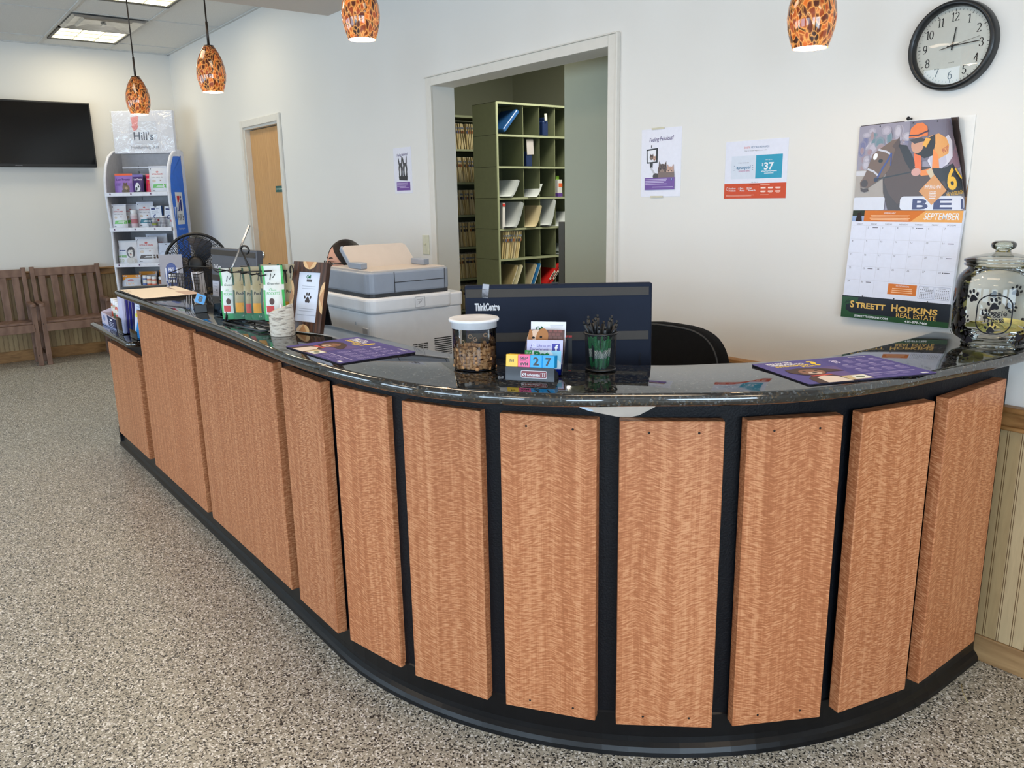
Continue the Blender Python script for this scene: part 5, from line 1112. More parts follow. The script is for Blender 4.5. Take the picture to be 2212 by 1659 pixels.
b.build('upright_slots', BLKPL, st)
b = MB(); b.box((.02, .33, 1.855), (.54, .05, .018), .002); b.build('crossbar', WHM, st)
for i, z in enumerate(ZS):
    b = MB(); b.box((0, .205, z - .01), (.578, .39, .018)); b.build('shelf', mat('shelf_grey', rgb(120, 122, 130), .5), st)
    b = MB(); b.box((-.002, -.004, z - .004), (.6, .012, .036), .002); b.col = rgb(226, 228, 244)
    a = Art()
    for x in (-.26, -.06, .13): a.rect(x, -.006, x + .014, .01, rgb(150, 130, 150)); a.rect(x + .003, -.003, x + .011, .006, rgb(90, 60, 110))
    b.m = 1; a.paint(b, lambda x, y, q: (x, -.0105 - q, z - .004 + y)); b.build('shelf_lip', [WHM, PM], st)
sg = thing('display_header', 'white shelf header sign wrapped in crinkled clear plastic above the display stand', 'sign', (*SP_(.028, .22), 1.985), (-.05, 0, SA))
b = MB(); b.col = rgb(222, 224, 236); b.box((0, .03, .2), (.59, .05, .4), .004); a = Art(); SILV = rgb(196, 200, 216); DG2 = rgb(92, 98, 116)
a.rect(-.13, .09, .13, .3, rgb(212, 216, 230)); a.line([(-.13, .09), (.13, .09), (.13, .3), (-.13, .3)], .003, SILV, True); a.text("Hill's", 0, .125, .075, DG2, w=.19, bold=.015); a.text('Transforming Lives', .0, .045, .028, DG2, w=.28)
a.poly([(-.11, .26), (-.04, .26), (-.06, .22), (-.09, .21)], rgb(220, 140, 144)); a.poly([(-.11, .34), (-.03, .35), (-.05, .26), (-.1, .26)], rgb(226, 150, 150))
a.paint(b, lambda x, y, z: (x, .004 - z, y)); b.build('header_box', PM, sg)
CRINK = NT('crinkled_clear_plastic'); CRINK.n.remove(CRINK.b)
gl_ = CRINK.node('ShaderNodeBsdfGlossy'); gl_.inputs['Roughness'].default_value = .12; tr_ = CRINK.node('ShaderNodeBsdfTransparent'); mx_ = CRINK.node('ShaderNodeMixShader'); mx_.inputs[0].default_value = .10
bp_ = CRINK.node('ShaderNodeBump'); bp_.inputs['Strength'].default_value = .9; bp_.inputs['Distance'].default_value = .03; CRINK.link(CRINK.noise(CRINK.coord(), 9.0, 3.0, .5, 1.2), bp_.inputs['Height']); CRINK.link(bp_.outputs['Normal'], gl_.inputs['Normal'])
CRINK.link(tr_.outputs[0], mx_.inputs[1]); CRINK.link(gl_.outputs[0], mx_.inputs[2]); CRINK.link(mx_.outputs[0], CRINK.out.inputs['Surface'])
b = MB(); b.grid(lambda u, v: ((u - .5) * .61, -.004 - .014 * math.sin(PI * u) * math.sin(PI * v) + .004 * math.sin(9 * u + 7 * v) + .003 * math.sin(23 * u - 11 * v), v * .405), 30, 22); b.build('plastic_wrap', CRINK.m, sg)

PW = rgb(224, 226, 236)
def crown(a, x, y, s, c):
    a.poly([(x - s, y + .8 * s), (x - .6 * s, y), (x + .6 * s, y), (x + s, y + .8 * s), (x + .5 * s, y + .35 * s), (x + .35 * s, y + s), (x, y + .4 * s), (x - .35 * s, y + s), (x - .5 * s, y + .35 * s)], c)
def royal(band, dark=False):
    def d_(a, w, h):
        a.rect(.0, .93 * h, w, h, rgb(206, 210, 226), 6, 2); crown(a, .5 * w, .76 * h, .09 * w, rgb(206, 84, 84)); a.text('ROYAL CANIN', .5 * w, .68 * h, .05 * h, rgb(196, 52, 58), w=.62 * w, bold=.02); a.text('Treats/G\u00e2teries', .5 * w, .58 * h, .045 * h, rgb(70, 76, 96), w=.66 * w, shear=.3)
        a.poly([(.06 * w, .88 * h), (.1 * w, .93 * h), (.14 * w, .88 * h)], rgb(40, 50, 80)); a.ell(.35 * w, .46 * h, .1 * w, .05 * h, rgb(206, 190, 176)); a.ell(.7 * w, .48 * h, .04 * w, .02 * h, rgb(150, 90, 60))
        a.poly([(.22 * w, .2 * h), (.98 * w, .2 * h), (.98 * w, .34 * h), (.3 * w, .34 * h)], band); a.rect(.5 * w, .275 * h, .86 * w, .295 * h, WHITE); a.rect(.44 * w, .24 * h, .8 * w, .258 * h, WHITE); a.rect(.2 * w, .09 * h, .34 * w, .11 * h, BLACK)
    return d_
def leash(top, txt, hot):
    def d_(a, w, h):
        a.rect(0, .9 * h, w, h, top, 6, 2); a.text('LeanTreats', .5 * w, .66 * h, .09 * h, txt, w=.78 * w, bold=.03); a.rect(.22 * w, .6 * h, .8 * w, .635 * h, hot); a.lines(.14 * w, .45 * w, .5 * h, .05 * h, 3, .014 * h, txt, .3)
        a.ell(.66 * w, .28 * h, .18 * w, .2 * h, rgb(120, 96, 72)); a.ell(.62 * w, .46 * h, .05 * w, .09 * h, rgb(100, 80, 60), .2); a.ell(.72 * w, .46 * h, .05 * w, .09 * h, rgb(100, 80, 60), -.2); a.ell(.62 * w, .12 * h, .2 * w, .1 * h, rgb(92, 74, 50)); a.ell(.68 * w, .27 * h, .07 * w, .08 * h, rgb(176, 150, 120))
    return d_
def prod(name, label, x, y, zi, w, h, t, base, draw, tilt=-.05, rz=0.0, group='pouches on the corner display stand', back=None):
    px, py = SP_(x, y); pouch(name, label, 'pet food bag', w, h, t, base, draw, (px, py, ZS[zi] + .002), (tilt, 0, SA + rz), group, None, back)
prod('treat_pouch', 'purple pouch with orange top at the left of the top display shelf', -.15, .075, 0, .18, .19, .06, rgb(146, 112, 190), leash(rgb(230, 104, 70), rgb(66, 40, 110), rgb(216, 80, 70)))
def cowbag(a, w, h):
    a.rect(0, .88 * h, w, h, rgb(120, 110, 180), 6, 2); a.text('LeanTreats', .5 * w, .7 * h, .09 * h, rgb(220, 216, 236), w=.8 * w, bold=.03); a.rect(.1 * w, .62 * h, .85 * w, .655 * h, rgb(210, 60, 70)); a.ell(.5 * w, .3 * h, .25 * w, .2 * h, rgb(232, 232, 240)); a.ell(.5 * w, .48 * h, .16 * w, .08 * h, rgb(226, 226, 236)); a.ell(.4 * w, .25 * h, .1 * w, .1 * h, BLACK); a.ell(.6 * w, .36 * h, .07 * w, .06 * h, BLACK); a.rect(0, 0, w, .1 * h, BLACK, 6, 2)
prod('treat_pouch', 'dark violet pouch with a black and white pet, second on the top display shelf', -.01, .075, 0, .105, .18, .05, rgb(70, 48, 110), cowbag)
prod('treat_pouch', 'dark pouch squeezed between the violet and crimson pouches', .035, .15, 0, .09, .175, .04, rgb(30, 28, 44), lambda a, w, h: a.rect(0, .88 * h, w, h, rgb(60, 56, 90), 4, 1))
def redbag(a, w, h): a.rect(0, .9 * h, w, h, rgb(226, 120, 130), 6, 2); a.text('LeanTreats', .5 * w, .7 * h, .08 * h, rgb(244, 220, 220), w=.8 * w, bold=.03); a.ell(.35 * w, .52 * h, .12 * w, .06 * h, rgb(206, 90, 50)); a.ell(.85 * w, .35 * h, .2 * w, .16 * h, rgb(232, 220, 216)); a.rect(.1 * w, .1 * h, .4 * w, .13 * h, rgb(240, 150, 160))
prod('treat_pouch', 'crimson pouch in the middle of the top display shelf', .105, .1, 0, .105, .185, .05, rgb(206, 40, 76), redbag)
prod('treat_pouch', 'big white pouch with a green band at the right of the top display shelf', .195, .075, 0, .19, .255, .07, PW, royal(rgb(104, 190, 88)), .04, -.08)
b = MB(); b.col = rgb(206, 208, 212); b.box((0, 0, .095), (.2, .004, .2)); b.build('shelf_card', PM, loc=(*SP_(-.02, .3), ZS[0] + .005), rot=(-.25, .06, SA), label='pale shelf card leaning at the back of the top display shelf', cat='card')
prod('treat_pouch', 'white pouch with a green band at the left end of the second shelf', -.222, .05, 1, .15, .235, .06, PW, royal(rgb(104, 190, 88)))
prod('treat_pouch', 'white pouch half hidden behind the green banded one on the second shelf', -.15, .15, 1, .15, .235, .05, PW, royal(rgb(104, 190, 88)))
bottle('slim white bottle with a pink printed label on the second shelf', (*SP_(-.083, .06), ZS[1] + .002), .03, .18, rgb(226, 220, 226), rgb(214, 196, 206), rgb(190, 120, 130), group='small containers on the display stand', capr=.95)
prod('treat_pouch', 'white pouch with a teal band in the middle of the second shelf', .01, .1, 1, .17, .255, .06, PW, royal(rgb(34, 118, 140)))
prod('treat_pouch', 'dark teal pouch at the far right of the second shelf', .262, .1, 1, .07, .17, .05, rgb(24, 120, 110), lambda a, w, h: (a.ell(.4 * w, .3 * h, .25 * w, .12 * h, BLACK), a.ell(.75 * w, .3 * h, .25 * w, .16 * h, rgb(206, 206, 190))))
def kit(x, y, rz, lb):
    a = Art(); a.rect(0, 0, .11, .2, rgb(222, 228, 242)); a.rect(.012, .165, .05, .182, rgb(40, 50, 110)); a.rect(.06, .17, .09, .18, rgb(170, 180, 210)); a.ell(.055, .192, .014, .004, rgb(60, 60, 70)); a.lines(.014, .09, .15, .009, 3, .003, rgb(170, 178, 200)); a.line(arc(.045, .1, .014, .018, 60, 300, 8), .008, rgb(60, 76, 140)); a.rect(.06, .02, .082, .1, rgb(236, 238, 244)); a.rect(.062, .055, .08, .075, rgb(206, 80, 76)); a.rect(.035, .02, .058, .075, rgb(226, 232, 238))
    b = MB(); b.col = rgb(60, 110, 180); b.box((.055, .02, .1), (.11, .036, .2)); a.paint(b, lambda x_, y_, z: (x_, .0018 - z, y_)); b.build('dental_kit_box', PG, loc=(*SP_(x, y), ZS[1] + .012), rot=(-.1, rz, SA), label=lb, cat='box', group='dental kit boxes in the navy wire basket')
kit(.085, .055, -.06, 'white dental kit box in the left half of the navy wire basket'); kit(.2, .06, .08, 'white dental kit box leaning in the right half of the navy wire basket')
NAVYW = mat('navy_wire', rgb(36, 40, 70), .4)
b = MB(); x0, x1, y0, y1, zb, zt = .068, .262, .002, .108, .003, .1
for z in (zb, zt): b.tube([(x0, y0, z), (x1, y0, z), (x1, y1, z), (x0, y1, z)], .0022, 6, True)
for k in range(15):
    x = x0 + (x1 - x0) * k / 14; b.tube([(x, y0, zb), (x, y0, zt)], .001, 4); b.tube([(x, y0, zb), (x, y1, zb)], .001, 4)
for k in range(1, 7): z = zb + (zt - zb) * k / 7; b.tube([(x0, y0, z), (x1, y0, z)], .001, 4)
for k in range(5):
    y = y0 + (y1 - y0) * k / 4; b.tube([(x0, y, zb), (x0, y, zt)], .001, 4); b.tube([(x1, y, zb), (x1, y, zt)], .001, 4)
b.build('wire_basket', NAVYW, loc=(SX, SY, ZS[1] + .001), rot=(0, 0, SA), label='small navy wire basket on the second display shelf', cat='basket')
bottle('white tube with a yellow green label inside the navy wire basket', (*SP_(.125, .03), ZS[1] + .006), .024, .095, rgb(230, 230, 236), rgb(196, 190, 206), rgb(190, 200, 96), group='small containers on the display stand')
bottle('plain white bottle inside the right of the navy wire basket', (*SP_(.205, .03), ZS[1] + .006), .025, .115, rgb(226, 228, 238), rgb(220, 222, 234), rgb(214, 216, 230), group='small containers on the display stand')
def dogbag(a, w, h):
    a.rect(0, .93 * h, w, h, rgb(206, 214, 226), 6, 2); a.rect(.08 * w, .56 * h, .46 * w, .62 * h, rgb(70, 84, 140)); a.rect(.1 * w, .42 * h, .5 * w, .52 * h, rgb(206, 216, 230)); a.poly([(0, .36 * h), (.5 * w, .4 * h), (.5 * w, .28 * h), (0, .3 * h)], rgb(120, 170, 110)); a.ell(.72 * w, .5 * h, .2 * w, .24 * h, rgb(84, 86, 96)); a.ell(.72 * w, .48 * h, .11 * w, .17 * h, rgb(226, 226, 226)); a.ell(.72 * w, .46 * h, .045 * w, .03 * h, BLACK); a.ell(.72 * w, .4 * h, .05 * w, .025 * h, rgb(190, 110, 110)); a.ell(.7 * w, .15 * h, .24 * w, .14 * h, rgb(206, 204, 202)); a.ell(.64 * w, .54 * h, .02 * w, .015 * h, BLACK); a.ell(.8 * w, .54 * h, .02 * w, .015 * h, BLACK); a.lines(.06 * w, .4 * w, .2 * h, .05 * h, 3, .02 * h, rgb(170, 180, 120), .2)
prod('kibble_bag', 'white bag with a grey and white dog at the left of the third shelf', -.185, .06, 2, .19, .23, .07, PW, dogbag)
prod('kibble_bag', 'large white pouch with a dark brown band on the third shelf', .0, .07, 2, .225, .26, .08, PW, royal(rgb(70, 52, 44)), -.04)
prod('kibble_bag', 'tall white bag standing behind the brown banded pouch', .045, .2, 2, .22, .285, .05, PW, royal(rgb(80, 84, 110)))
def bdog(a, w, h): a.ell(.5 * w, .92 * h, .06 * w, .01 * h, BLACK); a.rect(.0, .5 * h, w, .52 * h, BLACK, 6, 1); a.ell(.72 * w, .58 * h, .24 * w, .12 * h, rgb(56, 58, 64)); a.rect(.28 * w, .58 * h, .4 * w, .64 * h, rgb(50, 60, 120)); a.rect(0, 0, .12 * w, .08 * h, BLACK)
prod('kibble_bag', 'white bag with a black dog at the right of the third shelf', .185, .08, 2, .17, .2, .06, rgb(206, 214, 234), bdog)
def light(a, w, h): a.poly([(0, .62 * h), (.3 * w, .8 * h), (w, .84 * h), (w, h), (0, h)], rgb(230, 152, 54)); a.ell(.5 * w, .68 * h, .17 * w, .05 * h, rgb(190, 46, 56)); a.text('Light', .5 * w, .42 * h, .13 * h, rgb(226, 176, 110), w=.44 * w)
prod('kibble_bag', 'silver bag with an orange top at the left of the lowest visible shelf', -.185, .06, 3, .19, .16, .06, rgb(206, 210, 224), light)
prod('kibble_bag', 'second orange topped bag behind the first on the lowest visible shelf', -.08, .2, 3, .19, .18, .06, rgb(206, 210, 224), light)
prod('kibble_bag', 'third orange topped bag at the back of the lowest visible shelf', .1, .25, 3, .19, .185, .06, rgb(206, 210, 224), light)
b = MB(); b.col = rgb(176, 196, 226); b.box((0, 0, .07), (.1, .05, .14), .002); a = Art(); a.ell(.0, .05, .02, .014, rgb(60, 80, 150)); a.ell(.02, .09, .014, .01, rgb(60, 80, 150)); a.paint(b, lambda x, y, z: (x, -.0255 - z, y)); b.build('carton', PG, loc=(*SP_(-.045, .12), ZS[3] + .001), rot=(0, 0, SA), label='pale blue carton behind the white capped bottles on the lowest visible shelf', cat='box')
bottle('white capped bottle with a blue label, leftmost on the lowest visible shelf', (*SP_(-.045, .055), ZS[3] + .002), .022, .155, rgb(120, 140, 190), LB, rgb(96, 120, 180), group='small containers on the display stand')
bottle('white capped bottle with an orange label on the lowest visible shelf', (*SP_(.005, .035), ZS[3] + .002), .023, .15, rgb(206, 130, 90), LB, rgb(216, 116, 84), group='small containers on the display stand')
bottle('white capped bottle with a salmon label beside the wide brown jar', (*SP_(.055, .03), ZS[3] + .002), .023, .145, rgb(214, 130, 110), LB, rgb(220, 124, 110), group='small containers on the display stand')
bottle('wide brown jar with a white lid on the lowest visible shelf', (*SP_(.15, .06), ZS[3] + .002), .062, .14, rgb(120, 70, 40), rgb(150, 96, 60), rgb(190, 180, 190), name='jar', group='small containers on the display stand')
# ================================================================ behind the desk: copier, computers, chair, clerk, fan
COPW = mat('copier_off_white', rgb(228, 231, 236), .42, var=.02); COPG = mat('copier_blue_grey', rgb(148, 157, 172), .42, var=.02); COPD = mat('copier_dark_gap', rgb(52, 54, 58), .5)
cp = thing('copier', 'grey and white office copier standing behind the bar beside the picture frame', 'copier', (-2.69, 1.40, .7405))
def rbox(b, x0, x1, y0, y1, z0, z1, r, bev=.006):
    b.prism(rrect(x0, y0, x1, y1, r, 6), z0, z1, bev, 3, False)
b = MB(); rbox(b, -.47, 0, 0, .425, .0, .345, .03); b.box((-.36, .02, .1), (.2, .06, .2), .01); b.build('body', COPW, cp)
b = MB(); rbox(b, -.475, .014, -.008, .375, .345, .405, .04, .012); rbox(b, -.47, .004, .0, .43, .345, .398, .03, .006); b.build('upper_housing', COPW, cp)
a = Art(); 
for rr_ in ((.0, .0, .044, .04, .004),): a.line(rrect(*rr_), .0022, rgb(176, 178, 184), True)
a.line([(.008, .008), (.008, .03), (.036, .03), (.036, .024)], .002, rgb(176, 178, 184)); a.line([(.014, .012), (.03, .024)], .003, rgb(170, 172, 180)); a.line([(.014, .022), (.026, .022)], .002, rgb(176, 178, 184))
b = MB(); b.at((.0146, .19, .356), (PI / 2, 0, PI / 2)); a.paint(b, step=.0001); b.build('embossed_badge', PM, cp)
b = MB(); rbox(b, -.40, -.004, .004, .37, .405, .421, .035, .002); b.build('scanner_gap', COPD, cp)
b = MB(); rbox(b, -.39, .0, 0, .37, .418, .50, .035, .008); b.build('document_feeder', COPG, cp)
b = MB(); b.box((.0008, .112, .459), (.002, .002, .078)); b.box((.0008, .225, .458), (.0022, .226, .0026)); b.box((.0008, .338, .459), (.002, .002, .078)); b.build('panel_seam', COPD, cp)
TANP = mat('feeder_top_warm_lit', rgb(200, 190, 182), .45, var=.02)  # tint of the warm overhead light put into the top's colour
b = MB(); b.box((-.19, .19, .502), (.34, .33, .006), .002); b.at((-.215, .17, .506), (0, .72, 0)); b.prism(rrect(-.115, -.125, .02, .165, .02, 5), 0, .008, .002); b.build('feeder_tray', TANP, cp)
for y, x in ((.045, -.15), (.325, -.15)): b = MB(); b.prism([(x - .05, y - .018), (x + .05, y - .018), (x + .03, y + .018), (x - .03, y + .018)], .505, .53, .004); b.build('paper_guide', COPG, cp)
b = MB(); b.at((-.215, .17, .506), (0, .72, 0)); b.box((-.05, -.122, -.004), (.13, .012, .022), .003); b.build('tray_edge', COPG, cp)
b = MB()
for k in range(9):
    for j in range(3): b.box((.0008, .19 + j * .024, .02 + k * .0085 + .12), (.002, .02, .0036))
for k in range(10): b.box((.0008, .32, .02 + k * .0085 + .125), (.002, .08, .0034))
b.build('vent_slots', COPD, cp)
b = MB(); b.prism(rrect(-.06, -.004, -.02, .004, .003, 3), .2, .29, .002); b.box((-.12, -.001, .3), (.006, .003, .012)); b.box((-.3, -.002, .262), (.36, .003, .003)); b.build('side_latch', mat('latch_grey', rgb(176, 180, 188), .4), cp)

def computer(loc, ang, w, h, label, body, bands, txt_x, dark_text):
    t = thing('desktop_computer', label, 'computer', loc, (-.06, 0, ang)); bm_ = .02
    b = MB(); b.box((w / 2, .018, h / 2), (w, .036, h), .005); b.build('housing', body, t)
    b = MB(); b.box((w / 2, .0365, h / 2), (w - .02, .002, h - .03)); b.build('screen', mat('dark_screen_glass', rgb(8, 9, 11), .1), t)
    BD = mat('warm_grey_band', rgb(58, 53, 48), .5, spec=.3)
    b = MB()
    for z0, z1 in bands: b.box((w / 2 - .004, -.0006, h - (z0 + z1) / 2), (w - .012, .0024, z1 - z0))
    b.build('trim_band', BD, t)
    b = MB(); b.box((w / 2, .01, -.06), (.1, .03, .14), .004); b.prism(rrect(w / 2 - .12, -.1, w / 2 + .12, .1, .02, 4), -.0, .012); o = b.build('stand', BLKPL, t)
    return t
NAVYP = mat('blue_black_computer_shell', rgb(20, 29, 48), .6, spec=.2, var=.1, vscale=6); GREYP = mat('grey_computer_shell', rgb(78, 82, 92), .42)
A0, A1 = V((-1.91, 1.30)), V((-1.575, 1.727)); an = math.atan2(A1.y - A0.y, A1.x - A0.x)
def comp_stand(t, w, drop):
    st_ = [c for c in t.children if c.name.startswith('stand')][0]; b = MB(); b.box((w / 2, .03, -drop / 2 + .05), (.09, .024, drop + .1), .004); b.prism(rrect(w / 2 - .13, -.03, w / 2 + .13, .14, .03, 4), -drop, -drop + .012, .003)
    me = st_.data; o2 = b.build('stand', BLKPL, t); bpy.data.objects.remove(st_); return o2
c1 = computer((A0.x, A0.y, .925), an, .543, .335, 'wide blue black all-in-one computer seen from behind, right of the biscuit tub', NAVYP, ((.012, .036), (.14, .165)), 0, 0); comp_stand(c1, .543, .184)
a = Art(); a.text('ThinkCentre', .064, .262, .020, rgb(226, 228, 234), w=.072, bold=.035); b = MB(); a.paint(b, lambda x, y, z: (x, -.002 - z, y)); b.build('lettering', PM, c1)
a = Art(); a.text('lenovo', 0, 0, .011, rgb(18, 20, 26), w=.06, rot=PI / 2); b = MB(); a.paint(b, lambda x, y, z: (x + .512, -.002 - z, y + .1)); b.build('side_lettering', PM, c1)
b = MB(); b.box((.06, -.0014, .318), (.019, .0008, .04), 0, (0, .12, 0)); b.build('tape_strip', mat('clear_tape', rgb(150, 150, 160), .25), c1)
b = MB(); b.box((.262, .01, .337), (.02, .012, .006), .002); b.build('camera_shutter', BLKPL, c1)
b = MB(); b.box((.3, -.0012, .13), (.02, .003, .11)); b.m = 1; b.box((.3, -.0028, .182), (.02, .001, .006)); b.build('cable_slot', [BLKPL, mat('red_latch', rgb(176, 40, 40), .4)], c1)
c2 = computer((-4.61, 1.42, .925), .09, .56, .34, 'grey all-in-one computer seen from behind beside the black desk fan', GREYP, ((.012, .04), (.15, .178)), 0, 0); comp_stand(c2, .56, .184)
a = Art(); a.text('ThinkCentre', .085, .225, .022, rgb(214, 216, 222), w=.1, bold=.03); b = MB(); a.paint(b, lambda x, y, z: (x, -.002 - z, y)); b.build('lettering', PM, c2)
a = Art(); a.rect(.0, .03, .085, .155, rgb(206, 212, 230)); a.rect(.05, .1, .062, .112, rgb(60, 64, 80)); a.lines(.012, .07, .14, .016, 5, .003, rgb(170, 178, 200)); a.rect(.02, .042, .075, .05, rgb(80, 84, 96)); b = MB(); a.paint(b, lambda x, y, z: (x + .01, -.0022 - z, y)); b.build('asset_sticker', PM, c2)

# --- swivel chairs
FABB = mat('black_woven_upholstery', rgb(20, 20, 21), .95, spec=.15, bump=.6, bscale=520)
def swivel(loc, rz, label):
    t = thing('office_chair', label, 'office chair', loc, (0, 0, rz), group='black swivel chairs behind the desk')
    bk = []
    for i in range(48):
        th = 2 * PI * i / 48; c, s_ = math.cos(th), math.sin(th); e = .62 if s_ > 0 else .5; bk.append((.25 * math.copysign(abs(c) ** e, c), .255 * math.copysign(abs(s_) ** e, s_)))
    b = MB(); b.at((0, .235, .79), (PI / 2 - .1, 0, 0)); b.prism(bk, -.035, .035, .022, 4, True); b.build('backrest', FABB, t)
    b = MB(); b.at((0, .235, .79), (PI / 2 - .1, 0, 0)); b.tube([(x * .955, y * .955, .03) for x, y in bk], .0045, 6, True); b.build('piping', BLKPL, t)
    b = MB(); b.prism(rrect(-.24, -.25, .24, .22, .09, 6), .42, .49, .025, 4, True); b.build('seat', FABB, t)
    b = MB(); b.box((0, .24, .5), (.06, .02, .3), .005, (-.1, 0, 0)); b.box((0, .16, .4), (.08, .2, .03), .005); b.cyl((0, 0, 0), .03, .1, .42, 18); b.build('support_column', BLKPL, t)
    for k in range(5):
        th = 2 * PI * k / 5 + .3; b = MB(); b.tube([(0, 0, .1), (.28 * math.cos(th), .28 * math.sin(th), .07)], [.028, .016], 10); o = b.build('leg', BLKPL, t)
        b = MB(); b.at((.28 * math.cos(th), .28 * math.sin(th), .028), (0, PI / 2, th)); b.cyl((0, 0, 0), .0275, -.02, .02, 18, .005); b.build('caster', BLKPL, o)
    return t
swivel((-1.945, 2.0, 0), 0.0, 'black upholstered office chair behind the wide computer')

# --- clerk seated behind the copier
SKIN = mat('skin', rgb(206, 158, 138), .55, spec=.3, var=.05); HAIR = mat('dark_brown_hair', rgb(28, 20, 18), .6, spec=.3, var=.4, vscale=60, bump=.5, bscale=90); SHIRT = mat('navy_scrub_top', rgb(52, 64, 96), .85); PANTS = mat('dark_trousers', rgb(38, 40, 48), .85)
PX, PY = -3.905, 1.93
cl = thing('person', 'dark haired person wearing black glasses, seated behind the copier with only the upper face showing', 'person', (PX, PY, 0), (0, 0, .0))
swivel((PX, PY + .02, 0), 0.0, 'black office chair the clerk sits on, hidden behind the copier')
def skin_mesh(name, verts, edges, radii, m, parent, root=0, sub=2):
    me = bpy.data.meshes.new(name); me.from_pydata(verts, edges, []); o = bpy.data.objects.new(name, me); COL.objects.link(o); o.parent = parent; me.materials.append(m)
    md = o.modifiers.new('skin', 'SKIN'); md.use_smooth_shade = True
    for i, sv in enumerate(me.skin_vertices[0].data): r_ = radii[i]; sv.radius = r_ if isinstance(r_, tuple) else (r_, r_); sv.use_root = (i == root)
    s2 = o.modifiers.new('smooth', 'SUBSURF'); s2.levels = sub; s2.render_levels = sub; return o
V_ = [(0, .06, .56), (0, .05, .68), (0, .03, .82), (0, .02, .93), (0, .005, .975), (0, .0, .99),
      (.15, .02, .92), (.2, -.03, .72), (.16, -.22, .765), (-.15, .02, .92), (-.2, -.03, .72), (-.16, -.22, .765),
      (.09, .0, .54), (.11, -.36, .53), (.11, -.38, .12), (-.09, .0, .54), (-.11, -.36, .53), (-.11, -.38, .12)]
E_ = [(0, 1), (1, 2), (2, 3), (3, 4), (4, 5), (3, 6), (6, 7), (7, 8), (3, 9), (9, 10), (10, 11), (0, 12), (12, 13), (13, 14), (0, 15), (15, 16), (16, 17)]
RD_ = [(.15, .11), (.13, .10), (.15, .10), (.10, .08), (.062, .058), (.055, .052), (.058, .058), (.045, .045), (.032, .032), (.058, .058), (.045, .045), (.032, .032), (.08, .08), (.062, .062), (.042, .042), (.08, .08), (.062, .062), (.042, .042)]
skin_mesh('body', V_, E_, RD_, SHIRT, cl)
for s in (-1, 1):
    b = MB(); b.ball((s * .11, -.42, .045), (.045, .12, .045), 16); b.build('shoe', BLKPL, cl)
    hv = [(s * .16, -.215, .765), (s * .155, -.26, .762), (s * .15, -.3, .76)]; he = [(0, 1), (1, 2)]; hr = [.026, (.036, .016), (.034, .014)]
    for k, (dx, l) in enumerate(((-.028, .055), (-.01, .068), (.009, .062), (.026, .048))):
        i = len(hv); hv += [(s * .15 + dx, -.32, .762), (s * .15 + dx, -.32 - l * .55, .766), (s * .15 + dx * 1.05, -.32 - l, .753)]; he += [(2, i), (i, i + 1), (i + 1, i + 2)]; hr += [.009, .0082, .0068]
    i = len(hv); hv += [(s * .12, -.265, .758), (s * .098, -.3, .754), (s * .092, -.33, .752)]; he += [(1, i), (i, i + 1), (i + 1, i + 2)]; hr += [.012, .0095, .0078]
    skin_mesh('hand', hv, he, hr, SKIN, cl)
# head: sculpted from a deformed sphere, facing -Y
def head_pt(th, ph):
    x, y, z = math.sin(ph) * math.cos(th), math.sin(ph) * math.sin(th), math.cos(ph); f = -y
    X, Y, Z = .076 * x, .096 * y, .115 * z
    if z < 0: X *= 1 - .34 * (-z) ** 1.6; Y *= 1 - .12 * (-z)
    if f > 0:
        g = lambda cx, cz, sx, sz: math.exp(-((X - cx) / sx) ** 2 - ((Z - cz) / sz) ** 2) * (f > .2)
        Y -= .024 * g(0, -.022, .011, .02) + .008 * g(0, .0, .009, .022) + .007 * g(0, -.058, .026, .012) + .006 * g(0, -.095, .02, .014); Y += .010 * (g(.03, .008, .016, .011) + g(-.03, .008, .016, .011)) + .004 * g(0, -.05, .03, .005); Y -= .004 * (g(.028, .026, .02, .007) + g(-.028, .026, .02, .007))
    return (X, Y, Z)
HZ = 1.182; HT = (0, 0, 0)
b = MB(); b.at((0, -.02, HZ), (.05, 0, -.12)); b.grid(lambda u, v: head_pt(2 * PI * u, PI * (1 - v) * .999 + .0005), 56, 44); b.build('head', SKIN, cl)
b = MB(); b.at((0, -.02, HZ), (.05, 0, -.12))
for s in (-1, 1): b.ball((s * .0725, .012, -.006), (.009, .017, .03), 14)
b.build('ears', SKIN, cl)
EYW = mat('eye_white', rgb(226, 222, 216), .2); IRIS = mat('dark_iris', rgb(38, 26, 20), .2); LIPS = mat('lips', rgb(176, 104, 100), .5)
for s in (-1, 1):
    b = MB(); b.at((0, -.02, HZ), (.05, 0, -.12)); b.ball((s * .030, -.0735, .007), (.0125, .009, .0085), 16); o = b.build('eye', EYW, cl)
    b = MB(); b.at((0, -.02, HZ), (.05, 0, -.12)); b.ball((s * .029, -.0805, .006), (.0058, .003, .0062), 12); b.build('iris', IRIS, o)
    b = MB(); b.at((0, -.02, HZ), (.05, 0, -.12)); b.tube([(s * (.012 + .009 * k), -.0915 + .0035 * k * k * .5, .031 + (.004, .007, .0075, .004)[k]) for k in range(4)], [.002, .003, .0028, .001], 8); b.build('eyebrow', HAIR, cl)
b = MB(); b.at((0, -.02, HZ), (.05, 0, -.12)); b.ball((0, -.092, -.056), (.022, .008, .0065), 16); b.build('lips', LIPS, cl)
def hair_pt(th, ph):
    X, Y, Z = head_pt(th, ph); k = 1.09 + .01 * math.sin(th * 9) ; return (X * 1.1, Y * 1.08 + .006, Z * 1.07 + .002)
b = MB(); b.at((0, -.02, HZ), (.05, 0, -.12)); vs = []; N1, N2 = 64, 22
def hl(th):   # how far the hair comes down, by direction: high over the forehead, low at the back
    f = -math.sin(th); side_ = math.cos(th)
    return 1.0 + 1.03 * (1 - max(0, f)) ** .8 - (.30 * max(0, f) ** 2 if side_ > -.35 else 0) + .12 * (side_ < -.35)
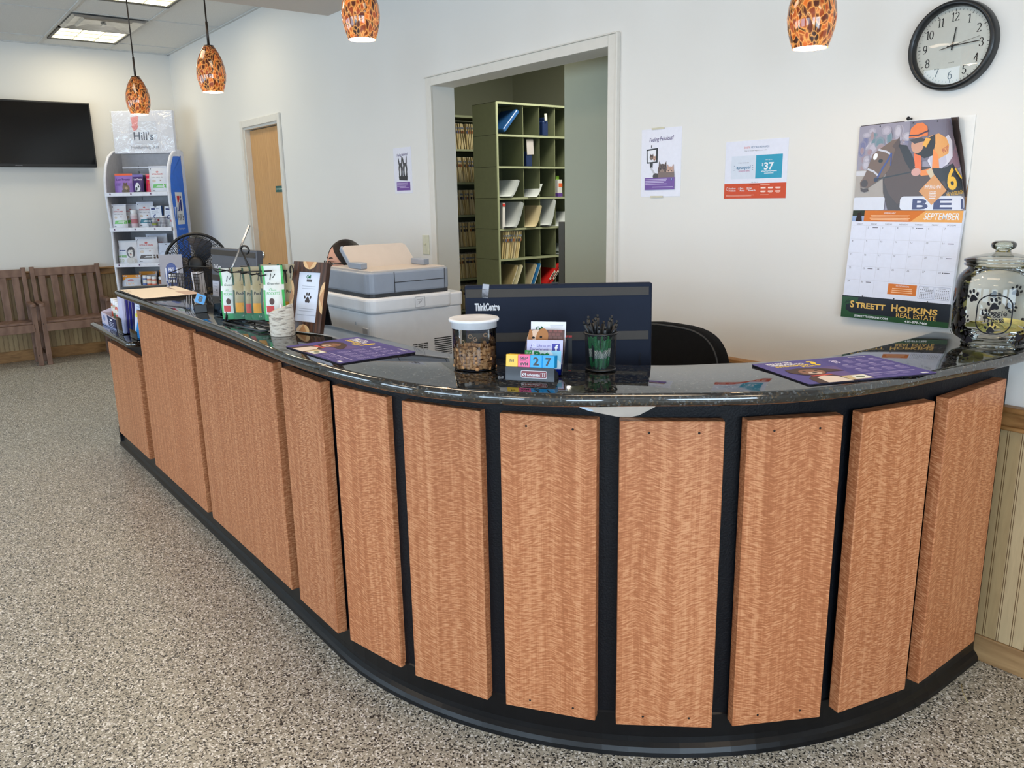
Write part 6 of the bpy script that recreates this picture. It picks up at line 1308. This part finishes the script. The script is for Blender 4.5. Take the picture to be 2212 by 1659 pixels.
b.grid(lambda u, v: hair_pt(2 * PI * u, .0005 + hl(2 * PI * u) * v), N1, N2)
b.ball((0, .108, -.02), (.04, .035, .042), 16); b.build('hair', HAIR, cl)
b = MB(); b.at((0, -.02, HZ), (.05, 0, -.12)); FR = mat('black_glasses_frame', rgb(14, 14, 16), .25)
for s in (-1, 1):
    b.tube([(s * .031 + .023 * px, -.101 + .004 * abs(px), .004 + .0175 * py) for px, py in [(math.copysign(abs(math.cos(q)) ** .55, math.cos(q)), math.copysign(abs(math.sin(q)) ** .55, math.sin(q))) for q in [2 * PI * i / 28 for i in range(28)]]], .0026, 8, True); b.tube([(s * .053, -.097, .01), (s * .083, -.03, .008), (s * .082, .015, .006)], .0024, 8)
b.tube([(-.008, -.101, .008), (0, -.104, .011), (.008, -.101, .008)], .0024, 8); gg = b.build('glasses', FR, cl)
b = MB(); b.at((0, -.02, HZ), (.05, 0, -.12))
for s in (-1, 1): b.mesh([(s * .031 + dx, -.1, .004 + dz) for dx, dz in ((-.02, -.015), (.02, -.015), (.02, .015), (-.02, .015))], [[0, 1, 2, 3]])
b.build('spectacle_lenses', glass_mat('spectacle_lens', (.97, .97, .98, 1), .5, .2), gg)
b = MB(); b.tube([(0, .0, .95), (0, -.005, 1.02), (0, -.012, 1.12)], [.05, .044, .047], 20); b.build('neck', SKIN, cl)

# --- desk fan
FX, FY, FZ = -5.30, 1.56, 1.125
fang = math.atan2(FX, -FY) ; toC = math.atan2(-FY, -FX)
fan = thing('desk_fan', 'round black caged desk fan between the display stand and the grey computer', 'fan', (FX, FY, .7405), (0, 0, toC + PI / 2 - .12))
zc = FZ - .7405
def fan_M(b): return b.at((0, 0, zc), (PI / 2 - .12, 0, 0))
b = fan_M(MB())
for k in range(16): r_ = .05 + .00927 * k; b.tube([(r_ * math.cos(2 * PI * i / 48), r_ * math.sin(2 * PI * i / 48), .062 - .05 * (r_ / .189) ** 3) for i in range(48)], .0015, 4, True)
for k in range(26):
    th = 2 * PI * k / 26; b.tube([(r_ * math.cos(th + .5 * (1 - r_ / .189)), r_ * math.sin(th + .5 * (1 - r_ / .189)), .062 - .05 * (r_ / .189) ** 3) for r_ in (.045, .08, .12, .16, .189)], .002, 5)
b.build('front_grille', BLKMT, fan)
b = fan_M(MB()); b.tube([(.191 * math.cos(2 * PI * i / 64), .191 * math.sin(2 * PI * i / 64), .004) for i in range(64)], .0085, 10, True); b.build('grille_rim', BLKPL, fan)
b = fan_M(MB())
for k in range(8): r_ = .06 + .0185 * k; b.tube([(r_ * math.cos(2 * PI * i / 40), r_ * math.sin(2 * PI * i / 40), -.06 + .05 * (r_ / .189) ** 3) for i in range(40)], .0011, 4, True)
for k in range(24): th = 2 * PI * k / 24; b.tube([(r_ * math.cos(th), r_ * math.sin(th), -.06 + .05 * (r_ / .189) ** 3) for r_ in (.05, .1, .15, .189)], .0014, 4)
b.build('rear_grille', BLKMT, fan)
BLADE = mat('smoky_blue_fan_blade', rgb(38, 52, 74), .3)
for k in range(3):
    b = fan_M(MB()); a0 = 2 * PI * k / 3 + .9; b.grid(lambda u, v: ((.04 + .125 * v) * math.cos(a0 + (u - .5) * (1.3 - .35 * v) + .5 * v), (.04 + .125 * v) * math.sin(a0 + (u - .5) * (1.3 - .35 * v) + .5 * v), .03 * (u - .5)), 8, 6); b.build('blade', BLADE, fan)
b = fan_M(MB()); b.lathe([(0, .066), (.03, .065), (.047, .06), (.047, .03), (.04, .02)], 28); b.lathe([(.05, -.055), (.045, -.12), (.02, -.135), (0, -.136)], 24); b.build('motor_hub', BLKPL, fan)
b = MB(); b.lathe([(.14, 0), (.135, .012), (.05, .03), (.022, .05), (.02, zc - .19)], 36, (0, .05, 0), (True, False)); b.tube([(0, .05, zc - .2), (0, .1, zc - .05), (0, .09, zc)], .018, 10); b.build('base', BLKPL, fan)

# --- wire file rack with papers, notice board card
wr = thing('wire_file_rack', 'tall black wire file rack in front of the desk fan', 'file rack', (-4.98, 1.30, .7405), (0, 0, .45))
b = MB(); W2, D2, H2 = .24, .13, .365
for z in (.003, H2 * .5, H2): b.tube([(0, 0, z), (W2, 0, z), (W2, D2, z + (.03 if z > .2 else 0)), (0, D2, z + (.03 if z > .2 else 0))], .0032, 6, True)
for k in range(29): x = W2 * k / 28; b.tube([(x, 0, .003), (x + .008 * (k % 3 - 1), 0, H2)], .002, 4); b.tube([(x, D2, .003), (x, D2, H2 + .03)], .0014, 4)
for k in range(1, 20): z = H2 * k / 20; b.tube([(0, 0, z), (W2, 0, z)], .0016, 4)
for k in range(1, 7): y = D2 * k / 7; b.tube([(0, y, .003), (0, y, H2)], .0014, 4); b.tube([(W2, y, .003), (W2, y, H2)], .0014, 4)
b.build('wire_grid', BLKMT, wr)
for i, lb in enumerate(('white sheet standing at the right end of the black wire rack', 'second white sheet leaning behind the first in the wire rack')):
    b = MB(); b.col = rgb(222, 222, 230); b.box((0, 0, .19), (.008, .05, .37)); b.build('paper_sheet', PM, loc=(-4.79 + i * .022, 1.415 + i * .02, .743), rot=(0, -.09, .45), label=lb, cat='paper')
a = Art(); a.rect(0, 0, .14, .2, rgb(48, 66, 118)); a.rect(0, .2, .14, .46, rgb(164, 164, 174)); a.ell(.07, .335, .042, .075, rgb(76, 92, 150)); a.ell(.07, .335, .038, .07, rgb(88, 104, 160))
for i, (s_, w_) in enumerate((('PET', .034),)): a.text(s_, .07, .36 - i * .034, .02, WHITE, w=w_, bold=.02)
for k in (-1, 1): a.rect(.07 + k * .034 - .004, .3, .07 + k * .034 + .004, .38, rgb(220, 226, 240))
a.rect(.047, .318, .093, .342, WHITE); a.rect(.045, .288, .095, .31, WHITE); a.lines(.045, .095, .24, .012, 2, .006, rgb(190, 200, 226), .1, 'c'); a.lines(.03, .11, .17, .016, 2, .008, rgb(220, 226, 240), .1, 'c')
a.items = [q for q in a.items]
a.sheet(.14, .46, 'notice_board', PM, .006, rgb(60, 74, 120), loc=(-5.215, 1.305, .742), rot=(PI / 2 - .04, 0, SA), label='grey and navy notice card with an oval emblem left of the desk fan', cat='sign')
# ================================================================ file room shelving seen through the opening
OLIVE = mat('olive_green_steel', rgb(112, 118, 92), .5, var=.04); OLIVED = mat('olive_green_steel_edge', rgb(146, 152, 126), .45, var=.03)
XA, YA, ZT_, DZ = -5.23, 3.915, 2.226, .2425
fa_ = thing('file_shelving', 'olive green steel shelving with divided bays beyond the opening', 'shelving', (XA, YA, 0))
b = MB(); b.box((-.155, -.006, ZT_ / 2), (.31, .012, ZT_)); 
b.build('end_panel', OLIVE, fa_)
b = MB()
for k in range(9): b.box((-.155, -.0125, ZT_ - k * DZ), (.308, .002, .003))
b.build('panel_joint', mat('dark_joint', rgb(50, 54, 40), .6), fa_)
b = MB(); b.box((-.305, .6, ZT_ / 2), (.01, 1.2, ZT_)); b.build('back_panel', OLIVE, fa_)
for k in range(10):
    b = MB(); z = ZT_ - k * DZ; b.box((-.155, .6, z - .006), (.3, 1.2, .008)); b.m = 1; b.box((-.004, .6, z - .005), (.01, 1.2, .016)); b.build('shelf', [OLIVE, OLIVED], fa_)
    if k < 9:
        for y in (.269, .436, .604, .772, .94):
            b = MB(); b.box((-.155, y, z - DZ / 2), (.285, .005, DZ - .014)); b.build('divider', OLIVE, fa_)
b = MB(); b.box((-.004, .0, ZT_ / 2), (.014, .016, ZT_)); b.build('front_post', OLIVED, fa_)
XB, YB = -6.2, 3.95
fb_ = thing('file_shelving', 'olive shelving packed with patient folders behind the divided unit', 'shelving', (XB, YB, 0))
ZB = [2.22 - .29 * k for k in range(8)]
b = MB(); b.box((-.3, .3, 1.1), (.01, .7, 2.2)); b.build('back_panel', OLIVE, fb_)
for z in ZB: b = MB(); b.box((-.15, .3, z - .006), (.3, .7, .012)); b.m = 1; b.box((0, .3, z - .006), (.008, .7, .018)); b.build('shelf', [OLIVE, OLIVED], fb_)
for y in (-.04, .64): b = MB(); b.box((-.15, y, 1.1), (.3, .012, 2.2)); b.m = 1; b.box((0, y, 1.1), (.012, .02, 2.2)); b.build('end_panel', [OLIVE, OLIVED], fb_)
fc_ = thing('file_shelving', 'edge of an olive shelving unit just inside the left of the opening', 'shelving', (-5.97, 3.62, 0))
b = MB(); b.box((-.15, 0, 1.14), (.3, .03, 2.28)); b.build('end_panel', OLIVE, fc_)
b = MB(); b.box((.004, .0, 1.14), (.014, .04, 2.28)); b.build('front_post', OLIVED, fc_)
for k in range(8): b = MB(); b.box((-.15, -.1, 2.26 - k * .285), (.3, .2, .012)); b.m = 1; b.box((.004, -.1, 2.26 - k * .285), (.012, .2, .02)); b.build('shelf', [OLIVE, OLIVED], fc_)
# manila folders, one object each
def folder_mesh(c, tabc):
    b = MB(); b.col = c; b.box((-.1, 0, .11), (.2, .0085, .22)); b.col = rgb(226, 220, 206); b.box((-.1, .0012, .112), (.196, .004, .222)); b.col = tabc; b.box((.003, 0, .15), (.006, .009, .022)); b.col = rgb(120, 130, 150); b.box((.003, 0, .185), (.005, .0086, .014)); return b
protos = []
for c, tc in ((rgb(206, 186, 138), rgb(70, 66, 64)), (rgb(196, 176, 130), rgb(90, 96, 130)), (rgb(214, 198, 156), rgb(150, 96, 60)), (rgb(202, 190, 160), rgb(60, 60, 70))): protos.append((c, tc))
made = {}
FLAB = 'manila patient folder standing in the tightly packed rows beyond the opening'
def folder(x, y, z, rot, kind, lab=FLAB, grp='folders in the packed shelving'):
    if kind not in made:
        made[kind] = folder_mesh(*protos[kind]).build('file_folder', PM, loc=(x, y, z), rot=rot, label=lab, cat='folder', group=grp); return made[kind]
    o = copy_tree(made[kind], (x, y, z), rot, lab); o['group'] = grp; return o
for r_, z in enumerate(ZB[1:7]):
    y = YB + .17
    while y < YB + .56:
        folder(XB - .03 + rnd.uniform(-.012, .012), y, z + .003, (rnd.uniform(.02, .16), 0, rnd.uniform(-.05, .05)), rnd.randrange(4)); y += rnd.uniform(.0125, .02)
ZA = [ZT_ - k * DZ for k in range(10)]
for i in range(11):
    folder(XA - .02 + .012 * math.sin(i), YA + .04 + i * .0165, ZA[5] + .002, (-.10 - .012 * i, 0, rnd.uniform(-.04, .04)), i % 4, 'worn manila folder leaning in the first bay of the divided shelving', 'leaning folders in the divided shelving')
def bent(name, label, cat, y, zi, w, h, curl, c, n=1, grp=None, x=0.0):
    """papers slumped in a bay: curled up against the divider"""
    b = MB(); b.col = c
    for q in range(n):
        b.grid(lambda u, v: (XA - .28 + u * .29 + x, y + (v ** .8) * w * (1 - .04 * q), ZA[zi] + .004 + q * .004 + curl * max(0, v - .45) ** 1.6 * 3.4 * h), 2, 12)
        b.col = tuple(min(1, k * (.93 if q % 2 == 0 else 1.07)) for k in c[:3]) + (1,)
    return b.build(name, PM, label=label, cat=cat, group=grp)
PW2 = rgb(206, 212, 216)
bent('paper_stack', 'curled white papers in the first bay, third shelf of the divided unit', 'papers', YA + .02, 3, .19, .10, 1, PW2, 3)
bent('paper_sheet', 'single curled white sheet in the second bay, third shelf of the divided unit', 'papers', YA + .3, 3, .15, .08, 1, PW2)
bent('paper_stack', 'thick curled papers in the first bay, fourth shelf of the divided unit', 'papers', YA + .05, 4, .2, .15, 1, PW2, 4)
bent('paper_folder', 'cream folder slumped across the second bay, fourth shelf', 'folder', YA + .28, 4, .16, .13, 1, rgb(214, 200, 166), 2)
bent('paper_stack', 'rolled white papers in the third bay, fourth shelf', 'papers', YA + .445, 4, .15, .16, 1, PW2, 4)
bent('paper_sheet', 'curled sheet in the fourth bay, fourth shelf', 'papers', YA + .612, 4, .14, .09, 1, PW2)
DB = rgb(28, 44, 84)
b = MB(); b.col = rgb(40, 84, 140); b.box((-.1, 0, .1), (.22, .035, .22), .008, (-.75, 0, 0)); b.build('binder', PG, loc=(XA - .02, YA + .15, ZA[1] + .01), label='blue curved binder tilted in the top left bay of the divided shelving', cat='binder')
b = MB(); b.col = DB; b.box((-.1, 0, .06), (.2, .06, .12), .01); b.box((-.1, 0, .12), (.2, .03, .06), .01); b.col = rgb(206, 208, 196); b.box((.003, 0, .15), (.004, .026, .055), 0, (.08, 0, 0)); b.build('document_box', PG, loc=(XA - .03, YA + .52, ZA[1] + .003), label='navy folded box with a pale tag in the top row of the divided shelving', cat='box')
b = MB(); b.col = DB; b.box((-.1, 0, .06), (.2, .06, .12), .006); b.col = rgb(176, 172, 176); b.box((.004, .005, .155), (.004, .07, .12), 0, (.05, 0, 0)); b.build('document_box', PG, loc=(XA - .03, YA + .345, ZA[2] + .003), label='navy box with a grey sheet in front in the second row', cat='box')
b = MB(); b.col = rgb(130, 30, 28); b.box((0, 0, .04), (.01, .05, .08)); b.build('red_card', PM, loc=(XA - .24, YA + .16, ZA[3] + .1), label='dark red card at the back of the first bay, third shelf', cat='card')
b = MB(); b.col = rgb(196, 196, 200); b.box((-.08, 0, .07), (.16, .05, .14), .003); b.col = rgb(90, 60, 140); b.box((-.08, 0, .015), (.163, .052, .03)); b.col = rgb(206, 90, 50); b.box((-.08, .005, .095), (.163, .04, .03)); b.col = rgb(110, 150, 50); b.box((-.08, 0, .155), (.1, .03, .03)); b.build('snack_carton', PM, loc=(XA - .02, YA + .665, ZA[3] + .003), label='white orange and purple carton at the right end of the third shelf', cat='box')
b = MB(); b.col = rgb(206, 204, 206); b.box((-.1, 0, .1), (.2, .026, .2)); b.col = rgb(196, 60, 56); b.box((.001, 0, .185), (.004, .027, .022)); b.build('magazine_file', PM, loc=(XA - .01, YA + .055, ZA[4] + .003), rot=(-.03, 0, 0), label='white catalogue with a red top edge beside the shelving end panel', cat='book')
b = MB(); b.col = rgb(190, 200, 206); b.grid(lambda u, v: (XA - .2 + .2 * u, .05 * math.sin(PI * v) * (1 - .5 * u) * 1 + YA + .7, ZA[5] + .003 + .1 * math.sin(PI * v * .9) * (1 - .3 * u)), 6, 10); b.build('plastic_bag', PG, label='crumpled pale plastic bag in the last bay of the fifth shelf', cat='bag')
for i in range(2):
    b = MB(); b.col = rgb(178, 26, 24); b.box((-.1, 0, .11), (.22, .022, .22), .002); b.col = rgb(216, 210, 206); b.box((.011, 0, .1), (.002, .018, .09)); b.col = rgb(70, 66, 66); b.box((.0122, 0, .1), (.001, .01, .06))
    b.build('binder', PM, loc=(XA - .02, YA + .50 + i * .04, ZA[6] + .003), rot=(-.72, 0, 0), label=('left' if i == 0 else 'right') + ' one of two tilted red binders with white spine labels', cat='binder', group='tilted red binders')
for i, (c, y, lb) in enumerate(((rgb(150, 136, 100), .1, 'tan folder leaning in the first bay of the sixth shelf'), (rgb(196, 190, 160), .15, 'pale cream folder leaning behind the tan one on the sixth shelf'), (rgb(166, 156, 130), .3, 'grey tan folder in the second bay of the sixth shelf'), (rgb(40, 110, 170), .345, 'bright blue folder in the second bay of the sixth shelf'))):
    b = MB(); b.col = c; b.box((-.1, 0, .1), (.22, .012, .2)); b.col = rgb(220, 216, 206); b.box((-.1, .009, .098), (.218, .006, .19)); b.build('file_folder', PM, loc=(XA - .01, YA + y, ZA[6] + .003), rot=(-.42, 0, 0), label=lb, cat='folder')
# ================================================================ slatted armchairs against the left wall
SLAT = oak_material('brown_composite_lumber', rgb(112, 84, 70), rgb(134, 105, 90), (5, 5, 5), 2.0, .5, .3)
def armchair(label, y0):
    t = thing('slatted_armchair', label, 'armchair', (-9.15, y0, 0), group='brown slatted armchairs'); W = .62
    def part(nm, boxes, **kw):
        b = MB()
        for q in boxes: b.box(*q)
        return b.build(nm, SLAT, t, **kw)
    lean = .07
    for y in (.02, W - .02): 
        b = MB(); b.box((.095, y, .19), (.05, .04, .38), .004); b.box((.058, y, .645), (.045, .04, .56), .004, (0, -.1, 0)); b.build('rear_leg', SLAT, t)
        b = MB(); b.box((.345, y, .285), (.05, .045, .57), .004); b.m = 1
        for z in (.1, .36, .4): b.at((.3702, y - .01, z), (0, PI / 2, 0)); b.cyl((0, 0, 0), .004, 0, .001, 8)
        b.build('front_leg', [SLAT, DARKHOLE], t)
        b = MB(); b.prism(rrect(.07, y - .026, .385, y + .026, .02, 4), .565, .597, .005, 2); b.build('armrest', SLAT, t)
        b = MB(); b.box((.22, y, .12), (.22, .03, .05), .003); b.build('stretcher', SLAT, t)
    part('top_rail', [((.034, W / 2, .87), (.035, W - .06, .075), .004, (0, -.1, 0))])
    part('lower_rail', [((.086, W / 2, .40), (.035, W - .06, .05), .004)])
    for k in range(5): part('back_slat', [((.062, .095 + k * .1075, .625), (.02, .062, .46), .003, (0, -.1, 0))])
    for k in range(4): part('seat_slat', [((.125 + k * .067, W / 2, .415), (.058, W - .075, .022), .004)])
    part('apron', [((.365, W / 2, .365), (.025, W - .065, .075), .003)])
    return t
armchair('brown slatted armchair closest to the display stand', 1.085)
armchair('brown slatted armchair cut off by the left picture edge', .43)
b = MB(); b.tube([(-.985, 2.47, .002), (-.965, 2.43, .003), (-.93, 2.385, .002)], .0011, 5)
b.build('straw', mat('dry_straw', rgb(206, 190, 140), .7), loc=(.07, -.02, 0), label='loose yellow straw lying on the floor by the desk base', cat='straw')
